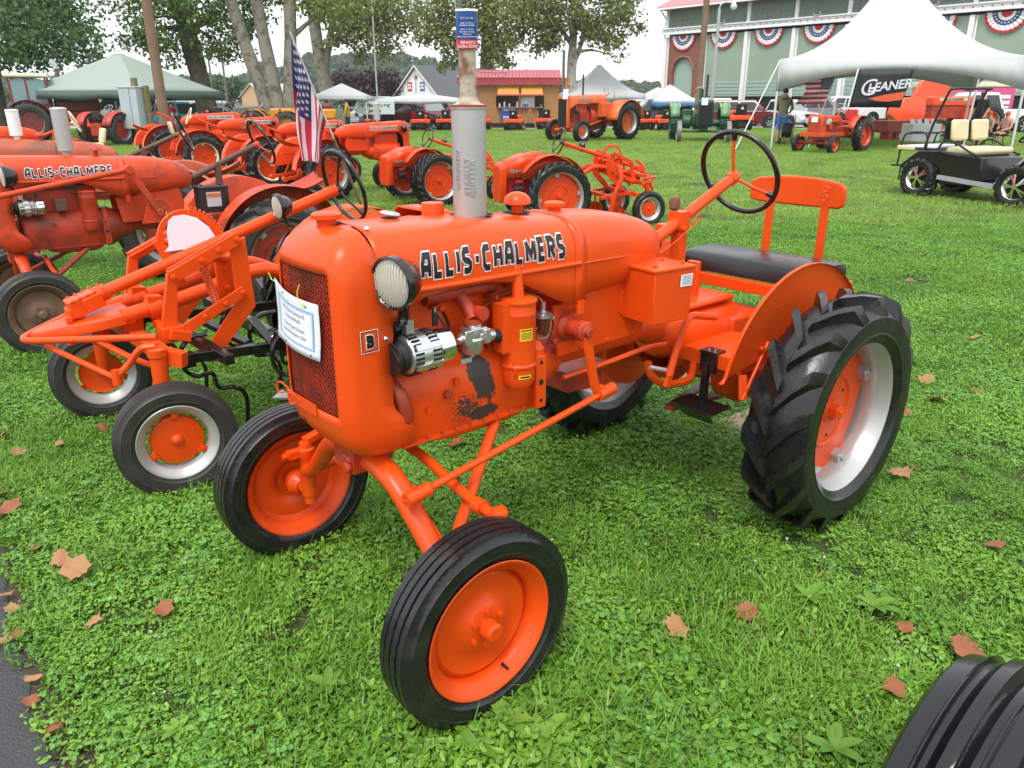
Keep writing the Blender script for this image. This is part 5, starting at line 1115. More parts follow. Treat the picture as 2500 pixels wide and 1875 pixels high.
b.prism([(1.0, .24, .86), (.70, .24, .86), (.72, .24, .98), (.84, .24, 1.06), (.94, .24, 1.02)], (0, .02, 0)); b.build('lift_linkage', ORDULL, second, bevel=.004)
third = letter_tractor('tractor', 'rust-stained orange tractor with slim white muffler, farther left behind the weathered one', (-3.676, 8.675, 0), 3.424, .994, 'old orange tractors', ORRUST, ORRUST, ORDIRT, rub=RUBOLD, wheelc=ORRUST, muffler='white', text=False, col=mat('iron_brown', (.10, .05, .035), .6))
CRPLATE = mat('cream_plate', (.62, .58, .36), .4); BLPLATE = mat('silver_plate', (.55, .56, .6), .35)
r4 = letter_tractor('tractor', 'clean orange tractor with torpedo tank seen from behind, right of the striped flag', (-3.759, 15.31, 0), .634, .97, 'orange tractors in the back row', ORANGE2, muffler='tall')
letter_tractor('tractor', 'orange tractor with cream nameplate on its hood, half hidden by the striped flag', (-5.444, 17.372, 0), .632, .951, 'orange tractors in the back row', ORANGE2, plate=CRPLATE, muffler=None, wheelc=ORANGE2, rimc=IVORY)
letter_tractor('tractor', 'orange tractor with cream steering wheel and cream seat, second in the back row', (-7.743, 20.079, 0), .50, .963, 'orange tractors in the back row', ORANGE2, plate=BLPLATE, muffler=None, sw=IVORY, seat=CREAM, rimc=IVORY)
r1 = letter_tractor('tractor', 'orange tractor with black steering wheel at far end of back row', (-9.451, 22.06, 0), .60, 1.016, 'orange tractors in the back row', ORANGE2, plate=BLPLATE, muffler=None, lamp=False)
# ------------------------------------------------------------------ three older tractors standing on the lawn
def wheel_simple(par, loc, out, R_, w, rr, disc, rim, rub=RUBBER, lug=0, name='wheel'):
    e = empty(name, par, loc, (0, 0, 0 if out > 0 else pi)); k = f'{R_}{w}{rr}{rub.name}{lug}'
    use(cached('ws'+k+str(out), lambda: lug_tyre(R_, w, rr, lug, .03, 36, rub, sweep=.4*out, lw=.05) if lug else rib_tyre(R_, w, rr, 3, m=rub, seg=32)), 'tyre', e)
    use(cached('wr'+k+rim.name, lambda: rim_mesh(rr, w*.9, rim, seg=32)), 'rim', e)
    def dm():
        b = B(); b.lathe([(0, .06), (.05, .06), (.06, .02), (rr*.55, .0), (rr*.8, .0), (rr-.04, -.02)], 28); bolts(b, rr*.4, 6, .0, .018, .02); return b.mesh('disc', disc, 35)
    use(cached('wd'+k+disc.name, dm), 'disc', e); return e
U = thing('tractor', 'large orange tractor with black radiator grille and dark exhaust pipe, parked before the timber stand', 'tractor', (4.55, 38.0, 0), 3.86, 1.20)
ORU = mat('orange_paint_faded', (.66, .115, .018), .5, var=.12, vscale=3)
for s in (1, -1):
    ag_wheel(U, (0, s*.85, .70), s, .70, .34, .42, 20, ORU, SILVER, RUBBER, spin=.2, lh=.04, inset=-.06); wheel_simple(U, (2.3, s*.72, .40), s, .40, .20, .24, ORU, SILVER, name='front_wheel')
b = B(); b.box((2.52, 0, 1.05), (.16, .50, 1.12)); b.build('radiator_frame', ORU, U, bevel=.04)
b = B(); b.box((2.60, 0, 1.02), (.02, .42, .98)); b.build('radiator_core', DARK, U, bevel=.03)
b = B(); rings = []
for x, hw, z0, z1 in ((2.46, .25, 1.15, 1.60), (2.1, .25, 1.33, 1.62), (1.5, .25, 1.36, 1.64), (.9, .25, 1.36, 1.66), (.55, .24, 1.37, 1.66), (.40, .16, 1.40, 1.60)):
    rings.append([V((x, s*hw*k, z)) for s, k, z in ((1, 1, z0), (1, 1, z1-.12), (1, .7, z1-.02), (0, 0, z1), (-1, .7, z1-.02), (-1, 1, z1-.12), (-1, 1, z0))])
b.loft(rings); b.build('hood', ORU, U, 50)
b = B(); b.box((1.7, .0, 1.0), (.75, .36, .65)); b.box((1.7, .2, .9), (.5, .12, .4)); b.cyl((1.95, .2, 1.02), (2.1, .24, 1.02), .06); b.cyl((1.15, 0, .82), (.2, 0, .82), .22); b.cyl((1.35, .0, .85), (1.1, .0, .85), .34); b.box((2.3, 0, .55), (.4, .36, .3)); b.build('engine', ORDIRT, U, bevel=.02)
b = B(); b.cyl((2.16, .27, 1.05), (2.02, .27, 1.05), .07); b.box((1.45, .24, 1.2), (.1, .1, .2)); b.build('engine_fittings', BLACKM, U)
b = B(); b.box((.62, .33, 1.12), (.62, .3, .50)); b.box((.62, -.33, 1.12), (.62, .3, .50)); b.build('tool_box', ORU, U, bevel=.02)
b = B(); b.bar((2.25, .62, .5), (.75, .25, .75), .05, .06); b.bar((2.25, -.62, .5), (.75, -.25, .75), .05, .06); b.cyl((2.3, -.7, .42), (2.3, .7, .42), .06); b.box((0, 0, .78), (.7, 1.2, .4)); b.build('axle', ORU, U)
for s in (1, -1):
    b = B(); rg = []; n = 18
    for k in range(n+1):
        a = R(5)+R(165)*k/n; r_ = .78; rg.append([V((r_*math.cos(a), s*.45, .70+r_*math.sin(a))), V((r_*math.cos(a), s*1.05, .70+r_*math.sin(a)))])
    b.loft(rg, closed=False, caps=False); b.add([V((.78*k_*math.cos(R(5)+R(165)*k/n), s*.45, .70+.78*k_*math.sin(R(5)+R(165)*k/n))) for k in range(n+1) for k_ in (1, .3)], [(2*k, 2*k+1, 2*k+3, 2*k+2) for k in range(n)])
    o = b.build('fender', ORU, U, 50); sd = o.modifiers.new('sheet', 'SOLIDIFY'); sd.thickness = .015
b = B(); b.cyl((1.55, .0, 1.60), (1.55, 0, 2.35), .035); b.build('exhaust_pipe', mat('pipe_dark', (.05, .04, .035), .7), U)
b = B(); b.cyl((2.35, -.05, 1.5), (2.35, -.05, 2.18), .045); b.cyl((2.35, -.05, 2.18), (2.35, -.05, 2.22), .075); b.build('air_stack', ORU, U)
b = B(); b.cyl((.5, 0, 1.5), (.12, 0, 1.72), .025); b.build('steering_column', ORU, U); use(cached('swU', lambda: steering_wheel_mesh(.24, .012, GALV, GALV)), 'steering_wheel', U, (.10, 0, 1.73), (0, R(-55), 0))
b = B(); b.box((-.35, 0, 1.2), (.4, .45, .06)); b.box((-.2, 0, 1.0), (.1, .1, .4)); b.build('seat', ORU, U)
b = B(); b.box((1.72, .255, 1.50), (.62, .006, .10)); b.build('name_plate', mat('faded_plate', (.42, .28, .24), .5), U)
pu = thing('paper_sheet', 'white paper taped above the black radiator of the large orange tractor', 'paper'); pu.matrix_world = U.matrix_basis.copy(); b = B(); b.prism([(2.62, .02, 1.50), (2.62, .27, 1.50), (2.56, .25, 1.84), (2.56, .0, 1.84)], (-.006, 0, 0)); b.build('sheet', PAPER, pu)
# squared industrial tractor pulling a red wagon
I = thing('tractor', 'small square-nosed dark orange tractor with white paper on its grille, towing a red wagon', 'tractor', (12.009, 29.433, 0), 3.835, 1.074)
ORI = mat('orange_paint_deep', (.55, .062, .010), .42, var=.08)
for s in (1, -1):
    wheel_simple(I, (0, s*.65, .55), s, .55, .28, .34, ORI, ORI, lug=16, name='rear_wheel'); wheel_simple(I, (1.75, s*.62, .30), s, .30, .16, .19, ORI, ORI, name='front_wheel'); headlight(I, (1.75, s*.36, 1.0), 0, .09, stem=False, shell=SILVER)
b = B(); b.box((1.80, 0, .92), (.34, .52, .58)); b.build('grille_shell', ORI, I, bevel=.07)
b = B()
for k in range(9): b.box((1.975, -.2+.05*k, .86), (.008, .02, .40))
b.build('grille_bars', ORDIRT, I)
b = B(); b.box((1.25, 0, 1.05), (.85, .44, .26)); b.build('hood', ORI, I, bevel=.06); b = B(); b.box((1.80, 0, .60), (.50, .86, .14)); b.box((1.2, .36, .60), (1.0, .06, .12)); b.box((1.2, -.36, .60), (1.0, .06, .12)); b.build('bumper_frame', ORI, I, bevel=.01)
b = B(); b.box((1.2, 0, .78), (.7, .30, .34)); b.cyl((1.35, .2, .75), (1.35, .2, .92), .07); b.box((.4, 0, .65), (1.0, .36, .34)); b.cyl((1.75, -.6, .34), (1.75, .6, .34), .05); b.cyl((0, -.6, .55), (0, .6, .55), .10); b.box((1.78, 0, .48), (.3, .4, .12)); b.build('engine', ORDIRT, I, bevel=.02)
for s in (1, -1):
    b = B(); rg = []; n = 14
    for k in range(n+1): a = R(20)+R(150)*k/n; r_ = .62; rg.append([V((r_*math.cos(a), s*.36, .55+r_*math.sin(a))), V((r_*math.cos(a), s*.60, .55+r_*math.sin(a)))])
    b.loft(rg, closed=False, caps=False); b.add([V((.62*k_*math.cos(R(20)+R(150)*k/n), s*.36, .55+.62*k_*math.sin(R(20)+R(150)*k/n))) for k in range(n+1) for k_ in (1, .4)], [(2*k, 2*k+1, 2*k+3, 2*k+2) for k in range(n)]); o = b.build('fender', ORI, I, 50); sd = o.modifiers.new('sheet', 'SOLIDIFY'); sd.thickness = .012
b = B(); b.cyl((.75, 0, 1.0), (.40, 0, 1.38), .022); b.build('steering_column', ORI, I); use(cached('swU', None), 'steering_wheel', I, (.38, 0, 1.40), (0, R(-40), 0), (.85,)*3)
b = B(); b.box((-.1, 0, .95), (.4, .45, .10)); b.box((-.3, 0, 1.18), (.08, .42, .34)); b.build('seat', REDP, I, bevel=.03); b = B(); b.cyl((1.1, .12, 1.15), (1.1, .12, 1.62), .035); b.build('muffler', SILVER, I)
b = B(); b.box((1.985, 0, 1.06), (.008, .22, .16)); b.build('paper', PAPER, I)
for nm, lb, xy, col, c2 in (('tractor', 'green tractor with steel-rimmed narrow wheels facing the lawn, paper on its radiator', (8.673, 38.163, 0), (.012, .075, .028), None),):
    Gt = thing(nm, lb, 'tractor', xy, 4.586, 1.14); GREEN = mat('green_paint', col, .4, var=.12, vscale=3); STEEL = mat('worn_steel', (.22, .2, .19), .55, metal=.4, var=.2); LGREEN = mat('light_green_paint', (.14, .30, .15), .4); YEL = mat('yellow_paint', (.55, .45, .05), .4)
    for s in (1, -1):
        e = empty('front_wheel', Gt, (2.3, s*.92, .40)); b = B(); b.lathe([(.36, -.08), (.40, -.08), (.40, .08), (.36, .08)], 32, loop=True); b.build('rim', STEEL, e, 30); b = B()
        for k in range(10): t = pi*k/5; b.cyl((.05*math.cos(t), 0, .05*math.sin(t)), (.37*math.cos(t), 0, .37*math.sin(t)), .012, n=6)
        b.cyl((0, -.07, 0), (0, .07, 0), .06); b.build('spokes', GREEN, e)
        e = empty('rear_wheel', Gt, (0, s*.98, .66)); b = B(); b.lathe([(.60, -.16), (.66, -.16), (.66, .16), (.60, .16)], 36, loop=True); b.build('rim', GREEN, e, 30); b = B()
        for k in range(28): t = 2*pi*k/28; b.box((.68*math.cos(t), .08*(1 if k % 2 else -1), .68*math.sin(t)), (.05, .14, .05), (0, -t, 0))
        b.build('lugs', GREEN, e); b = B()
        for k in range(12): t = pi*k/6; b.cyl((.08*math.cos(t), 0, .08*math.sin(t)), (.61*math.cos(t), 0, .61*math.sin(t)), .016, n=6)
        b.cyl((0, -.12, 0), (0, .12, 0), .1); b.build('spokes', GREEN, e)
        b = B(); rg = []
        for k in range(11): a = R(20)+R(140)*k/10; rg.append([V((.76*math.cos(a), s*.80, .66+.76*math.sin(a))), V((.76*math.cos(a), s*1.16, .66+.76*math.sin(a)))])
        b.loft(rg, closed=False, caps=False); o = b.build('fender', LGREEN, Gt, 50); sd = o.modifiers.new('sheet', 'SOLIDIFY'); sd.thickness = .02
        b = B(); rg = []
        for k in range(7): a = R(50)+R(60)*k/6; rg.append([V((.775*math.cos(a), s*(.80 if q == 0 else 1.16)-s*.0, .66+.775*math.sin(a))) for q in (0, 1)])
        b.tube([p[0] for p in rg], .02, 6); b.tube([p[1] for p in rg], .02, 6); b.build('fender_trim', YEL, Gt)
    b = B(); b.box((2.45, 0, 1.06), (.22, .62, .98)); b.build('radiator_frame', GREEN, Gt, bevel=.07); b = B(); b.box((2.57, 0, 1.04), (.02, .50, .80)); b.build('radiator_core', DARK, Gt, bevel=.03)
    b = B(); b.cyl((2.35, 0, 1.36), (.9, 0, 1.36), .26, n=20); b.box((1.4, 0, .85), (1.4, .5, .45)); b.box((1.2, -.55, .95), (.6, .35, .5)); b.cyl((1.6, -.45, .75), (1.6, -.75, .75), .25); b.cyl((0, -.9, .66), (0, .9, .66), .14); b.cyl((2.3, -.85, .42), (2.3, .85, .42), .045); b.bar((2.3, 0, .45), (2.3, 0, .75), .3, .2); b.box((.4, 0, .7), (.9, .5, .5)); b.build('body', GREEN, Gt, bevel=.03)
    b = B(); b.cyl((1.9, .05, 1.55), (1.9, .05, 2.45), .05); b.build('exhaust_pipe', mat('pipe_dark', (.05, .04, .035), .7), Gt); b = B(); b.cyl((1.5, -.1, 1.55), (1.5, -.1, 1.95), .08); b.cyl((.7, 0, 1.4), (.4, 0, 1.8), .025); b.build('intake_stack', GREEN, Gt)
    use(cached('swU', None), 'steering_wheel', Gt, (.38, -.05, 1.82), (0, R(-60), 0)); b = B(); b.box((2.58, -.06, 1.50), (.01, .24, .26)); b.build('paper', PAPER, Gt)
# red wagon behind, table, combine header
wg = thing('wagon', 'low red wagon hitched behind the square-nosed tractor', 'wagon', (17.53, 37.89, 0), R(24)); b = B(); b.box((0, 0, .62), (1.5, 1.0, .52)); b.build('box', mat('wagon_red', (.34, .045, .02), .5, var=.12), wg, bevel=.02); b = B(); b.box((-.4, -.2, .2), (.2, .5, .4)); b.box((.4, .1, .2), (.2, .5, .4)); b.build('stand_leg', REDP, wg); b = B(); b.bar((-.75, 0, .4), (-1.6, -.2, .45), .06, .06); b.build('drawbar', REDP, wg)
tb = thing('table', 'white-clothed display table under the tall white tent', 'table', (17.95, 35.81, 0), R(8)); b = B(); b.box((0, 0, .40), (1.35, .8, .78)); b.build('tablecloth', WHITE, tb, bevel=.03)
for k in range(4):
    c = thing('paper_card', ('leftmost white card on the clothed table in the tent', 'second white card from the left on the clothed table', 'third white card from the left on the clothed table', 'rightmost white card on the clothed table in the tent')[k], 'card', group='cards on the display table'); c.matrix_world = tb.matrix_basis @ MX.Translation((-.5+.33*k, -.1, .795)); b = B(); b.prism([(-.11, 0, 0), (.11, 0, 0), (.11, .08, .19), (-.11, .08, .19)], (0, .008, 0)); b.build('sheet', PAPER, c)
hd = thing('combine_header', 'large glossy orange harvester snout with pointed divider inside the white tent', 'harvester part', (22.28, 44.59, 0), R(4), .98)
HOR = mat('orange_paint_bright', (.88, .07, .008), .3, var=.04, coat=.2); b = B(); rings = []
for x, z0, z1, w in ((-1.95, 1.05, 1.22, .2), (-1.75, .80, 1.62, .45), (-1.3, .68, 1.88, .6), (-.6, .66, 1.95, .7), (.1, .62, 1.60, .7), (.8, .62, 1.20, .65), (1.6, .64, .80, .4)):
    rings.append([V((x, -w, z0)), V((x, -w, ease(z0, z1, .5))), V((x, -w*.6, z1)), V((x, w*.6, z1)), V((x, w, z0))])
b.loft(rings); b.build('lower_shell', HOR, hd, 35); b = B(); rings = []
for x, z0, z1, w in ((-.75, 1.6, 1.95, .25), (-.35, 1.5, 2.75, .4), (.55, 1.3, 3.25, .45), (.62, 1.2, 3.2, .45), (1.35, 1.1, 2.2, .3), (1.75, .9, 1.5, .15)):
    rings.append([V((x, -w, z0)), V((x, -w*.6, z1)), V((x, w*.6, z1)), V((x, w, z0))])
b.loft(rings); b.build('divider', HOR, hd, 30); b = B()
for x in (-1.2, .6): b.box((x, 0, .34), (.12, .6, .68))
b.build('stand_leg', BLACKM, hd)
# ------------------------------------------------------------------ golf cart
gc = thing('golf_cart', 'black golf cart with cream seats and chrome spoked wheels, right edge of the lawn', 'golf cart', (8.81, 14.86, 0), -1.113, 1.113)
for x, n_ in ((-.86, 'rear_wheel'), (.86, 'front_wheel')):
    for s in (1, -1):
        e = empty(n_, gc, (x, s*.50, .33), (0, 0, 0 if s > 0 else pi)); e.scale = (1.24, 1.1, 1.24); use(cached('gct', lambda: lug_tyre(.27, .22, .165, 16, .012, 36, RUBBER, lw=.05)), 'tyre', e); use(cached('gcr', lambda: rim_mesh(.165, .2, CHROME, seg=28)), 'rim', e)
        def sp():
            b = B()
            for k in range(5):
                t = 2*pi*k/5
                for dt in (-.16, .16): b.bar((.03*math.cos(t), .07, .03*math.sin(t)), (.15*math.cos(t+dt), .06, .15*math.sin(t+dt)), .022, .02, up=(0, 1, 0))
            b.cyl((0, .02, 0), (0, .085, 0), .035); return b.mesh('spokes', CHROME)
        use(cached('gcs', sp), 'spokes', e); use(cached('gcd', lambda: B().cyl((0, -.02, 0), (0, .02, 0), .13, n=20).mesh('hub_disc', DARK)), 'hub_disc', e)
b = B(); b.prism([(-1.3, -.52, .50), (-1.12, -.52, .66), (-.95, -.52, .78), (-.55, -.52, .79), (.22, -.52, .72), (.26, -.52, .36), (-.45, -.52, .36), (-.55, -.52, .52), (-.78, -.52, .62), (-1.05, -.52, .56), (-1.15, -.52, .40)], (0, 1.04, 0)); b.build('rear_body', BLACK, gc, bevel=.02)
b = B(); b.prism([(.50, -.52, .34), (.98, -.52, .82), (1.10, -.52, .80), (1.36, -.52, .62), (1.40, -.52, .45), (1.22, -.52, .42), (1.05, -.52, .62), (.75, -.52, .60), (.58, -.52, .34)], (0, 1.04, 0)); b.build('front_cowl', BLACK, gc, bevel=.03)
b = B(); b.box((.10, 0, .30), (1.15, 1.06, .07)); b.box((-.9, 0, .38), (.7, .7, .2)); b.box((.86, 0, .34), (.7, .6, .14)); b.build('floor_pan', BLACKM, gc, bevel=.01)
for s in (1, -1): b = B(); b.bar((-.48, s*.56, .37), (.52, s*.56, .30), .05, .07); b.bar((.50, s*.545, .32), (.98, s*.53, .83), .03, .03); b.build('side_trim', mat('grey_trim', (.32, .33, .34), .4), gc)
b = B(); b.box((-.20, 0, .80), (.56, .98, .12)); b.build('seat_cushion', CREAM, gc, bevel=.05)
for s in (1, -1): b = B(); b.box((-.45, s*.26, 1.12), (.08, .40, .34), (0, R(-8), 0)); b.build('seat_back', CREAM, gc, bevel=.045)
b = B(); b.box((-.58, .26, 1.10), (.02, .36, .32)); b.box((-.58, -.26, 1.10), (.02, .36, .32)); b.bar((-.46, .26, .80), (-.46, .26, 1.0), .03, .03); b.bar((-.46, -.26, .80), (-.46, -.26, 1.0), .03, .03); b.build('seat_shell', BLACKM, gc)
b = B(); b.box((-1.0, 0, .83), (.55, .86, .05)); b.box((-1.28, 0, .80), (.35, .9, .08), mi=1); b.build('rear_deck', [mat('deck_white', (.6, .65, .72), .3), CREAM], gc, bevel=.02)
b = B()
for s in (1, -1):
    b.tube(crv([(-.90, s*.47, .75), (-.80, s*.47, 1.2), (-.62, s*.47, 1.70), (-.56, s*.46, 1.76), (-.48, s*.40, 1.77)], 4), .02, 8); b.tube(crv([(-.15, s*.53, .72), (-.55, s*.53, .78), (-.52, s*.53, .92), (-.35, s*.53, .95), (.02, s*.53, .78), (.15, s*.53, .74)], 3), .018, 8); b.tube(crv([(-1.42, s*.42, .48), (-1.38, s*.42, .9), (-1.30, s*.42, 1.04), (-.95, s*.42, 1.05), (-.88, s*.42, .80)], 4), .016, 8)
b.tube([(-.48, -.42, 1.77), (-.48, .42, 1.77)], .02, 8); b.build('rear_frame', BLACKM, gc); b = B(); [b.tube([(1.02, s*.46, .80), (.86, s*.46, 1.74)], .02, 8) for s in (1, -1)]; b.tube([(.86, -.46, 1.74), (.86, .46, 1.74)], .02, 8); b.build('windscreen_frame', BLACKM, gc); b = B(); b.tube([(-1.30, -.42, 1.04), (-1.30, .42, 1.04)], .016, 8); b.box((-1.42, 0, .49), (.28, .8, .03)); b.tube([(-1.35, -.40, .48), (-1.36, -.40, .25), (-1.25, -.40, .25), (-1.22, -.40, .48)], .014, 6); b.build('step_rack', BLACKM, gc); b = B(); b.tube([(.72, .22, .62), (.50, .25, 1.02)], .02, 8); b.build('steering_column', BLACKM, gc)
use(cached('swgc', lambda: steering_wheel_mesh(.19, .017, BLACKM, BLACKM)), 'steering_wheel', gc, (.47, .25, 1.06), (0, R(-35), 0))
b = B(); b.box((-.57, .24, 1.02), (.02, .2, .12)); b.build('cooler_pocket', mat('pocket_grey', (.09, .08, .08), .6), gc)
# ------------------------------------------------------------------ people
SKIN = mat('skin', (.50, .27, .18), .5, var=.06); HAIR = mat('dark_hair', (.03, .022, .018), .6)
def person(label, loc, rz, sc, shirt, trousers, group=None, pose='stand', short=False, cap=None, shoe=None, hood=False, sleeves=True, bare_arm=True):
    """one continuous skinned body; cloth colours by region; head, hair or cap as a child"""
    P = thing('person', label, 'person', loc, rz, sc, group)
    sit = pose == 'sit'; dz = -.42 if sit else 0
    pts = {'pel': (0, 0, .95+dz), 'bel': (.01, 0, 1.10+dz), 'che': (0.02, 0, 1.32+dz), 'nek': (.02, 0, 1.50+dz), 'hed': (.04, 0, 1.62+dz), 'top': (.045, 0, 1.70+dz)}
    rad = {'pel': (.15, .17), 'bel': (.13, .165), 'che': (.135, .19), 'nek': (.065, .065), 'hed': (.085, .078), 'top': (.07, .065)}
    ed = [('pel', 'bel'), ('bel', 'che'), ('che', 'nek'), ('nek', 'hed'), ('hed', 'top')]
    for s, n in ((1, 'l'), (-1, 'r')):
        fw = .28 if pose in ('reach', 'sit') else .10 if s > 0 else .03
        pts |= {n+'sh': (.0, s*.20, 1.42+dz), n+'el': (-.02+fw*.3, s*.27, 1.14+dz), n+'wr': (.06+fw, s*(.24 if fw < .2 else .16), .92+dz+(.12 if fw > .2 else 0)), n+'ha': (.10+fw*1.15, s*(.235 if fw < .2 else .12), .84+dz+(.16 if fw > .2 else 0))}
        rad |= {n+'sh': (.075, .075), n+'el': (.05, .05), n+'wr': (.033, .036), n+'ha': (.028, .042)}
        ed += [('che', n+'sh'), (n+'sh', n+'el'), (n+'el', n+'wr'), (n+'wr', n+'ha')]
        if sit: pts |= {n+'hp': (.02, s*.10, .50), n+'kn': (.44, s*.13, .50), n+'an': (.44, s*.12, .09), n+'to': (.58, s*.13, .04)}
        else: pts |= {n+'hp': (.0, s*.10, .90), n+'kn': (.03+.02*s, s*.105, .50), n+'an': (-.01-.03*s, s*.10, .09), n+'to': (.13-.03*s, s*.13, .04)}
        rad |= {n+'hp': (.11, .10), n+'kn': (.066, .066), n+'an': (.043, .043), n+'to': (.04, .05)}
        ed += [('pel', n+'hp'), (n+'hp', n+'kn'), (n+'kn', n+'an'), (n+'an', n+'to')]
    ks = list(pts); me = bpy.data.meshes.new('body'); me.from_pydata([pts[k] for k in ks], [(ks.index(a), ks.index(c)) for a, c in ed], [])
    o = bpy.data.objects.new('body', me); C.objects.link(o); sk_ = o.modifiers.new('skin', 'SKIN'); sk_.use_smooth_shade = True; sub = o.modifiers.new('sub', 'SUBSURF'); sub.levels = 2; sub.render_levels = 2
    for i, k in enumerate(ks): me.skin_vertices[0].data[i].radius = rad[k]; me.skin_vertices[0].data[i].use_root = (k == 'pel')
    m2 = bpy.data.meshes.new_from_object(o.evaluated_get(bpy.context.evaluated_depsgraph_get())); bpy.data.objects.remove(o); m2.materials.clear()
    for m in (shirt, trousers, SKIN, shoe or BLACKM): m2.materials.append(m)
    hem = .46 if short else .08
    for f in m2.polygons:
        z = f.center.z-dz; y = abs(f.center.y); x = f.center.x
        if sit and f.center.z < .62 and x > .02 or f.center.z < (.93+dz if not sit else .56):
            zz = f.center.z; mi = 1
            if not sit and zz < hem: mi = 2
            if sit and short and zz < .40: mi = 2
            if zz < .085: mi = 3
            if y > .19 and not sit and zz > .7: mi = 2
        else: mi = 0
        if z > 1.495: mi = 2
        if y > .19 and z < (1.2 if bare_arm else .93) and (z > .75): mi = 2
        if x > .20 and z > .9 and not bare_arm: mi = 0 if x < .33 else 2
        elif x > .20 and z > .9: mi = 2
        f.material_index = mi; f.use_smooth = True
    o = bpy.data.objects.new('body', m2); C.objects.link(o); o.parent = P
    b = B(); h = V((.04, 0, 1.655+dz))
    if cap: b.sphere(h+V((0, 0, .03)), .098, 14, 8, sc=(1.08, .95, .85)); b.box(h+V((.12, 0, .03)), (.10, .14, .012)); b.build('cap', cap, P, 60)
    else: b.sphere(h+V((-.012, 0, .028)), .096, 14, 8, sc=(1.05, .95, .95)); b.build('hair', HAIR, P, 60)
    f_ = B(); f_.prism([(.125, -.012, 1.60+dz), (.125, .012, 1.60+dz), (.13, 0, 1.635+dz)], (.02, 0, -.004)); [f_.sphere((.112, s*.03, 1.638+dz), .010, 8, 5) for s in (1, -1)]; [f_.sphere((.035, s*.082, 1.625+dz), .022, 8, 5, sc=(.8, .4, 1.2)) for s in (1, -1)]; f_.build('face', SKIN, P)
    if hood: b = B(); b.lathe([(.05, .0), (.10, .0), (.13, .03), (.12, .08), (.08, .09)], 16, ax=(-.35, 0, 1), c=(-.03, 0, 1.46+dz)); b.build('hood', shirt, P, 60)
    return P
def cloth(n, c, r=.8): return mat(n, c, r, var=.12, vscale=5)
person('man in olive hooded jacket, blue shorts and black cap standing with a stroller', (11.32, 34.30, 0), R(62), 1.256, cloth('olive_jacket', (.24, .20, .135)), cloth('blue_shorts', (.05, .24, .68)), None, 'reach', True, cloth('black_cap', (.015, .015, .017)), None, True, True, False)
st = thing('stroller', 'dark folding stroller held by the man in blue shorts', 'stroller', (11.45, 33.94, 0), R(75), 1.15); b = B(); b.box((.2, 0, .5), (.5, .35, .4), (0, .4, 0)); b.build('seat', BLACKM, st, bevel=.05); b = B(); b.tube([(-.3, -.22, 1.0), (.55, -.22, .15)], .015, 6); b.tube([(-.3, .22, 1.0), (.55, .22, .15)], .015, 6); b.tube([(-.3, -.22, 1.0), (-.3, .22, 1.0)], .018, 6); b.tube([(.25, -.22, .5), (-.2, -.22, .15)], .015, 6); b.tube([(.25, .22, .5), (-.2, .22, .15)], .015, 6); b.build('frame', GALV, st)
for x in (.55, -.2):
    for y in (-.22, .22): b = B(); b.cyl((x, y-.025, .13), (x, y+.025, .13), .13, n=16); b.build('wheel', RUBBER, st)
person('man in red t-shirt and dark cap working under the white canopy', (-9.77, 43.41, 0), R(-60), 1.0, cloth('red_shirt', (.33, .02, .03)), cloth('dark_trousers', (.03, .03, .04)), 'stall workers', cap=cloth('black_cap', (0, 0, 0)))
person('man in mustard yellow shirt standing beside the canopy pole', (-8.47, 42.29, 0), R(175), 1.02, cloth('mustard_shirt', (.45, .25, .02)), cloth('dark_trousers', (0, 0, 0)), 'stall workers', cap=cloth('black_cap', (0, 0, 0)))
person('person in crimson top standing right of the wooden pole', (-18.45, 44.59, 0), R(-90), .95, cloth('crimson_top', (.36, .02, .05)), cloth('dark_trousers', (0, 0, 0)), 'spectators behind the tractors')
person('person in red shirt partly hidden behind the wooden pole', (-20.10, 45.83, 0), R(-80), .95, cloth('red_shirt', (0, 0, 0)), cloth('dark_trousers', (0, 0, 0)), 'spectators behind the tractors')
person('man in tan cap looking over the grey tractors', (-19.60, 58.94, 0), R(-90), 1.0, cloth('grey_shirt', (.2, .2, .2)), cloth('dark_trousers', (0, 0, 0)), 'spectators behind the tractors', cap=cloth('tan_cap', (.4, .28, .18)))
person('man in black printed t-shirt and grey cap standing by the tent corner', (20.43, 35.81, 0), R(-150), 1.205, cloth('black_shirt', (.018, .015, .016)), cloth('dark_trousers', (0, 0, 0)), 'visitors in the tent', cap=cloth('grey_cap', (.10, .10, .10)))
person('seated man in tan shirt and orange cap beside the tent pole', (18.81, 32.26, 0), R(190), 1.02, cloth('tan_shirt', (.38, .31, .22)), cloth('black_shorts', (.02, .02, .025)), 'visitors in the tent', 'sit', True, cloth('orange_cap', (.8, .13, .01)))
person('seated person in pink top and orange cap, farther right in the tent', (19.91, 32.91, 0), R(200), 1.0, cloth('pink_top', (.5, .25, .2)), cloth('black_shorts', (0, 0, 0)), 'visitors in the tent', 'sit', True, cloth('orange_cap', (0, 0, 0)))
person('vendor in dark top inside the stand window', (1.93, 55.01, 0), R(-90), .9, cloth('black_shirt', (0, 0, 0)), cloth('dark_trousers', (0, 0, 0)))
for px_, a in ((0, 0), (1, 0)):
    ch = thing('folding_chair', ('black folding chair under the man in the tan shirt', 'black folding chair under the person in pink')[px_], 'chair', ((18.81, 32.26, 0), (19.91, 32.91, 0))[px_], R(190)); b = B(); b.box((.05, 0, .41), (.42, .44, .03)); b.box((-.2, 0, .75), (.04, .44, .3))
    for x in (-.15, .22):
        for y in (-.2, .2): b.cyl((x, y, 0), (x, y, .41), .012, n=6)
    b.cyl((-.19, -.2, .4), (-.21, -.2, .85), .012, n=6); b.cyl((-.19, .2, .4), (-.21, .2, .85), .012, n=6); b.build('frame', BLACKM, ch)
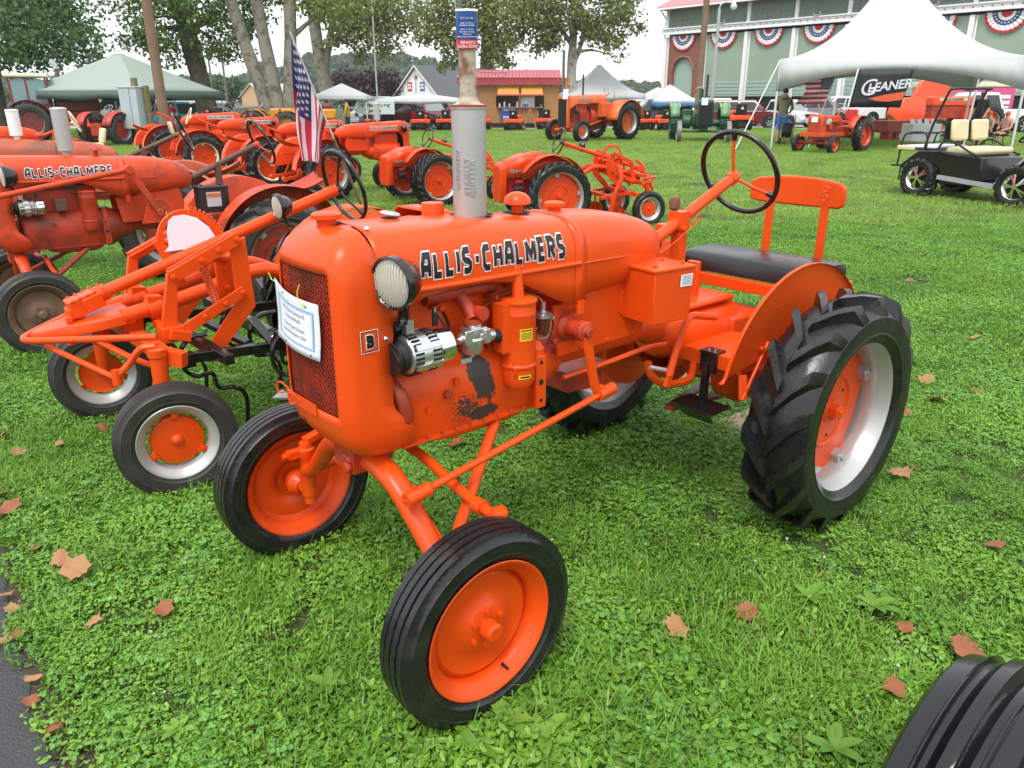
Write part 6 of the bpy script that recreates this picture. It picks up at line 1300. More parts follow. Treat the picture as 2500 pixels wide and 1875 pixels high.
# ------------------------------------------------------------------ show road and far ground
GRAV = mat('pale_gravel', (.33, .31, .28), .9, var=.15, vscale=2)
b = B(); b.add([(-70, 52.5, .006), (60, 52.5, .006), (60, 61, .006), (-70, 61, .006)], [(0, 1, 2, 3)]); setting(b.build('show_road', GRAV, None, 0))
# ------------------------------------------------------------------ grandstand building
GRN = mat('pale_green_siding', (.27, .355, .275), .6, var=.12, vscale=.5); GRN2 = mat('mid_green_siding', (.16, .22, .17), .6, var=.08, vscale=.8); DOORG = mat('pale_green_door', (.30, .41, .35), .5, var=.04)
BRICKM = mat('red_brick', (.23, .085, .05), .8, var=.22, vscale=3); ROOFR = mat('red_roof_sheet', (.45, .16, .16), .5, var=.08, vscale=.5); BUNTR = mat('bunting_red', (.48, .02, .04), .7); BUNTB = mat('bunting_blue', (.04, .07, .22), .7); BUNTW = mat('bunting_white', (.74, .74, .74), .7)
A0 = V((14.60, 80, 0)); A1 = V((34.68, 56, 0)); dA = (A1-A0); LA = dA.length; dA.normalize()
gs = thing('grandstand', 'long green-sided grandstand with white columns and patriotic half-round bunting', 'building', A0, math.atan2(dA.y, dA.x))
FZ0, FZ1, EZ = 7.28, 8.02, 9.65; LEN = LA+16
bays = [0, 4.3]+[4.3+4.55*k for k in range(1, int((LEN-4)/4.55)+1)]; LEN = bays[-1]
for i, (x0, x1) in enumerate(zip(bays, bays[1:])):
    if i == 0:
        n = 10; cx = (x0+x1)/2; b = B(); hw = 1.15; pts = [(x0, 0), (cx-hw, 0)]+[(cx-hw*math.cos(pi*k/n), 4.3+hw*math.sin(pi*k/n)) for k in range(n+1)]+[(cx+hw, 0), (x1, 0), (x1, FZ0), (x0, FZ0)]
        b.prism([(x, .0, z) for x, z in pts], (0, .3, 0)); b.build('brick_wall', BRICKM, gs)
        b = B(); b.prism([(cx-hw, .25, 0)]+[(cx-hw*math.cos(pi*k/n), .25, 4.3+hw*math.sin(pi*k/n)) for k in range(n+1)]+[(cx+hw, .25, 0)], (0, .1, 0)); b.build('arched_door', DOORG, gs)
        b = B(); b.tube([(cx-(hw+.1)*math.cos(pi*k/n), -.02, 4.3+(hw+.1)*math.sin(pi*k/n)) for k in range(n+1)], .11, 6); b.build('brick_arch', mat('brick_arch', (.28, .11, .07), .8), gs)
    else:
        b = B(); b.box(((x0+x1)/2, .15, (3.3+FZ0)/2), (x1-x0, .2, FZ0-3.3)); b.build('siding_panel', GRN, gs)
        b = B(); b.box(((x0+x1)/2, .12, 2.68), (x1-x0-.3, .16, 1.26))
        for k in range(4): b.box(((x0+x1)/2, .03, 2.25+.3*k), (x1-x0-.3, .05, .03))
        b.build('rolling_door', DOORG, gs); b = B(); b.box(((x0+x1)/2, .30, 1.05), (x1-x0, .2, 2.1)); b.build('dark_opening', DARK, gs)
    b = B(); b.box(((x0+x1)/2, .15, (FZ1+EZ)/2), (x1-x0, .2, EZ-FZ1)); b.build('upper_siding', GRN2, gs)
    b = B(); b.box(((x0+x1)/2+.1, .02, FZ1+.72), (x1-x0-.8, .10, .07)); b.box(((x0+x1)/2+.1, .02, FZ1+.34), (x1-x0-.8, .10, .05))
    for k in range(4): b.box((x0+.6+k*(x1-x0-1.)/3, .02, FZ1+.35), (.05, .08, .6))
    b.build('guard_rail', mat('rail_green', (.2, .24, .2), .6), gs)
    # half-round bunting: red, white, blue (with stars), white, red rings, pleated
    bt = empty('bunting', gs, ((x0+x1)/2-.1, -.12, FZ0+.05)); bt.scale = (.80, 1, .82)
    def fan(r0, r1, m, nm):
        b = B(); n = 26; vs = []
        for k in range(n+1):
            a = pi+pi*k/n; w = .035*(1 if k % 2 else -1)
            vs += [(r0*1.15*math.cos(a), w*r0/1.3-.01, r0*1.05*math.sin(a)), (r1*1.15*math.cos(a), w*r1/1.3-.01, r1*1.05*math.sin(a)*(1+.015*(k % 2)))]
        b.add(vs, [(2*k, 2*k+1, 2*k+3, 2*k+2) for k in range(n)]); return b.mesh(nm, m, 0)
    for r0, r1, m, nm in ((0, .40, BUNTR, 'red_centre'), (.40, .62, BUNTW, 'white_ring'), (.62, .98, BUNTB, 'blue_ring'), (.98, 1.34, BUNTW, 'white_ring'), (1.34, 1.52, BUNTR, 'red_edge')):
        use(cached('bnt%g' % r0, lambda: fan(r0, r1, m, nm)), nm, bt)
    def stars():
        b = B()
        for k in range(11):
            a = pi+pi*(k+.5)/11; cx, cz = .80*1.15*math.cos(a), .80*1.05*math.sin(a); p = [(cx+(.085 if q % 2 == 0 else .036)*math.sin(q*pi/5), -.06, cz+(.085 if q % 2 == 0 else .036)*math.cos(q*pi/5)) for q in range(10)]
            b.add(p, [tuple(range(10))])
        return b.mesh('stars', BUNTW, 0)
    use(cached('bnts', stars), 'stars', bt)
for k, x in enumerate(bays):
    b = B(); b.box((x+.05, -.08, FZ0/2), (.34, .34, FZ0)); b.box((x+.32, .0, FZ0/2), (.12, .16, FZ0)); b.build('column', WHITE, gs, bevel=.02)
    b = B(); b.box((x+.05, -.02, (FZ1+EZ)/2), (.30, .22, EZ-FZ1)); b.build('upper_column', WHITE, gs)
b = B(); b.box((LEN/2, -.15, (FZ0+FZ1)/2+.1), (LEN+.4, .42, FZ1-FZ0-.25)); b.box((LEN/2, -.22, FZ1-.05), (LEN+.5, .6, .10)); b.box((LEN/2, -.2, FZ0+.22), (LEN+.4, .5, .08)); b.build('fascia', WHITE, gs)
b = B()
for k in range(int(LEN/.62)): b.lathe([(0, 0), (.06, 0)], 8, ax=(0, -1, 0), c=(.4+.62*k, -.366, (FZ0+FZ1)/2+.1), mi=k % 2)
o = b.build('fascia_lamps', [BUNTR, BUNTB], gs); o['kind'] = 'stuff'
b = B(); b.prism([(-.6, -1.1, EZ-.05), (-.6, -1.1, EZ+.12), (-.6, 8, EZ+3.9), (-.6, 16.5, EZ+.2), (-.6, 16.5, EZ-.05)], (LEN+1.2, 0, 0)); b.build('roof', ROOFR, gs, 0)
b = B(); b.box((LEN/2, -1.12, EZ-.02), (LEN+1.4, .12, .16)); b.bar((.0, -1.1, EZ-.1), (-.1, -.1, EZ-.8), .1, .1); b.cyl((-.15, -.1, 0), (-.15, -.1, EZ-1.0), .07, n=8); b.build('gutter', WHITE, gs)
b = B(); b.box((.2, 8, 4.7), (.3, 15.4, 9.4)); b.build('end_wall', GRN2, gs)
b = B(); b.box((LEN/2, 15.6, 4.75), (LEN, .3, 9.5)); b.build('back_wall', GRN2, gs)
for x in (6.5, 15.5, 24.5):
    b = B(); b.box((x, -.5, FZ1+.05), (.5, .3, .06)); b.cyl((x-.2, -.45, FZ1+.05), (x-.3, -.6, FZ1+.25), .07, n=8); b.cyl((x+.2, -.45, FZ1+.05), (x+.3, -.6, FZ1+.25), .07, n=8); b.build('flood_lamp', GALV, gs)
# ------------------------------------------------------------------ timber stand
TIMB = mat('timber_cladding', (.35, .17, .055), .6, var=.15, vscale=4); PLYW = mat('awning_timber', (.60, .26, .04), .5, var=.06); TAN = mat('stand_inside', (.22, .17, .07), .7); ROOFP = mat('red_metal_roof', (.52, .16, .19), .35, var=.05); ROOFD = mat('red_metal_skirt', (.48, .07, .085), .4, var=.06)
SX0, SX1, SY = -3.26, 3.11, 55.0; sw_ = SX1-SX0
sd_ = thing('food_stand', 'brown timber food stand with red metal roof and two propped awnings', 'stand', (SX0, SY, 0)); sz = 2.68; sz0 = 0.30
n = 26; wx0, wx1 = -1.02-SX0, 2.06-SX0; wz0, wz1 = 1.29, 2.05
for k in range(n):
    x0 = sw_*k/n; x1 = sw_*(k+1)/n-.012; xm = (x0+x1)/2
    if wx0 < xm < wx1:
        b = B(); b.box((xm, 0, (sz0+wz0)/2), (x1-x0, .05, wz0-sz0)); b.build('plank', TIMB, sd_); b = B(); b.box((xm, 0, (sz+wz1)/2), (x1-x0, .05, sz-wz1)); b.build('plank', TIMB, sd_)
    else: b = B(); b.box((xm, 0, (sz0+sz)/2), (x1-x0, .05, sz-sz0)); b.build('plank', TIMB, sd_)
b = B(); b.box((sw_/2, 2.6, (sz0+sz)/2), (sw_, .05, sz-sz0)); b.box((0, 1.3, (sz0+sz)/2), (.05, 2.6, sz-sz0)); b.box((sw_, 1.3, (sz0+sz)/2), (.05, 2.6, sz-sz0)); b.box((sw_/2, 1.3, sz0+.05), (sw_, 2.6, .08)); b.build('wall', TAN, sd_)
b = B(); b.box((sw_/2, .6, sz0/2), (sw_-.4, 1.8, sz0)); b.build('trailer_base', DARK, sd_)
for cx in (wx0+(wx1-wx0)*.25, wx0+(wx1-wx0)*.76):
    b = B(); w_ = (wx1-wx0)*.235; b.prism([(cx-w_*.9, -.03, wz1+.55), (cx+w_*.9, -.03, wz1+.55), (cx+w_, -.62, wz1+.02), (cx-w_, -.62, wz1+.02)], (0, 0, .04)); o = b.build('awning', PLYW, sd_); b = B(); b.box((cx, -.63, wz1+.03), (2*w_+.1, .04, .09)); b.build('awning_edge', mat('pink_trim', (.6, .12, .14), .5), o)
b = B(); b.box(((wx0+wx1)/2, -.12, wz0), (wx1-wx0, .35, .05)); b.box(((wx0+wx1)/2, 0, (wz0+wz1)/2), (.14, .07, wz1-wz0)); b.build('counter', TIMB, sd_)
b = B(); b.box((wx1-1.1, .5, wz0+.35), (1.1, .5, .7)); b.build('serving_hatch', WHITE, sd_, bevel=.02); b = B(); b.box((wx1-1.2, -.1, wz0+.12), (.4, .2, .2)); b.build('blue_tub', mat('tub_blue', (.05, .16, .5), .4), sd_)
for k in range(6): b = B(); b.cyl((wx0+.2+.32*k+(.0 if k < 3 else .2), -.12, wz0+.03), (wx0+.2+.32*k+(.0 if k < 3 else .2), -.12, wz0+.03+(.34 if k % 2 else .22)), .06, n=10); b.build('jar', PAPER, sd_)
rz0, rz1, rz2 = 2.70, 3.12, 3.64; n = 30
for k in range(n):
    x0 = -.35+(sw_+.5)*k/n; x1 = -.35+(sw_+.5)*(k+1)/n-.02; b = B(); b.prism([(x0, -.38, rz0), (x1, -.38, rz0), (x1, -.46, rz1), (x0, -.46, rz1)], (0, .03, 0)); b.build('skirt_panel', ROOFD, sd_)
    b = B(); b.prism([(x0, -.50, rz1), (x1, -.50, rz1), (x1, 1.5, rz2), (x0, 1.5, rz2)], (0, 0, .03)); b.build('roof_panel', ROOFP, sd_)
b = B(); b.prism([(-.35, 1.5, rz2), (sw_+.15, 1.5, rz2), (sw_+.15, 3.2, rz1), (-.35, 3.2, rz1)], (0, 0, .03)); b.build('rear_roof', ROOFD, sd_)
bnr = thing('banner', 'blue cloth banner reading TRINITY hung below the stand window', 'banner', (SX0+(-0.22-SX0), 54.9, 0)); bz = 0.91
b = B(); b.box((0, 0, bz), (1.12, .02, .92)); b.build('cloth', mat('banner_blue', (.03, .07, .27), .7, var=.1), bnr); sign_text('lettering', 'TRINITY', .24, WPRINT, bnr, (0, -.02, bz+.22), off=.004); sign_text('lettering', 'SHA', .22, WPRINT, bnr, (-.18, -.02, bz-.24), off=.004)
tr = thing('timber_trestle', 'A-shaped timber prop leaning by the stand front', 'trestle', (1.18, 54, 0)); b = B(); b.bar((-.42, 0, .12), (.02, .05, 1.25), .05, .07); b.bar((.42, 0, .0), (.02, .05, 1.25), .05, .07); b.build('beam', TIMB, tr)
# ------------------------------------------------------------------ white house with quilt squares
hs = thing('house', 'white gabled house with red and blue quilt squares under a grey roof', 'house', (-10.96, 95, 0), R(-27)); hw = 2.75; ez_, az_ = 2.34, 5.24; SHING = mat('grey_shingle', (.10, .105, .115), .8, var=.1)
b = B(); b.prism([(-hw, 0, 0), (hw, 0, 0), (hw, 0, ez_), (0, 0, az_), (-hw, 0, ez_)], (0, 9, 0)); b.build('wall', WHITE, hs); b = B()
for s in (1, -1): b.prism([(0, -.3, az_+.12), (s*(hw+.5), -.3, ez_-.42), (s*(hw+.5), -.3, ez_-.30), (0, -.3, az_+.26)], (0, 9.6, 0))
b.build('roof', SHING, hs); b = B()
for s in (1, -1): b.prism([(0, -.34, az_+.05), (s*(hw+.5), -.34, ez_-.50), (s*(hw+.5), -.34, ez_-.34), (0, -.34, az_+.22)], (0, .06, 0))
b.build('barge_board', WHITE, hs)
for x, m in ((-.85, BUNTR), (.85, mat('quilt_blue', (.05, .10, .36), .7))):
    e = empty('quilt_square', hs, (x, -.03, ez_+.85)); b = B(); b.box((0, 0, 0), (.62, .05, .95)); b.build('board', m, e); b = B()
    for q in range(4): t = q*pi/2+pi/4; b.prism([(0, -.03, 0), (.2*math.cos(t-.5), -.03, .3*math.sin(t-.5)), (.33*math.cos(t), -.03, .42*math.sin(t)), (.2*math.cos(t+.5), -.03, .3*math.sin(t+.5))], (0, -.01, 0))
    b.build('star', WHITE, e)
b = B(); p = [((.35 if q % 2 == 0 else .14)*math.sin(q*pi/5), -.04, az_-1.05+(.35 if q % 2 == 0 else .14)*math.cos(q*pi/5)) for q in range(10)]; b.prism(p, (0, -.03, 0)); b.build('star', BUNTR, hs)
b = B(); b.cyl((.05, -.2, 1.2), (.05, -.2, az_-.6), .04, n=6); b.build('conduit', GALV, hs); b = B(); b.box((2.0, -.02, 1.6), (.7, .05, 1.0)); b.build('window', DARK, hs)
# low orange-gabled house far left
h2 = thing('house', 'low white house with orange gable between the tree trunks', 'house', (-34.55, 110, 0), R(-30)); b = B(); b.prism([(-2, 0, 0), (2, 0, 0), (2, 0, 2.2), (0, 0, 3.6), (-2, 0, 2.2)], (0, 9, 0)); b.build('wall', mat('pale_orange_wall', (.55, .36, .2), .7), h2); b = B()
for s in (1, -1): b.prism([(0, -.2, 3.7), (s*2.4, -.2, 2.0), (s*2.4, -.2, 2.1), (0, -.2, 3.82)], (0, 9.4, 0))
b.build('roof', mat('pale_roof', (.55, .55, .57), .5), h2)
# ------------------------------------------------------------------ canopies
def canopy(label, c, rz, w, d, h, peak, m, val=.25, group=None, post=GALV, curve=.0, m2=None, posts=True):
    P = thing('canopy', label, 'canopy', c, rz, 1., group); b = B(); n = 8; rings = []
    per = [(-w/2+w*i/n, -d/2) for i in range(n)]+[(w/2, -d/2+d*i/n) for i in range(n)]+[(w/2-w*i/n, d/2) for i in range(n)]+[(-w/2, d/2-d*i/n) for i in range(n)]
    for t in (0, .15, .3, .5, .7, .85, .96): z = h+peak*(t**(1+curve)); k = 1-t; rings.append([V((x*k, y*k, z)) for x, y in per])
    b.loft(rings, caps=False); b.add([(x*.04, y*.04, h+peak) for x, y in per], [tuple(range(len(per)))]); o = b.build('roof_cloth', m, P, 25); sd = o.modifiers.new('sheet', 'SOLIDIFY'); sd.thickness = .02
    b = B(); L_ = len(per); dr = [val*(1.0-.0*i) for i in range(L_)]; b.loft([[V((x*1.005, y*1.005, h+.01)) for x, y in per], [V((x*1.01, y*1.01, h-val*(1+.15*math.cos(2*pi*i/4)))) for i, (x, y) in enumerate(per)]], caps=False); o = b.build('valance', m2 or m, P, 25); sd = o.modifiers.new('sheet', 'SOLIDIFY'); sd.thickness = .015
    if posts:
        for x in (-w/2, w/2):
            for y in (-d/2, d/2): b = B(); b.cyl((x*.98, y*.98, 0), (x*.98, y*.98, h), .03, n=8); b.build('post', post, P)
        b = B(); zz = h-.1; b.tube([(-w/2, -d/2, zz), (w/2, -d/2, zz), (w/2, d/2, zz), (-w/2, d/2, zz)], .02, 6, closed=True); b.build('top_rail', post, P)
    return P
CANW = mat('white_canvas', (.66, .67, .68), .7, var=.03, translu=.3); CANP = mat('lilac_canvas', (.62, .55, .60), .7); CANG = mat('pale_green_canvas', (.40, .47, .42), .7, var=.04, translu=.3); VALG = mat('dark_green_valance', (.07, .11, .095), .7); VALB = mat('blue_valance', (.10, .22, .42), .7)
canopy('white canopy sheltering the men in red and yellow shirts', (-10.09, 49.26, 0), R(3), 3.2, 3., 1.94, .75, CANW, .22, 'white canopies along the show road', WHITE)
canopy('long low white canopy right of the letter banner, over parked cars', (-5.50, 50.78, 0), R(2), 5.4, 3., 1.81, .35, CANW, .28, 'white canopies along the show road', WHITE)
canopy('white pointed tent behind the large orange tractor', (6.88, 66, 0), R(6), 6.1, 6., 2.19, 2.3, CANW, .45, None, GALV, .6)
canopy('small lilac canopy between pointed tent and grandstand', (12.66, 72, 0), R(12), 2.9, 2.9, 1.90, .9, CANP, .2, None, WHITE)
canopy('white canopy with blue valance behind the green tractor', (10.46, 55, 0), R(14), 2.9, 2.9, 1.64, 1.1, CANW, .30, None, BLACKM, .0, VALB)
canopy('large pale green tent with dark green scalloped edge behind the wooden pole', (-17.74, 38, 0), R(-14), 6.2, 6., 2.14, 1.65, CANG, .36, None, GALV, .1, VALG)
# letter banner between canopies
lb = thing('banner', 'white banner with green emblems and black letters hung under the canopies', 'banner', (-7.98, 48.3, 0), R(2)); bw = -6.90--9.06; z0_, z1_ = 0.97, 1.71
b = B(); b.prism([(-bw/2-.05, 0, z0_), (bw/2, 0, z0_), (bw/2, 0, z1_), (-bw/2+.04, 0, z1_)], (0, .02, 0)); b.build('cloth', mat('banner_white', (.62, .68, .66), .7), lb)
for x in (-.78, .72): b = B(); b.prism([(x-.12, -.01, z1_-.20), (x+.14, -.01, z1_-.17), (x+.06, -.01, z1_-.28), (x, -.01, z1_-.42), (x-.05, -.01, z1_-.30)], (0, -.004, 0)); b.build('emblem', mat('emblem_green', (.03, .26, .11), .7), lb)
for t_, x, z in (('Tiba', -.36, z1_-.24), ('i c', .27, z1_-.24), ('n', .52, z1_-.22), ('pe', -.30, z0_+.20), ('a', .22, z0_+.20)): sign_text('lettering', t_, .22, INK, lb, (x, -.015, z), off=.006, shear=.15)
# ------------------------------------------------------------------ tall white tent
tp = [V((9.90, 31.03, 0)), V((17.64, 28.57, 0))]; tx = (tp[1]-tp[0]); TW = tx.length; ta = math.atan2(tx.y, tx.x)
tent = thing('tent', 'tall white peaked tent with arched valance in front of the grandstand', 'tent', tp[0], ta); h0, hv, pk = 3.13, 2.22, 5.9
NW = mat('bright_white_canvas', (.74, .74, .74), .6, var=.03, vscale=1.5, translu=.4); n = 16; cx, cy = TW/2, TW/2; rings = []
per = [(TW*i/n, 0) for i in range(n)]+[(TW, TW*i/n) for i in range(n)]+[(TW-TW*i/n, TW) for i in range(n)]+[(0, TW-TW*i/n) for i in range(n)]
for k in range(15):
    t = k/14*.97; z = h0+.05+.5*t+3.25*t**2.1; kk = 1-t; sag = 0
    rings.append([V((cx+(x-cx)*kk, cy+(y-cy)*kk, z-.10*math.sin(pi*((i % n)/n))*(1-t))) for i, (x, y) in enumerate(per)])
b = B(); b.loft(rings, caps=False); o = b.build('roof_cloth', NW, tent, 30); sd = o.modifiers.new('sheet', 'SOLIDIFY'); sd.thickness = .02
def edge(i): return h0+.05-.10*math.sin(pi*((i % n)/n))
def arcz(i): q = (i % n)/n; return edge(i)-(.30+(h0-hv-.10)*abs(2*q-1)**1.9)
for sd_i in range(4):
    idx = list(range(sd_i*n, sd_i*n+n+1)); b = B(); P4 = [per[i % (4*n)] for i in idx]
    top = [V((cx+(x-cx)*1.004, cy+(y-cy)*1.004, edge(0 if j in (0, n) else j))) for j, (x, y) in enumerate(P4)]; bot = [V((cx+(x-cx)*1.006, cy+(y-cy)*1.006, arcz(j) if j < n else arcz(0))) for j, (x, y) in enumerate(P4)]
    b.loft([top, bot], closed=False, caps=False); o = b.build('valance', mat('tent_valance', (.62, .65, .65), .6, var=.03, translu=.3), tent, 30); sd = o.modifiers.new('sheet', 'SOLIDIFY'); sd.thickness = .015
for x, y in ((0.02, .02), (TW-.02, .02), (TW-.02, TW-.02), (.02, TW-.02)): b = B(); b.cyl((x, y, 0), (x, y, h0), .045, n=10); b.build('pole', mat('tent_pole', (.62, .64, .63), .4, metal=.3), tent)
b = B(); b.cyl((TW*.80, -.3, 0), (TW*.80+.18, .05, hv+.3), .035, n=8); b.build('pole', GALV, tent)
for x0, dx in ((0, -1.0), (TW, 1.3)): b = B(); b.tube([(x0, 0, h0), (x0+dx*1.25, -1.6, 0)], .02, 6); b.build('guy_rope', WHITE, tent)
b = B(); b.tube([(TW/2, TW/2, h0), (TW/2, TW/2, h0+3.6)], .05, 8); b.tube([(0, 0, h0-.1), (TW, TW, h0-.1)], .015, 5); b.tube([(0, TW, h0-.1), (TW, 0, h0-.1)], .015, 5); b.build('king_pole', GALV, tent)
# black banner hung on the tent front
gb = thing('banner', 'black GLEANER banner with orange swoosh hung from the white tent', 'banner', tp[0]+V((math.cos(ta), math.sin(ta), 0))*(TW*.333)+V((0, -.15, 0)), ta); gz1, gz0 = 2.79, 1.50; gw = TW*.222
b = B(); nn = 12; rings = []
for j in range(7):
    v = j/6; row = []
    for i in range(nn+1):
        u = i/nn; x = u*gw*(1-.04*v)-.20*v; row.append(V((x, .05*math.sin(9*u+2*v)*v-.0, gz1+(gz0-gz1)*v+.04*math.sin(pi*u)*(v-.3))))
    rings.append(row)
b.loft(rings, closed=False, caps=False); o = b.build('cloth', mat('banner_black', (.012, .012, .016), .6, var=.2), gb, 60); sd = o.modifiers.new('sheet', 'SOLIDIFY'); sd.thickness = .012
sign_text('lettering', 'LEANER', .41, mat('banner_silver', (.6, .62, .68), .5), gb, (gw*.585, -.09, gz1-.56), (pi/2, R(-7), 0), .010, .25, .98)
sign_text('lettering', 'G', .78, mat('banner_silver', (0, 0, 0)), gb, (gw*.19, -.095, gz1-.64), (pi/2, R(-7), 0), -.001, .25)
b = B(); b.prism([(gw*.24, -.10, gz1-.98), (gw*.55, -.10, gz1-.84), (gw*.90, -.10, gz1-.74), (gw*.86, -.10, gz1-1.02), (gw*.6, -.10, gz1-1.08), (gw*.4, -.10, gz1-1.06)], (0, .006, 0)); b.build('swoosh', mat('banner_orange', (.62, .09, .03), .6), gb)
b = B(); b.cyl((-.03, 0, gz1+.05), (-.22, 0, gz0-.1), .03, n=8); b.build('pole', WHITE, gb)
# ------------------------------------------------------------------ striped flags
FR, FW, FB = mat('flag_red', (.52, .012, .05), .7, var=.05), mat('flag_white', (.72, .68, .72), .7), mat('flag_blue', (.025, .035, .13), .7, var=.1)
def flag_cloth(P, pos, nu=26, nvs=26):
    """pos(u,v): u along the stripes from hoist 0..1, v across from top 0..1"""
    b = B(); vs = [pos(i/nu, j/nvs) for j in range(nvs+1) for i in range(nu+1)]
    for j in range(nvs):
        for i in range(nu):
            mi = 2 if (i < nu*.4 and j < nvs*7/13) else (0 if (j*13//nvs) % 2 == 0 else 1); k = j*(nu+1)+i; b.f.append((k, k+1, k+nu+2, k+nu+1)); b.m.append(mi)
    b.v = [tuple(p) for p in vs]; o = b.build('cloth', [FR, FW, FB], P, 0); [setattr(f, 'use_smooth', True) for f in o.data.polygons]
    b = B()
    for r_ in range(9):
        for c_ in range(6 if r_ % 2 == 0 else 5):
            u0 = (.4/12)*(1+2*c_+(r_ % 2)); v0 = (7/13/10)*(1+r_); p = []
            for q in range(10): rr_ = 1 if q % 2 == 0 else .42; p.append(V(pos(u0+.021*rr_*math.sin(q*pi/5), v0-.031*rr_*math.cos(q*pi/5)))+V((0, -.006, 0)))
            b.add(p, [tuple(range(10))])
    b.build('stars', FW, P, 0)
f1 = thing('flag', 'striped flag with white stars drooping from a leaning brown pole, beside the tree trunks', 'flag', (0, 0, 0)); p0, p1 = V((-1.15, 6.20, 0.91)), V((-1.57, 6.00, 2.23))
b = B(); lo_ = p0+(p0-p1)*.32; b.cyl(lo_, p0+(p1-p0)*.45, .010, n=8); b.cyl(p0+(p1-p0)*.45, p1, .007, n=8, mi=1); b.build('pole', [mat('pole_brown', (.12, .08, .05), .6), GALV], f1)
c00, c01, c10, c11 = V((-1.56, 6.00, 2.21)), V((-1.38, 6.10, 1.64)), V((-1.59, 6.00, 1.36)), V((-1.43, 6.05, 1.33))
def pos1(u, v):
    """hoist along the leaning pole, fly hanging down in three folds"""
    q = (c00.lerp(c01, v)).lerp(c10.lerp(c11, v), u); w = math.sin(pi*min(1, u*1.1))*.5+.5*u
    q = q+V((.045*math.sin(2*pi*v*1.7+.6)*w-.035*math.sin(pi*u)*(1-v), .085*math.sin(2*pi*v*2.2+u)*w, -.05*math.sin(pi*v)*math.sin(pi*u))); return q
flag_cloth(f1, pos1)
f2 = thing('flag', 'striped flag hanging inside the tent behind the square-nosed tractor', 'flag', (0, 0, 0)); q0 = V((12.21, 31.40, 2.75)); q1 = V((11.91, 31.40, 1.63)); q2 = V((11.54, 32.00, 2.73))
def pos2(u, v):
    dn = (q1-q0); sd = V((-.98, .25*math.sin(8*v), -.0)); return q0+dn*(v*1.0)+sd*(u*1.05)+V((.0, .03*math.sin(10*u), -.03*u))
flag_cloth(f2, lambda u, v: pos2(u, v)); b = B(); b.cyl(q0+V((.02, 0, .05)), q0+(q1-q0)*2.7, .018, n=8); b.build('pole', WHITE, f2)
# ------------------------------------------------------------------ poles, cabinet, lamps, wires
WOODP = mat('weathered_pole', (.20, .125, .08), .8, var=.2, vscale=2, bump=.2, bscale=20); GREYW = mat('grey_pole', (.15, .14, .12), .8, var=.2, vscale=2); METP = mat('metal_pole', (.42, .44, .45), .5, metal=.3)
def pole(name, label, c, top, r, m, h, lean=(0, 0), extra=None, cat='pole'):
    P = thing(name, label, cat, c); b = B(); b.tube([(0, 0, 0), (lean[0]*.5, lean[1]*.5, h*.5), (lean[0], lean[1], h)], [r, r*.92, r*.82], 14); b.build('shaft', m, P, 60)
    if extra: extra(P)
    return P
pole('utility_pole', 'thick brown wooden pole left of the dark tree trunk', (-13.56, 32, 0), 0, .20, WOODP, 11, (-.1, 0))
def crossarms(P):
    b = B(); b.bar((-1.1, 0, 7.6), (1.1, 0, 7.6), .1, .12); b.bar((-.9, 0, 6.8), (.9, 0, 6.8), .1, .12)
    for x in (-1., -.4, .4, 1.): b.cyl((x, 0, 7.65), (x, 0, 7.85), .05, n=6)
    b.build('cross_arm', GREYW, P)
pole('utility_pole', 'distant grey pole with cross-arms, nearer of two left of pale trunks', (-31.73, 92, 0), 0, .13, GREYW, 8.0, extra=crossarms); pole('utility_pole', 'distant grey pole with cross-arms, leftmost and farther of two', (-37.92, 105, 0), 0, .13, GREYW, 8.2, extra=crossarms)
def lampsx(P):
    b = B()
    for z in (5.3, 8.2): b.sphere((-.28, -.1, z), .2, 10, 6, sc=(1, 1, .7)); b.bar((0, 0, z+.1), (-.28, -.05, z+.15), .05, .05)
    b.build('lamp', METP, P)
pole('utility_pole', 'dark wooden pole with lamps rising behind the spray can', (-2.81, 46, 0), 0, .15, GREYW, 11, extra=lampsx)
pole('flag_pole', 'thin pale metal pole beside the maroon trees', (-8.47, 52, 0), 0, .05, METP, 10)
pole('utility_pole', 'short distant pole left of the white-barked sycamore', (4.62, 75, 0), 0, .15, GREYW, 5.92)
pole('utility_pole', 'brown wooden pole standing before the brick end of the grandstand', (10.80, 48, 0), 0, .19, WOODP, 12, (.1, 0))
def larm(P):
    b = B(); b.tube(crv([(0, 0, 6.9), (.05, 0, 7.15), (.3, 0, 7.3), (.75, 0, 7.28)], 5), .05, 8); b.build('arm', METP, P); b = B(); b.lathe([(0, .25), (.10, .22), (.12, .0), (.20, -.06), (.19, -.2), (.1, -.3), (0, -.32)], 14, ax=(0, 0, 1), c=(.85, 0, 7.2)); b.build('lamp_head', WHITE, P)
pole('street_lamp', 'grey lamp post with curved arm and round white lamp before the grandstand', (12.58, 52, 0), 0, .11, METP, 6.95, extra=larm, cat='lamp post')
cb_ = thing('meter_cabinet', 'pale grey metal cabinet mounted by a wooden post', 'cabinet', (-15.15, 33, 0), R(-18)); b = B(); b.box((0, 0, 1.45), (.86, .5, 1.55)); b.box((0, 0, 2.24), (.92, .56, .06)); b.build('cabinet_box', mat('cabinet_grey', (.42, .47, .50), .5, metal=.1, var=.06), cb_, bevel=.02); b = B(); b.box((.10, -.255, 1.45), (.01, .01, 1.5)); b.box((-.25, -.27, 1.2), (.06, .04, .12)); b.build('door_seam', DARK, cb_); b = B(); b.box((.55, .2, 1.15), (.16, .16, 2.3)); b.box((-.1, .33, 1.3), (.2, .16, 2.6)); b.build('wood_post', mat('mossy_post', (.17, .16, .07), .9, var=.15), cb_)
WIRE = mat('wire', (.05, .05, .055), .6, var=0)
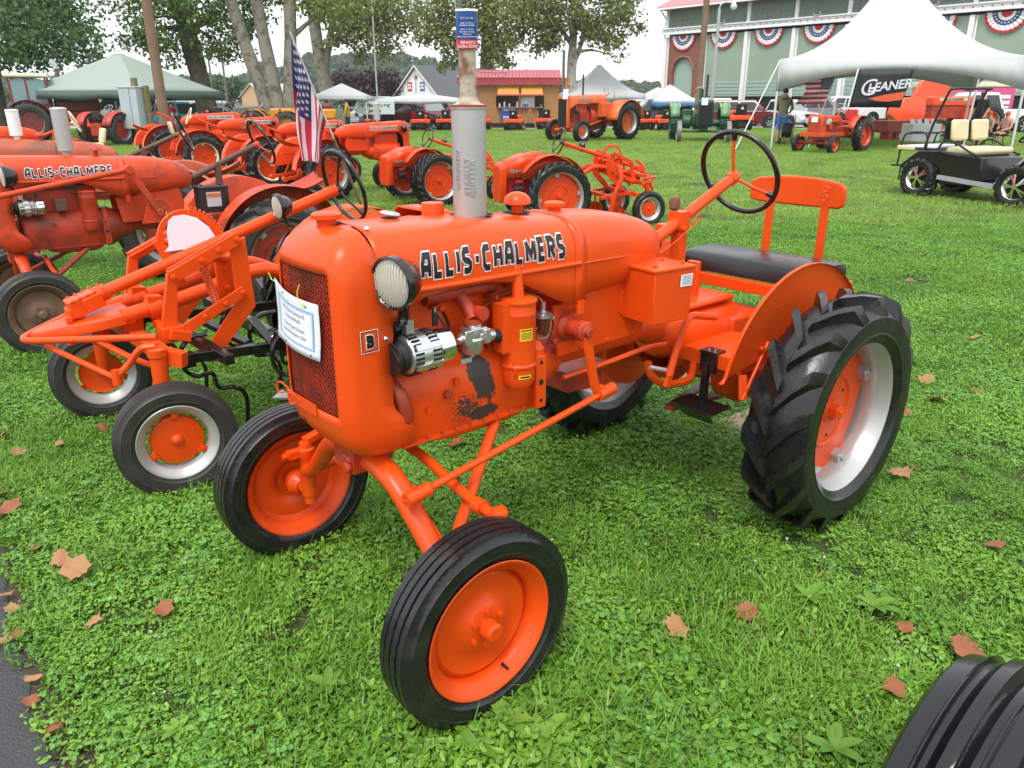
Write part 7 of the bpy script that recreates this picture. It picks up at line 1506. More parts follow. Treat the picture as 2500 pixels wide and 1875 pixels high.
for lb_, (a, c, sg_) in zip(('thin overhead wire crossing above the pointed tent to the grandstand', 'upper thin wire rising from short pole to the right', 'thin overhead wire left of the sycamore', 'low sagging wire across the left sky', 'higher sagging wire across the left sky'), (((4.54, 75.00, 5.54), (14.48, 80.00, 3.67), .9), ((4.53, 75.00, 5.77), (14.55, 80.00, 7.88), 1.0), ((4.53, 75.00, 5.85), (-2.77, 46.00, 3.34), .8), ((-37.47, 105.00, 5.34), (-59.89, 110.00, 6.07), 1.2), ((-31.27, 92.00, 5.60), (-60.85, 110.00, 7.30), 1.2))):
    a, c = V(a), V(c); b = B(); b.tube([a+(c-a)*(k/14)-V((0, 0, 4*sg_*(k/14)*(1-k/14))) for k in range(15)], .018, 5); tag(b.build('overhead_wire', WIRE), lb_, 'wire', 'overhead wires')
# ------------------------------------------------------------------ cars and trucks behind the lawn
GLASSD = mat('car_glass', (.02, .025, .03), .08, var=.1, coat=.5); LAMPW = mat('car_lamp', (.6, .6, .58), .15, coat=.5); PLAST = mat('grey_plastic', (.06, .06, .065), .5)
def vehicle(label, loc, rz, paint, kind='suv', sc=1., group='vehicles parked along the show road', grille=BLACKM):
    P = thing({'pickup': 'pickup_truck', 'suv': 'parked_car', 'van': 'parked_van'}[kind], label, {'pickup': 'pickup truck', 'suv': 'car', 'van': 'van'}[kind], loc, rz, sc, group)
    L_ = 2.45 if kind != 'pickup' else 2.75; hwid = .95; zb = .42; belt = 1.12 if kind != 'van' else 1.2; top = {'suv': 1.80, 'pickup': 1.88, 'van': 2.1}[kind]
    # lower body profile, extruded with rounded plan
    pr = [(-L_, zb), (-L_, belt-.04), (-L_+.05, belt), (L_-1.25, belt+.02), (L_-.9, belt-.03), (L_-.12, belt-.14), (L_, belt-.32), (L_+.02, zb+.05), (L_-.08, zb-.06), (-L_+.1, zb-.06)]
    b = B(); rings = []
    for y, k in ((-hwid, .965), (-hwid+.06, 1.), (hwid-.06, 1.), (hwid, .965)): rings.append([V((x*k, y, .8+(z-.8)*(.93 if k < 1 else 1))) for x, z in pr])
    b.loft(rings); b.build('body', paint, P, 35, bevel=.03)
    x0, x1 = {'suv': (-L_+.05, L_-1.15), 'pickup': (-.75, L_-1.15), 'van': (-L_+.03, L_-.7)}[kind]; xf = x1-.75; xr = x0+(.22 if kind != 'pickup' else .25)
    cab = [[V((x0, s*.90, belt)) if False else None for s in (1,)]]
    b = B(); lo = [(x0, .90), (x1, .90), (x1, -.90), (x0, -.90)]; hi = [(xr, .70), (xf, .70), (xf, -.70), (xr, -.70)]
    b.loft([[V((x, y, belt-.02)) for x, y in lo], [V((x, y, top-.06)) for x, y in hi], [V((x*.97, y*.92, top)) for x, y in hi]]); b.build('cabin', paint, P, 30, bevel=.05)
    def side(u, v, s, o=.008):   # point on the slanted cabin side, u front->rear
        zl, zh = belt+.03, top-.13; z = zl+(zh-zl)*v; t = (z-belt+.02)/(top-.06-belt+.02); xa, xb = x1+(xf-x1)*t, x0+(xr-x0)*t; y = .90+(.70-.90)*t
        return (xa+(xb-xa)*u, s*(y+o), z)
    for s in (1, -1):
        for u0, u1 in (((.07, .40), (.44, .70), (.74, .95)) if kind != 'pickup' else ((.08, .50), (.54, .93))):
            b = B(); b.add([side(u0, 0, s), side(u1, 0, s), side(u1, 1, s), side(u0, 1, s)], [(0, 1, 2, 3)]); b.build('side_window', GLASSD, P, 0)
        b = B(); b.box((x1-.25, s*1.04, belt+.10), (.12, .18, .16)); b.build('mirror', paint, P, bevel=.02)
        b = B(); b.box((L_-.10, s*.72, belt-.26), (.2, .34, .16)); b.build('headlight', LAMPW, P, bevel=.03); b = B(); b.box((-L_+.02, s*.80, belt-.18), (.08, .18, .34)); b.build('tail_light', BUNTR, P)
    def screen(xa, xb, o, nm):
        b = B(); q = []
        for t, yy in ((.08, .82), (.86, .66)): z = belt-.02+(top-.06-belt+.02)*t; x = xa+(xb-xa)*t+o; q += [(x, yy, z+.01), (x, -yy, z+.01)]
        b.add(q, [(0, 1, 3, 2)]); b.build(nm, GLASSD if nm != 'windscreen' else mat('windscreen_glass', (.20, .25, .25), .1, coat=.5), P, 0)
    screen(x1, xf, .02, 'windscreen'); screen(x0, xr, -.02, 'rear_window')
    b = B(); b.box((L_+.01, 0, belt-.30), (.06, 1.0, .22)); b.build('grille', grille, P); b = B(); b.box((L_-.02, 0, zb+.06), (.16, 1.75, .22)); b.box((-L_+.02, 0, zb+.06), (.16, 1.75, .22)); b.build('bumper', PLAST if kind == 'suv' else GALV, P, bevel=.03)
    if kind == 'pickup': b = B(); b.box((-1.75, 0, belt+.01), (1.75, 1.55, .03)); b.build('bed', DARK, P)
    for x in (-L_+.95, L_-.95):
        for s in (1, -1):
            b = B(); b.lathe([(0, 0), (.46, 0), (.46, .02), (0, .02)], 24, ax=(0, s, 0), c=(x, s*.935, .42)); b.build('wheel_arch', DARK, P)
            e = empty('wheel', P, (x, s*.86, .36), (0, 0, 0 if s > 0 else pi)); use(cached('cart', lambda: rib_tyre(.37, .23, .24, 3, m=RUBBER, seg=28)), 'tyre', e)
            def ry():
                b = B(); b.lathe([(.235, .10), (.22, .07), (.08, .06), (.06, .085), (0, .085)], 24)
                for k in range(6): t = pi*k/3; b.bar((.05*math.cos(t), .085, .05*math.sin(t)), (.22*math.cos(t), .095, .22*math.sin(t)), .05, .02, up=(0, 1, 0))
                return b.mesh('rim', GALV)
            use(cached('carr', ry), 'rim', e)
    return P
def cp(n, c): return mat(n, c, .22, var=.03, coat=.6)
MAROON = cp('maroon_car_paint', (.15, .012, .025)); WCAR = cp('white_car_paint', (.68, .69, .70)); GCAR = cp('grey_car_paint', (.18, .18, .19)); BCAR = cp('blue_car_paint', (.08, .20, .42)); RCAR = cp('red_car_paint', (.30, .015, .03)); DCAR = cp('dark_car_paint', (.03, .035, .04)); SCAR = cp('silver_car_paint', (.34, .37, .39))
vehicle('maroon car parked behind the tent guy rope, facing right', (15.45, 54.2, 0), R(-14), MAROON, 'suv', .98)
vehicle('white car mostly hidden behind the maroon car', (15.25, 60, 0), R(-10), WCAR, 'suv', 1.05)
vehicle('white pickup truck nose-on behind the man in the olive jacket', (18.66, 57, 0), R(-62), WCAR, 'pickup', .95)
vehicle('grey pickup truck between the white pickups', (22.88, 62, 0), R(-30), GCAR, 'pickup', 1.05)
vehicle('white pickup truck parked sideways behind the square-nosed tractor', (25.30, 63, 0), R(184), WCAR, 'pickup', 1.08)
vehicle('dark car under the blue-edged canopy', (9.47, 55, 0), R(185), DCAR, 'suv', 1.0)
vehicle('silver car left of the dark car, beside the large tractor', (8.87, 58, 0), R(160), SCAR, 'suv', 1.0)
vehicle('red pickup truck facing the lawn with cream grille', (-5.76, 54.5, 0), R(-52), RCAR, 'pickup', .92, grille=IVORY)
vehicle('blue pickup truck right of the red pickup', (-4.65, 57.5, 0), R(-40), BCAR, 'pickup', .95)
vehicle('dark car behind the letter banner', (-7.89, 54, 0), R(-120), DCAR, 'suv', .95)
vehicle('silver van parked behind the white canopy, left of the banner', (-9.59, 57, 0), R(-100), SCAR, 'van', .95)
vehicle('white truck half hidden behind the man in black', (26.09, 46, 0), R(180), WCAR, 'pickup', 1.15)
vehicle('white vehicle under the green-edged tent', (-21.92, 47, 0), R(175), WCAR, 'van', 1.)
vehicle('teal pickup truck behind the wooden pole', (-18.75, 46, 0), R(165), cp('teal_car_paint', (.03, .25, .30)), 'pickup', .9)
vehicle('white vehicle with roof rails right of the wooden pole', (-19.19, 49, 0), R(170), WCAR, 'suv', .95)
vehicle('dark blue car beyond the far left canopy', (-34.13, 58, 0), R(175), cp('navy_car_paint', (.03, .04, .09)), 'suv', 1.)
# pink food truck
PINK = mat('pink_paint', (.62, .08, .22), .35, var=.04, coat=.3); pk_ = thing('food_truck', 'pink food truck with white roof behind the orange harvester snout', 'truck', (27.69, 51, 0), R(168))
b = B(); b.box((0, 0, 1.55), (5.2, 2.2, 1.9)); b.build('body', PINK, pk_, bevel=.06); b = B(); b.box((0, 0, 2.62), (5.4, 2.3, .30)); b.build('roof', IVORY, pk_, bevel=.06)
for x in (-.3, 1.3): b = B(); b.box((x, 1.105, 1.75), (1.3, .04, .85)); b.build('window', mat('truck_glass', (.16, .20, .21), .15, coat=.4), pk_, bevel=.05)
for x in (-1.8, 1.8):
    for s in (1, -1): b = B(); b.cyl((x, s*.9, .42), (x, s*1.12, .42), .42, n=20); b.build('wheel', RUBBER, pk_)
for k in range(3): b = B(); b.box((-2.1, 1.108, 1.3+.32*k), (.55, .02, .2)); b.build('menu_sheet', PAPER, pk_)
# large orange tractor inside the tent
T9 = thing('tractor', 'orange tractor with cream nameplate standing inside the tall white tent', 'tractor', (22.04, 41, 0), R(190), 1.05)
b = B(); b.box((.3, 0, 1.62), (2.2, .6, .42)); b.build('hood', HOR, T9, bevel=.06); b = B(); b.box((.5, 0, 1.15), (1.7, .5, .55)); b.build('engine', ORDIRT, T9); b = B(); b.box((.35, .31, 1.70), (1.5, .02, .14)); b.build('name_plate', CRPLATE, T9); sign_text('lettering', 'ALLIS-CHALMERS', .13, INK, T9, (.35, .325, 1.70), (pi/2, 0, pi), off=.003)
for s in (1, -1): wheel_simple(T9, (-1.2, s*.9, .75), s, .75, .4, .45, HOR, SILVER, lug=18, name='rear_wheel'); wheel_simple(T9, (1.1, s*.6, .42), s, .42, .2, .25, HOR, SILVER, name='front_wheel')
b = B(); b.box((-.9, 0, 1.0), (1.2, .7, .6)); b.cyl((-1.2, -.8, .75), (-1.2, .8, .75), .12); b.cyl((1.1, -.55, .42), (1.1, .55, .42), .06); b.build('transmission', HOR, T9)
# ------------------------------------------------------------------ ride-on lawn tractors
def lawn_tractor(label, loc, rz, sc=1., canopyless=True):
    P = thing('lawn_tractor', label, 'lawn tractor', loc, rz, sc, 'ride-on lawn tractors along the road edge')
    for s in (1, -1):
        wheel_simple(P, (0, s*.42, .29), s, .29, .26, .15, IVORY, IVORY, lug=14, name='rear_wheel'); wheel_simple(P, (1.15, s*.36, .20), s, .20, .14, .10, IVORY, IVORY, name='front_wheel')
        b = B(); b.box((.0, s*.40, .62), (.62, .30, .05)); b.box((-.30, s*.40, .54), (.05, .30, .18)); b.build('fender', HOR, P, bevel=.02)
    b = B(); b.box((-.28, 0, .56), (.10, .9, .16)); b.box((.05, 0, .64), (.6, .5, .04)); b.build('seat_deck', HOR, P, bevel=.02)
    b = B(); b.box((.0, 0, .36), (.5, .4, .34)); b.box((.6, 0, .30), (1.1, .3, .10)); b.build('frame', BLACKM, P, bevel=.02)
    b = B(); b.box((.05, 0, .74), (.42, .46, .12)); b.box((-.17, 0, .95), (.12, .46, .42), (0, R(-10), 0)); b.build('seat', BLACKM, P, bevel=.04)
    b = B(); b.box((.90, 0, .66), (.75, .44, .40)); b.build('hood', HOR, P, bevel=.05); b = B(); b.cyl((.52, 0, .8), (.40, 0, .98), .02); b.build('steering_column', BLACKM, P); use(cached('swl', lambda: steering_wheel_mesh(.16, .014, BLACKM, BLACKM)), 'steering_wheel', P, (.38, 0, 1.02), (0, R(-35), 0))
    b = B(); b.prism([(-.245, -.08, .92), (-.245, .08, .92), (-.245, .0, 1.05)], (-.006, 0, 0)); b.build('warning_mark', IVORY, P)
    b = B(); b.box((.60, 0, .16), (.7, 1.0, .12)); b.build('mower_deck', HOR, P, bevel=.03)
    return P
for px_, (lb_, c, a) in enumerate((('orange lawn tractor parked in front of the red pickup', (-5.40, 48.54, 0), 88), ('orange lawn tractor parked in front of the blue pickup, left of the silver muffler', (-3.94, 49.26, 0), 80), ('orange lawn tractor just right of the silver muffler', (-1.87, 50.01, 0), 85), ('orange lawn tractor with cream mark in front of the blue TRINITY banner', (0.11, 48.54, 0), 78), ('orange lawn tractor with tall black seat behind the large orange tractor front wheel', (2.13, 50.78, 0), 82), ('orange lawn tractor right of the large orange tractor', (8.03, 49.26, 0), 100), ('orange lawn tractor left of the green tractor', (9.09, 48.54, 0), 98), ('larger orange garden tractor right of the green tractor', (13.67, 49.26, 0), 95))): lawn_tractor(lb_, c, R(a), 1.05 if px_ != 7 else 1.35)
# ------------------------------------------------------------------ tractors at the far left
def big_tractor(label, loc, rz, sc, paint, cab=True, dual=False, group='tractors at the far left'):
    P = thing('tractor', label, 'tractor', loc, rz, sc, group)
    for s in (1, -1): wheel_simple(P, (0, s*.95, .8), s, .80, .46, .5, paint, GALV, RUBOLD, 18, 'rear_wheel'); wheel_simple(P, (2.4, s*.8, .45), s, .45, .26, .27, paint, GALV, RUBOLD, name='front_wheel')
    b = B(); b.box((1.75, 0, 1.45), (1.7, .62, .55)); b.build('hood', paint, P, bevel=.10); b = B(); b.box((1.7, 0, .95), (1.5, .5, .55)); b.box((0, 0, .85), (1.3, .7, .6)); b.cyl((0, -.9, .8), (0, .9, .8), .16); b.cyl((2.4, -.8, .45), (2.4, .8, .45), .07); b.build('chassis', ORDIRT, P)
    for s in (1, -1):
        b = B(); rg = []
        for k in range(11): a = R(15)+R(150)*k/10; rg.append([V((.9*math.cos(a), s*.6, .8+.9*math.sin(a))), V((.9*math.cos(a), s*1.15, .8+.9*math.sin(a)))])
        b.loft(rg, closed=False, caps=False); o = b.build('fender', paint, P, 50); sd = o.modifiers.new('sheet', 'SOLIDIFY'); sd.thickness = .03
    b = B(); b.prism([(-.95, 0, 1.0), (-.95, .24, 1.0), (-.95, .12, 1.38)], (-.02, 0, 0)); b.build('warning_triangle', mat('slow_orange', (.85, .06, .01), .5), P)
    if cab:
        for x in (-.55, .05, .75):
            for s in (1, -1): b = B(); b.bar((x, s*.62, 1.35), (x, s*.60, 2.55), .07, .07); b.build('cab_post', paint, P)
        b = B(); b.box((.1, 0, 2.62), (1.6, 1.45, .16)); b.build('cab_roof', IVORY, P, bevel=.05); b = B(); b.box((.1, 0, 1.42), (1.4, 1.3, .25)); b.build('cab_base', paint, P)
        for s in (1, -1):
            for xa, xb in ((-.5, .02), (.08, .72)): b = B(); b.box(((xa+xb)/2, s*.61, 1.98), (xb-xa, .015, .95)); b.build('cab_window', mat('cab_glass', (.16, .27, .28), .1, coat=.5), P)
        b = B(); b.box((-.585, 0, 1.98), (.015, 1.15, .95)); b.build('rear_window', mat('cab_glass', (0, 0, 0)), P); b = B(); b.box((.0, 0, 1.7), (.4, .5, .5)); b.build('seat', BLACKM, P)
        b = B(); b.cyl((1.2, .2, 1.6), (1.2, .2, 2.9), .09, n=12); b.build('exhaust_stack', mat('brown_stack', (.16, .07, .05), .6, var=.15), P); b = B(); b.cyl((1.2, .2, 2.9), (1.2, .2, 3.0), .12); b.tube(crv([(1.2, .2, 3.0), (1.1, .2, 3.12), (1.0, .2, 3.2)], 3), .12, 8); b.build('rain_cap', GALV, P)
    else:
        b = B(); b.box((-.3, 0, 1.35), (.45, .5, .1)); b.box((-.5, 0, 1.55), (.08, .5, .35)); b.build('seat', BLACKM, P, bevel=.03); b = B(); b.cyl((.7, 0, 1.5), (.4, 0, 1.85), .025); b.build('steering_column', BLACKM, P); use(cached('swU', None), 'steering_wheel', P, (.38, 0, 1.87), (0, R(-40), 0))
    return P
MARO = mat('maroon_tractor', (.22, .03, .022), .45, var=.15, vscale=3)
big_tractor('maroon tractor with white-roofed cab and tall brown exhaust under the big left tree', (-21.04, 36, 0), R(25), 1.05, MARO)
big_tractor('open red tractor seen from behind with orange warning triangle by the green-edged tent pole', (-16.41, 33, 0), R(72), .78, mat('red_tractor', (.42, .035, .02), .45, var=.12), False)
big_tractor('golden yellow tractor left of the pale tree trunks', (-12.50, 40, 0), R(8), .80, mat('golden_paint', (.60, .24, .012), .4, var=.08), False, group='tractors behind the back row'); big_tractor('golden yellow tractor nearer the striped flag', (-10.03, 37, 0), R(6), .80, mat('golden_paint', (0, 0, 0)), False, group='tractors behind the back row')
big_tractor('grey tractor with large fenders left of the golden ones', (-14.96, 42, 0), R(12), .85, mat('grey_tractor', (.17, .18, .18), .5, var=.12), False, group='tractors behind the back row')
letter_tractor('tractor', 'orange tractor with cream seat and white steering wheel, between rusty hoods at far left', (-8.45, 15.5, 0), R(215), .95, 'old orange tractors', ORANGE2, muffler=None, text=False, sw=IVORY, seat=CREAM)
# ------------------------------------------------------------------ trees
def bark(n, c, c2, m=(2.5, .5, .6)): return mat(n, c, .85, var=.2, vscale=5, bump=.4, bscale=14, col2=c2, mask=m)
BARKD = bark('dark_bark', (.10, .085, .06), (.05, .045, .035)); BARKS = bark('sycamore_bark', (.22, .205, .165), (.095, .085, .06)); BARKW = bark('white_bark', (.45, .43, .37), (.18, .155, .11))
def fol(n, c1, c2, tr=.35): return leaf_mat(n, c1, c2, tr, .55)
LDARK = fol('dark_foliage', (.036, .085, .03), (.115, .21, .065)); LMID = fol('mid_foliage', (.09, .155, .034), (.21, .32, .08)); LOLIVE = fol('olive_foliage', (.125, .165, .04), (.27, .33, .095)); LMAR = fol('maroon_foliage', (.035, .016, .022), (.085, .045, .05), .2); LFAR = fol('far_foliage', (.04, .085, .03), (.10, .17, .06), .2)
def leaves_mesh(name, blobs, n, size, m, seed, droop=.35):
    """leaf clumps spread through ellipsoids: blobs (x,y,z,rx,ry,rz,weight)"""
    g = np.random.default_rng(seed); w = np.array([q[3]*q[4]*q[5]*q[6] for q in blobs])**.8; w /= w.sum(); VS, out = [], 0
    for q, ww in zip(blobs, w):
        k = int(n*ww); ncl = max(4, k//26); d = g.normal(size=(ncl, 3)); d /= np.linalg.norm(d, axis=1)[:, None]; rad = g.random(ncl)**.42; cc = d*rad[:, None]*np.array(q[3:6])+np.array(q[:3])
        ci = g.integers(0, ncl, k); sp = np.array(q[3:6]).mean()*.16+.12; p = cc[ci]+g.normal(size=(k, 3))*sp*np.array([1, 1, .7])
        u = g.normal(size=(k, 3)); u[:, 2] -= droop; u /= np.linalg.norm(u, axis=1)[:, None]; v = np.cross(u, g.normal(size=(k, 3))); v /= np.linalg.norm(v, axis=1)[:, None]; s = size*g.uniform(.6, 1.35, k)[:, None]
        VS.append(np.stack([p-u*s*.6, p+v*s*.42, p+u*s*.7, p-v*s*.42], 1).reshape(-1, 3))
    VS = np.concatenate(VS); nf = len(VS)//4; me = bpy.data.meshes.new(name); me.vertices.add(len(VS)); me.vertices.foreach_set('co', VS.astype(np.float32).ravel()); me.loops.add(nf*4); me.loops.foreach_set('vertex_index', np.arange(nf*4, dtype=np.int32)); me.polygons.add(nf); me.polygons.foreach_set('loop_start', np.arange(0, nf*4, 4, dtype=np.int32)); me.polygons.foreach_set('loop_total', np.full(nf, 4, np.int32)); me.materials.append(m); me.update(); me.validate(); return me
def tree(label, loc, trunks, blobs, n, size, bark_, leaf, seed, name='tree', group=None):
    """trunks: list of (points, radii) relative to loc; crown follows the blobs"""
    P = thing(name, label, 'tree', loc, 0, 1., group); b = B(); r = random.Random(seed)
    for pts, rd in trunks:
        c = crv([V(p) for p in pts], 5); k = len(c)-1; b.tube(c, [interp([(i*(len(c)-1)/(len(rd)-1), q) for i, q in enumerate(rd)], j)*(1+.05*math.sin(j*1.7)) for j in range(len(c))], 12)
    top = [p for pts, rd in trunks for p in [V(pts[-1]), V(pts[len(pts)//2])]]
    for q in blobs:   # limbs reach into each clump
        t = min(top, key=lambda p: (p-V(q[:3])).length); c = V(q[:3]); b.tube(crv([t, t.lerp(c, .5)+V((r.uniform(-.4, .4), r.uniform(-.4, .4), .3)), c], 4), [.16, .13, .11, .09, .08, .06, .05, .04, .03][:9], 7)
    b.build('trunk', bark_, P, 60); o = bpy.data.objects.new('crown', leaves_mesh('crown', blobs, n, size, leaf, seed)); C.objects.link(o); o.parent = P; return P
def rel(c, l): return tuple(a-q for a, q in zip(c, l))
def blobs_at(loc, lst): return [(*rel(c, loc), rx, ry, rz, w) for c, rx, ry, rz, w in lst]
l = (-26.24, 42, 0); tree('large dark green tree with drooping boughs at left edge', l, [([(0, 0, 0), (.1, 0, 2.2), (.3, 0, 5)], (.42, .36, .28))], blobs_at(l, [((-26.64, 42.00, 5.11), 3.2, 3, 2.2, 1), ((-23.15, 41.00, 5.84), 2.3, 2.5, 1.9, 1), ((-21.49, 40.00, 4.75), 2.0, 2.2, 1.3, 1), ((-20.45, 40.00, 3.95), 1.2, 1.6, .75, 1), ((-22.75, 40.00, 3.95), 2.1, 2.2, .9, 1), ((-24.34, 40.00, 3.75), 1.6, 2, .9, 1), ((-21.72, 42.00, 5.73), 1.5, 2, 1.0, 1), ((-23.82, 42.00, 7.55), 3.2, 3, 2.0, .8), ((-19.86, 40.00, 3.54), .55, .8, .4, 1), ((-26.39, 44.00, 9.68), 4, 4, 2.5, .5)]), 17500, .165, BARKD, LDARK, 21)
l = (-16.48, 44, 0); tree('tall tree with thick dark straight trunk right of the wooden pole', l, [([(.25, 0, 0), (.12, 0, 2), (-.35, 0, 5.2), (-.9, 0, 9.)], (.62, .50, .46, .36))], blobs_at(l, [((-18.32, 43.00, 5.61), 1.7, 1.8, 1.5, 1), ((-17.34, 43.00, 4.33), 1.3, 1.6, .95, 1), ((-18.96, 43.00, 4.54), 1.0, 1.4, .8, 1), ((-14.76, 43.00, 5.19), 1.5, 1.8, 1.5, .9), ((-15.13, 43.00, 4.11), .9, 1.2, .7, .8), ((-13.76, 44.00, 5.49), 1.3, 1.6, 1.3, .9), ((-16.13, 43.00, 6.24), 2.0, 2, 1.2, .9), ((-18.23, 44.00, 7.41), 2.6, 2.5, 1.6, .6), ((-14.21, 44.00, 7.62), 2.6, 2.5, 1.7, .6), ((-16.36, 45.00, 10.06), 4, 4, 2.5, .4), ((-17.10, 43.00, 3.57), .55, .8, .35, 1)]), 12000, .165, BARKD, LMID, 22)
l = (-12.07, 41, 0); tree('triple-stemmed sycamore with pale mottled trunks', l, [([(.1, 0, 0), (-.25, 0, 2), (-.9, 0, 4.4), (-1.6, .2, 7.2)], (.40, .34, .31, .26)), ([(.5, .1, 0), (.35, .1, 2), (.0, .2, 4.6), (-.4, .4, 8.)], (.40, .34, .31, .26)), ([(.95, .2, 0), (1.0, .2, 2), (1.25, .4, 4.6), (1.45, .5, 8)], (.37, .33, .31, .27))], blobs_at(l, [((-9.20, 42.00, 6.04), 1.5, 1.6, .9, 1), ((-10.70, 42.00, 6.85), 1.6, 1.6, .8, .7), ((-12.20, 42.00, 7.55), 3, 3, 1.4, .5), ((-7.80, 42.00, 6.55), 1.4, 1.6, .8, .8)]), 3600, .18, BARKS, LOLIVE, 23)
l = (-12.57, 56, 0); tree('sycamore with forked olive trunk right of the striped flag', l, [([(0, 0, 0), (0, 0, 2.5), (-.3, 0, 5.0), (-.6, 0, 9)], (.55, .46, .42, .32)), ([(0, 0, 3.6), (.55, 0, 5.6), (1.0, 0, 8)], (.26, .22, .18))], blobs_at(l, [((-9.45, 55.00, 6.14), 2.2, 2, 1.6, 1), ((-7.63, 55.00, 6.68), 1.6, 2, 1.6, 1), ((-8.01, 55.00, 5.18), .9, 1.2, .8, .9), ((-10.74, 55.00, 6.95), 1.6, 2, 1.6, .9), ((-11.61, 55.00, 5.32), .8, 1, .7, .8), ((-9.18, 56.00, 8.41), 3.5, 3, 1.8, .7), ((-9.86, 55.00, 4.48), .6, .8, .5, .8)]), 6600, .205, BARKS, LOLIVE, 24)
l = (-2.01, 62, 0); tree('leafy sycamore rising directly behind the spray can', l, [([(0, 0, 0), (.1, 0, 3), (.3, 0, 7), (.3, 0, 10)], (.62, .55, .45, .35))], blobs_at(l, [((-5.31, 61.00, 7.52), 1.8, 2, 1.8, 1), ((-0.86, 61.00, 6.92), 1.9, 2, 2.0, 1), ((-1.04, 61.00, 5.09), 1.5, 2, 1.1, 1), ((-4.37, 61.00, 5.70), 1.5, 2, 1.3, 1), ((-2.83, 61.00, 7.82), 2.2, 2, 2, .8), ((-6.18, 61.00, 6.31), .8, 1, .9, .9), ((-0.20, 61.00, 4.16), .8, 1, .5, .9), ((-4.58, 61.00, 4.16), .8, 1, .5, .9), ((-3.50, 62.00, 10.30), 4, 3, 2, .5)]), 8800, .22, BARKS, LOLIVE, 25)
l = (4.55, 64, 0); tree('white-barked sycamore beside the food stand', l, [([(0, 0, 0), (.0, 0, 3), (.05, 0, 5.5), (.15, .1, 9)], (.46, .40, .32, .22)), ([(.05, 0, 4.2), (.5, 0, 5.2), (1.0, 0, 6.8)], (.22, .18, .14)), ([(.05, 0, 5.6), (-.9, 0, 6.8), (-1.6, 0, 7.6)], (.20, .15, .12))], blobs_at(l, [((1.85, 63.00, 7.09), 1.9, 2, 1.9, 1), ((0.81, 63.00, 8.32), 1.6, 2, 1.7, .9), ((3.88, 63.00, 8.01), 2.0, 2, 1.7, .9), ((6.62, 63.00, 7.40), 2.0, 2, 1.8, 1), ((8.13, 63.00, 8.01), 1.5, 2, 1.5, .9), ((2.55, 63.00, 5.67), 1.3, 1.6, .9, .9), ((7.37, 63.00, 5.83), 1.2, 1.5, .9, .9), ((9.05, 63.00, 6.77), .6, .8, .8, .8), ((5.81, 63.00, 6.30), 1.2, 1.5, .8, .7), ((4.23, 64.00, 10.27), 4.5, 3, 2, .6), ((7.94, 63.00, 4.72), .4, .6, .4, .8), ((0.14, 63.00, 6.62), .8, 1, 1., .8)]), 10500, .22, BARKW, LOLIVE, 26)
for lb_, c, rr_, h_, sd in (('rounded maroon-leaved tree left of the thin metal pole', -18.76, 2.3, 5.18, 31), ('taller maroon-leaved tree right of the thin metal pole', -15.25, 2.4, 5.60, 32)):
    l = (c, 97, 0); tree(lb_, l, [([(0, 0, 0), (0, 0, 1.5), (.1, 0, 3)], (.3, .26, .2))], [(0, 0, 2.6, rr_, rr_, 2.2, 1), (-.5, 0, h_-1.6, rr_*.7, rr_*.7, 1.4, 1), (.9, .3, h_-1.9, rr_*.6, rr_*.6, 1.4, 1)], 4200, .30, BARKD, LMAR, sd, group='maroon trees')
for i, (px_, py_, Y_, rr_) in enumerate(((300, 183, 110, 3.4), (430, 172, 120, 3.5), (520, 165, 130, 4.2), (690, 195, 125, 4.5), (610, 190, 118, 3.2), (880, 188, 140, 4.2), (1180, 172, 150, 3.0), (190, 190, 115, 3.8), (90, 195, 112, 4.0), (1395, 196, 150, 2.2))):
    xx = (px_-1106)/1676*Y_; zt = (212-py_)/1676*Y_+1.8; l = (xx, Y_, 0); tree(('distant round green tree behind the green-edged tent', 'distant green tree left of the crossarm poles', 'distant green tree behind the crossarm poles', 'distant green tree behind the flag', 'distant low tree behind the low white house', 'distant green tree behind the white house', 'distant tree showing over the food stand roof', 'distant green tree beyond the maroon tractor', 'distant green tree behind the cabbed tractor', 'distant small tree right of the pointed tent')[i], l, [([(0, 0, 0), (0, 0, 1.2), (.1, 0, max(1.6, zt*.6))], (.3, .25, .2))], [(0, 0, zt*.45, rr_, rr_*.7, zt*.45, 1), (-rr_*.4, 0, zt*.75, rr_*.55, rr_*.5, zt*.24, 1), (rr_*.4, 0, zt*.7, rr_*.6, rr_*.5, zt*.25, 1)], 2600, .36, BARKD, LFAR, 40+i, group='distant trees')
# ------------------------------------------------------------------ wooded hills
HILLM = ground_mat('wooded_hill', (.045, .085, .035), (.065, .11, .04), (.03, .06, .028), (.012, .05, .12), .4)
g_ = np.random.default_rng(9); nx, ny = 150, 26; b = B(); vs = []
for j in range(ny+1):
    for i in range(nx+1):
        px_ = -700+3600*i/nx; Yq = 330+9*j; x = (px_-1106)/1676*Yq; crest = interp([(-700, 190), (0, 165), (250, 180), (420, 178), (560, 168), (640, 150), (720, 128), (800, 120), (900, 122), (960, 140), (1040, 158), (1130, 170), (1280, 182), (1450, 190), (2900, 180)], px_)
        zc = (212-crest)/1676*420; t = j/ny; z = -2+(zc+2)*math.sin(min(1, t*1.35)*pi/2)**1.1+(g_.random()-.5)*3.4*min(1, t*4)+1.6*math.sin(i*1.3+j)*math.sin(j*1.1)
        if t > .8: z -= (t-.8)*zc*.8
        vs.append((x, Yq, z))
b.add(vs, [(j*(nx+1)+i, j*(nx+1)+i+1, (j+1)*(nx+1)+i+1, (j+1)*(nx+1)+i) for j in range(ny) for i in range(nx)]); setting(b.build('hills', HILLM, None, 60))
hp = []
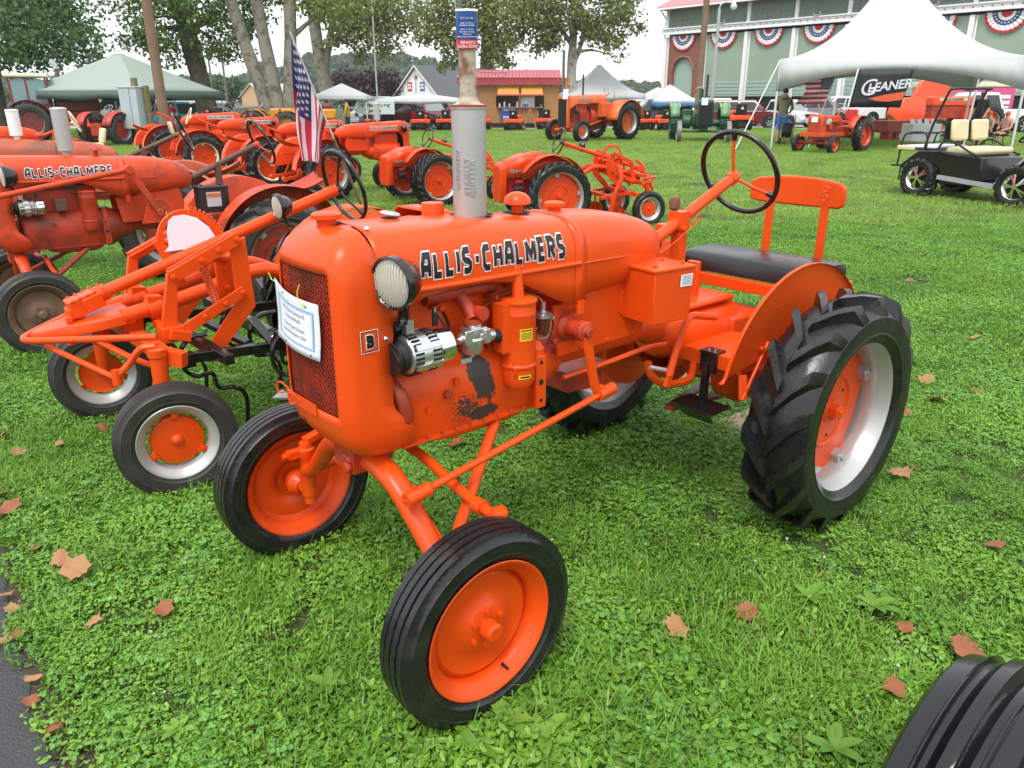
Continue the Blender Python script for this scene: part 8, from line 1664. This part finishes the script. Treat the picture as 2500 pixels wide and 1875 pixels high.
V3 = np.array(vs); sel = g_.integers(0, len(vs), 5200); pts = V3[sel]+np.stack([g_.uniform(-4, 4, 5200), g_.uniform(-4, 4, 5200), g_.uniform(-.5, 1., 5200)], 1); pts = pts[pts[:, 2] > .5]
hm = [leaves_mesh('hill_crown', [(0, 0, 1.5, 2.4, 2.4, 2.2, 1)], 170, 1.15, LFAR, 60+k, .1) for k in range(3)]
o = scatter('woods', hm, pts, g_.uniform(.7, 1.4, len(pts)), 'distant woodland covering the hills')
# ------------------------------------------------------------------ fallen leaves and other small things on the grass
LEAFB = mat('leaf_tan', (.34, .165, .065), .55, var=.25, vscale=25, bump=.2, bscale=60); LEAFO = mat('leaf_rust', (.25, .075, .025), .5, var=.3, vscale=25, bump=.2, bscale=60)
def leaf_mesh(seed, m):
    r = random.Random(seed); b = B(); lob = [(.0, .12), (.35, .55), (.62, .95), (.9, .60), (1.25, 1.0), (1.57, .72), (1.9, 1.05), (2.25, .6), (2.55, .9), (2.8, .5), (3.14, .12)]
    half = [(a-.0, q*r.uniform(.85, 1.1)) for a, q in lob]; n = len(half); k1, k2, ph = r.uniform(.15, .5), r.uniform(-.5, .4), r.uniform(0, 6)
    out = [(q*math.cos(a-1.5708+.0)*.9, q*math.sin(a-1.5708)) for a, q in [(a, q) for a, q in half]]
    pts = []
    for i in range(22):
        a = 2*pi*i/22; lobe = (.66+.34*abs(math.cos(2.5*a))**1.3)*r.uniform(.85, 1.08) if i % 2 == 0 else .62+.16*r.random(); pts.append((lobe*math.cos(a), lobe*math.sin(a)))
    def z(x, y): return .9*k1*(x*x)+.8*k2*y*abs(y)+.05*math.sin(5*x+ph)+.06*math.sin(4*y+ph)
    vs = [(0, 0, z(0, 0))]+[(x*.5, y*.5, z(x*.5, y*.5)+.03*(i % 2)) for i, (x, y) in enumerate(pts)]+[(x, y, z(x, y)) for x, y in pts]; m_ = 22
    b.add(vs, [(0, 1+i, 1+(i+1) % m_) for i in range(m_)]+[(1+i, 1+m_+i, 1+m_+(i+1) % m_, 1+(i+1) % m_) for i in range(m_)]); b.tube([(-.5, 0, z(-.5, 0)), (-.95, .1, .02), (-1.25, .22, .05)], [.025, .02, .015], 5); return b.mesh('leaf', m, 50)
lm_ = [leaf_mesh(k, LEAFB if k % 2 == 0 else LEAFO) for k in range(8)]; lr = random.Random(4)
def leaf(label, c, size, k, group=None, z=.035, tilt=.35):
    z += .012
    o = bpy.data.objects.new('fallen_leaf', lm_[k % 8]); C.objects.link(o); o.location = (c[0], c[1], z); o.rotation_euler = (lr.uniform(-tilt, tilt), lr.uniform(-tilt, tilt), lr.uniform(0, 6.3)); o.scale = (size*lr.uniform(.85, 1.1), size*lr.uniform(.7, 1.), size); tag(o, label, 'leaf', group); return o
leaf('largest tan crumpled leaf in the grass near the path, left of the front wheel', (-1.69, 2.58, 0), .085, 0, None, .06); leaf('curled pale leaf touching the largest tan leaf', (-1.79, 2.65, 0), .055, 2, None, .06); leaf('rust-brown leaf below and right of the largest tan leaf', (-1.25, 2.34, 0), .055, 1, None, .05); leaf('tan leaf in the grass right of the nearest front wheel', (0.57, 2.23, 0), .06, 4, None, .055); leaf('orange-brown leaf just behind the black tyre in the corner', (1.52, 2.12, 0), .075, 5, None, .05, .5); leaf('rusty leaf left of the black corner tyre', (1.19, 1.94, 0), .055, 3, None, .05); leaf('flat brown leaf beyond the largest tyre on the right lawn', (1.92, 3.44, 0), .07, 6, None, .045); leaf('leaf half under a tuft between front wheel and rear tyre', (0.84, 2.33, 0), .05, 7, None, .045); leaf('rust leaf on the lawn right of the rear tyre', (1.99, 2.78, 0), .06, 1, None, .04); leaf('tan leaf beside the rear tyre near the clover', (2.60, 4.42, 0), .08, 0, None, .045); leaf('small reddish leaf by the corner tyre', (1.37, 2.25, 0), .04, 3, None, .04); leaf('large rusty leaf lying at the path edge upper left', (-2.27, 3.09, 0), .085, 1, None, .04); leaf('tan leaf under the tractor step', (1.27, 5.08, 0), .09, 2, None, .05); leaf('orange leaf below the tractor step', (1.14, 4.81, 0), .07, 4, None, .04); leaf('olive-brown leaf under the front axle rods', (-0.30, 3.80, 0), .07, 7, None, .04)
leaf('small brown leaf below the muddy brown front wheel', (-2.58, 3.69, 0), 0.045, 0, 'small leaves scattered on the ground')
leaf('small brown leaf at left edge above the large rusty path-side leaf', (-2.40, 3.24, 0), 0.045, 1, 'small leaves scattered on the ground')
leaf('small brown leaf below the far front wheel of the tube-framed tractor', (-2.43, 3.80, 0), 0.045, 2, 'small leaves scattered on the ground')
leaf('small brown leaf just left of the near silver-rimmed wheel', (-2.30, 4.01, 0), 0.045, 3, 'small leaves scattered on the ground')
leaf('small brown leaf at left edge right under the muddy wheel', (-2.81, 3.92, 0), 0.045, 4, 'small leaves scattered on the ground')
leaf('small brown leaf just above and left of the largest tan leaf', (-1.96, 2.77, 0), 0.045, 5, 'small leaves scattered on the ground')
leaf('small brown leaf left of the rust-brown leaf in the grass', (-1.48, 2.29, 0), 0.042, 6, 'small leaves scattered on the ground')
leaf('dry leaf right of the seat back, left one of a pair on the lawn', (5.37, 11.66, 0), 0.075, 7, 'small leaves scattered on the ground')
leaf('dry leaf right of the seat back, right one of a pair on the lawn', (5.64, 11.57, 0), 0.075, 8, 'small leaves scattered on the ground')
leaf('dry leaf on the lawn right of the black seat, above rear tyre top', (4.05, 7.81, 0), 0.075, 9, 'small leaves scattered on the ground')
leaf('dry leaf level with the rear tyre top, near right edge', (3.59, 5.79, 0), 0.07, 10, 'small leaves scattered on the ground')
leaf('dry leaf close beside the rear tyre, level with its hub', (2.32, 4.25, 0), 0.065, 11, 'small leaves scattered on the ground')
leaf('dry leaf a little farther right than the rear tyre hub leaf', (2.73, 4.81, 0), 0.065, 12, 'small leaves scattered on the ground')
leaf('dry leaf farthest right of the rear tyre, near right edge', (2.94, 4.58, 0), 0.065, 13, 'small leaves scattered on the ground')
leaf('dry leaf below the seat-back pair, right of the seat', (4.86, 9.16, 0), 0.07, 14, 'small leaves scattered on the ground')
leaf('dry leaf between the seat back and black seat on the lawn', (4.63, 9.76, 0), 0.07, 15, 'small leaves scattered on the ground')
leaf('second rust leaf from the top along the asphalt path edge', (-1.83, 2.38, 0), 0.034, 16, 'small leaves scattered on the ground', .02, .2)
leaf('third rust leaf from the top along the asphalt path edge', (-1.72, 2.24, 0), 0.034, 17, 'small leaves scattered on the ground', .02, .2)
leaf('topmost rust leaf along the asphalt path edge', (-1.91, 2.47, 0), 0.034, 18, 'small leaves scattered on the ground', .02, .2)
leaf('sixth rust leaf along the path edge, next to lowest', (-1.49, 1.92, 0), 0.034, 19, 'small leaves scattered on the ground', .02, .2)
leaf('fifth rust leaf down along the asphalt path edge', (-1.54, 2.02, 0), 0.034, 20, 'small leaves scattered on the ground', .02, .2)
leaf('lowest rust leaf along the asphalt path edge', (-1.36, 1.81, 0), 0.034, 21, 'small leaves scattered on the ground', .02, .2)
leaf('rust leaf lying out on the asphalt at the left edge', (-1.76, 2.20, 0), 0.034, 22, 'small leaves scattered on the ground', .02, .2)
cbd = thing('cardboard', 'torn tan sheet of cardboard lying behind the large rear tyre', 'cardboard', (1.35, 4.11, 0), .5); b = B(); b.prism([(-.22, -.12, .03), (.0, -.16, .05), (.24, -.06, .05), (.20, .14, .05), (-.02, .10, .04), (-.16, .12, .03)], (0, 0, .008)); b.build('sheet', mat('cardboard_tan', (.42, .30, .20), .8, var=.15, vscale=10), cbd)
# broad-leaved weeds close to the wheels
def weed(label, c, n, size, seed, group=None):
    r = random.Random(seed); b = B()
    for k in range(n):
        a = 2*pi*k/n+r.uniform(-.3, .3); ln = size*r.uniform(.7, 1.2); wd = ln*.42; el = r.uniform(.25, .8); d = V((math.cos(a), math.sin(a), 0)); s = V((-d.y, d.x, 0)); rings = []
        for t in (0, .18, .4, .65, .88, 1): w_ = wd*math.sin(pi*min(1, .06+t*.94))**.75*(.25 if t < .1 else 1)/2; p = d*(ln*t)+V((0, 0, .015+ln*(el*t-.55*el*t*t))); rings.append([p-s*w_+V((0, 0, w_*.3)), p, p+s*w_+V((0, 0, w_*.3))])
        b.loft(rings, closed=False, caps=False)
    o = b.build('weed', BROAD, None, 60); o.location = (c[0], c[1], .025); o.scale = (.95,)*3; tag(o, label, 'weed', group); return o
BROAD = leaf_mat('broad_leaves', (.10, .23, .022), (.22, .40, .055), .25, .45)
weed('broad-leaved weed clump at the foot of the nearest front wheel', (-0.02, 1.82, 0), 8, .085, 1); weed('broad-leaved weed just right of that front wheel', (0.09, 1.77, 0), 7, .09, 2); weed('broad weed on the lawn left of the front wheel', (-0.58, 1.98, 0), 6, .07, 3); weed('broad weed at bottom centre below the front wheel', (-0.10, 1.72, 0), 6, .075, 4); weed('weed clump left of the black corner tyre', (0.92, 1.72, 0), 7, .08, 5); weed('weed clump behind the corner tyre near the rusty leaf', (1.32, 2.38, 0), 8, .085, 6); weed('broad weed farther right beyond the corner tyre', (1.64, 2.04, 0), 6, .08, 7); weed('single broad weed near the right front wheel', (0.29, 2.04, 0), 6, .07, 8); weed('broad weed at lower left below the clover', (-0.98, 1.79, 0), 6, .07, 9); weed('spreading weed between tan leaf and corner tyre', (1.10, 2.44, 0), 8, .08, 10)
# clover heads
CLV = mat('clover_flower', (.42, .44, .30), .8)
fl = []
for k in range(170):
    y = 1.9+lr.random()**1.6*14; x = lr.uniform(-.6, .62)*y
    if edge_side(x, y) > .2: fl.append((x, y, .045))
def fmesh():
    b = B(); b.sphere((0, 0, .0), .0065, 7, 5); b.cyl((0, 0, -.045), (0, 0, 0), .0012, n=4); return b.mesh('clover_head', CLV, 60)
scatter('clover_flowers', [fmesh()], fl, [lr.uniform(.6, 1.1) for _ in fl], 'white clover heads dotted through the grass')
# tyre of a neighbouring tractor in the corner
tw0 = thing('tractor', 'black ribbed front tyre of a neighbouring tractor cut off by bottom right corner', 'tractor', (0.941, 1.214, 0), 3.85); tw = empty('front_wheel', tw0)
def ctyre():
    b = B(); R_, w = .36, .20; prof = [(.20, -.07), (.22, -.085), (.27, -.105), (.31, -.10), (.328, -.088), (.332, -.075), (.335, -.055), (.345, -.050), (.347, -.046), (.335, -.042), (.336, -.030), (.350, -.018), (.360, -.012), (.362, 0), (.360, .012), (.350, .018), (.336, .030), (.335, .042), (.347, .046), (.345, .050), (.335, .055), (.332, .075), (.328, .088), (.31, .10), (.27, .105), (.22, .085), (.20, .07)]
    b.lathe(prof, 64); return b.mesh('tyre', mat('wet_black_rubber', (.008, .008, .010), .14, var=.3, rvar=.1, bump=.05, bscale=40), 32)
use(ctyre(), 'tyre', tw, (0, 0, .36)); use(cached('rmc', lambda: rim_mesh(.205, .18, BLACK)), 'rim', tw, (0, 0, .36)); b = B(); b.lathe([(0, .03), (.05, .03), (.06, .0), (.165, -.01)], 28, c=(0, 0, .36)); b.build('disc', BLACK, tw)
# ------------------------------------------------------------------ damp summer air
HAZE = 1
if HAZE:
    hz = bpy.data.materials.new('haze'); hz.use_nodes = True; nt = hz.node_tree; nt.nodes.clear(); vo = nt.nodes.new('ShaderNodeVolumePrincipled'); vo.inputs['Density'].default_value = .0004; vo.inputs['Color'].default_value = (.90, .94, .97, 1); vo.inputs['Anisotropy'].default_value = .2; oo = nt.nodes.new('ShaderNodeOutputMaterial'); nt.links.new(vo.outputs[0], oo.inputs['Volume'])
    b = B(); b.box((0, 270, 24.5), (1700, 620, 51)); setting(b.build('haze', hz, None, 0), 'stuff')
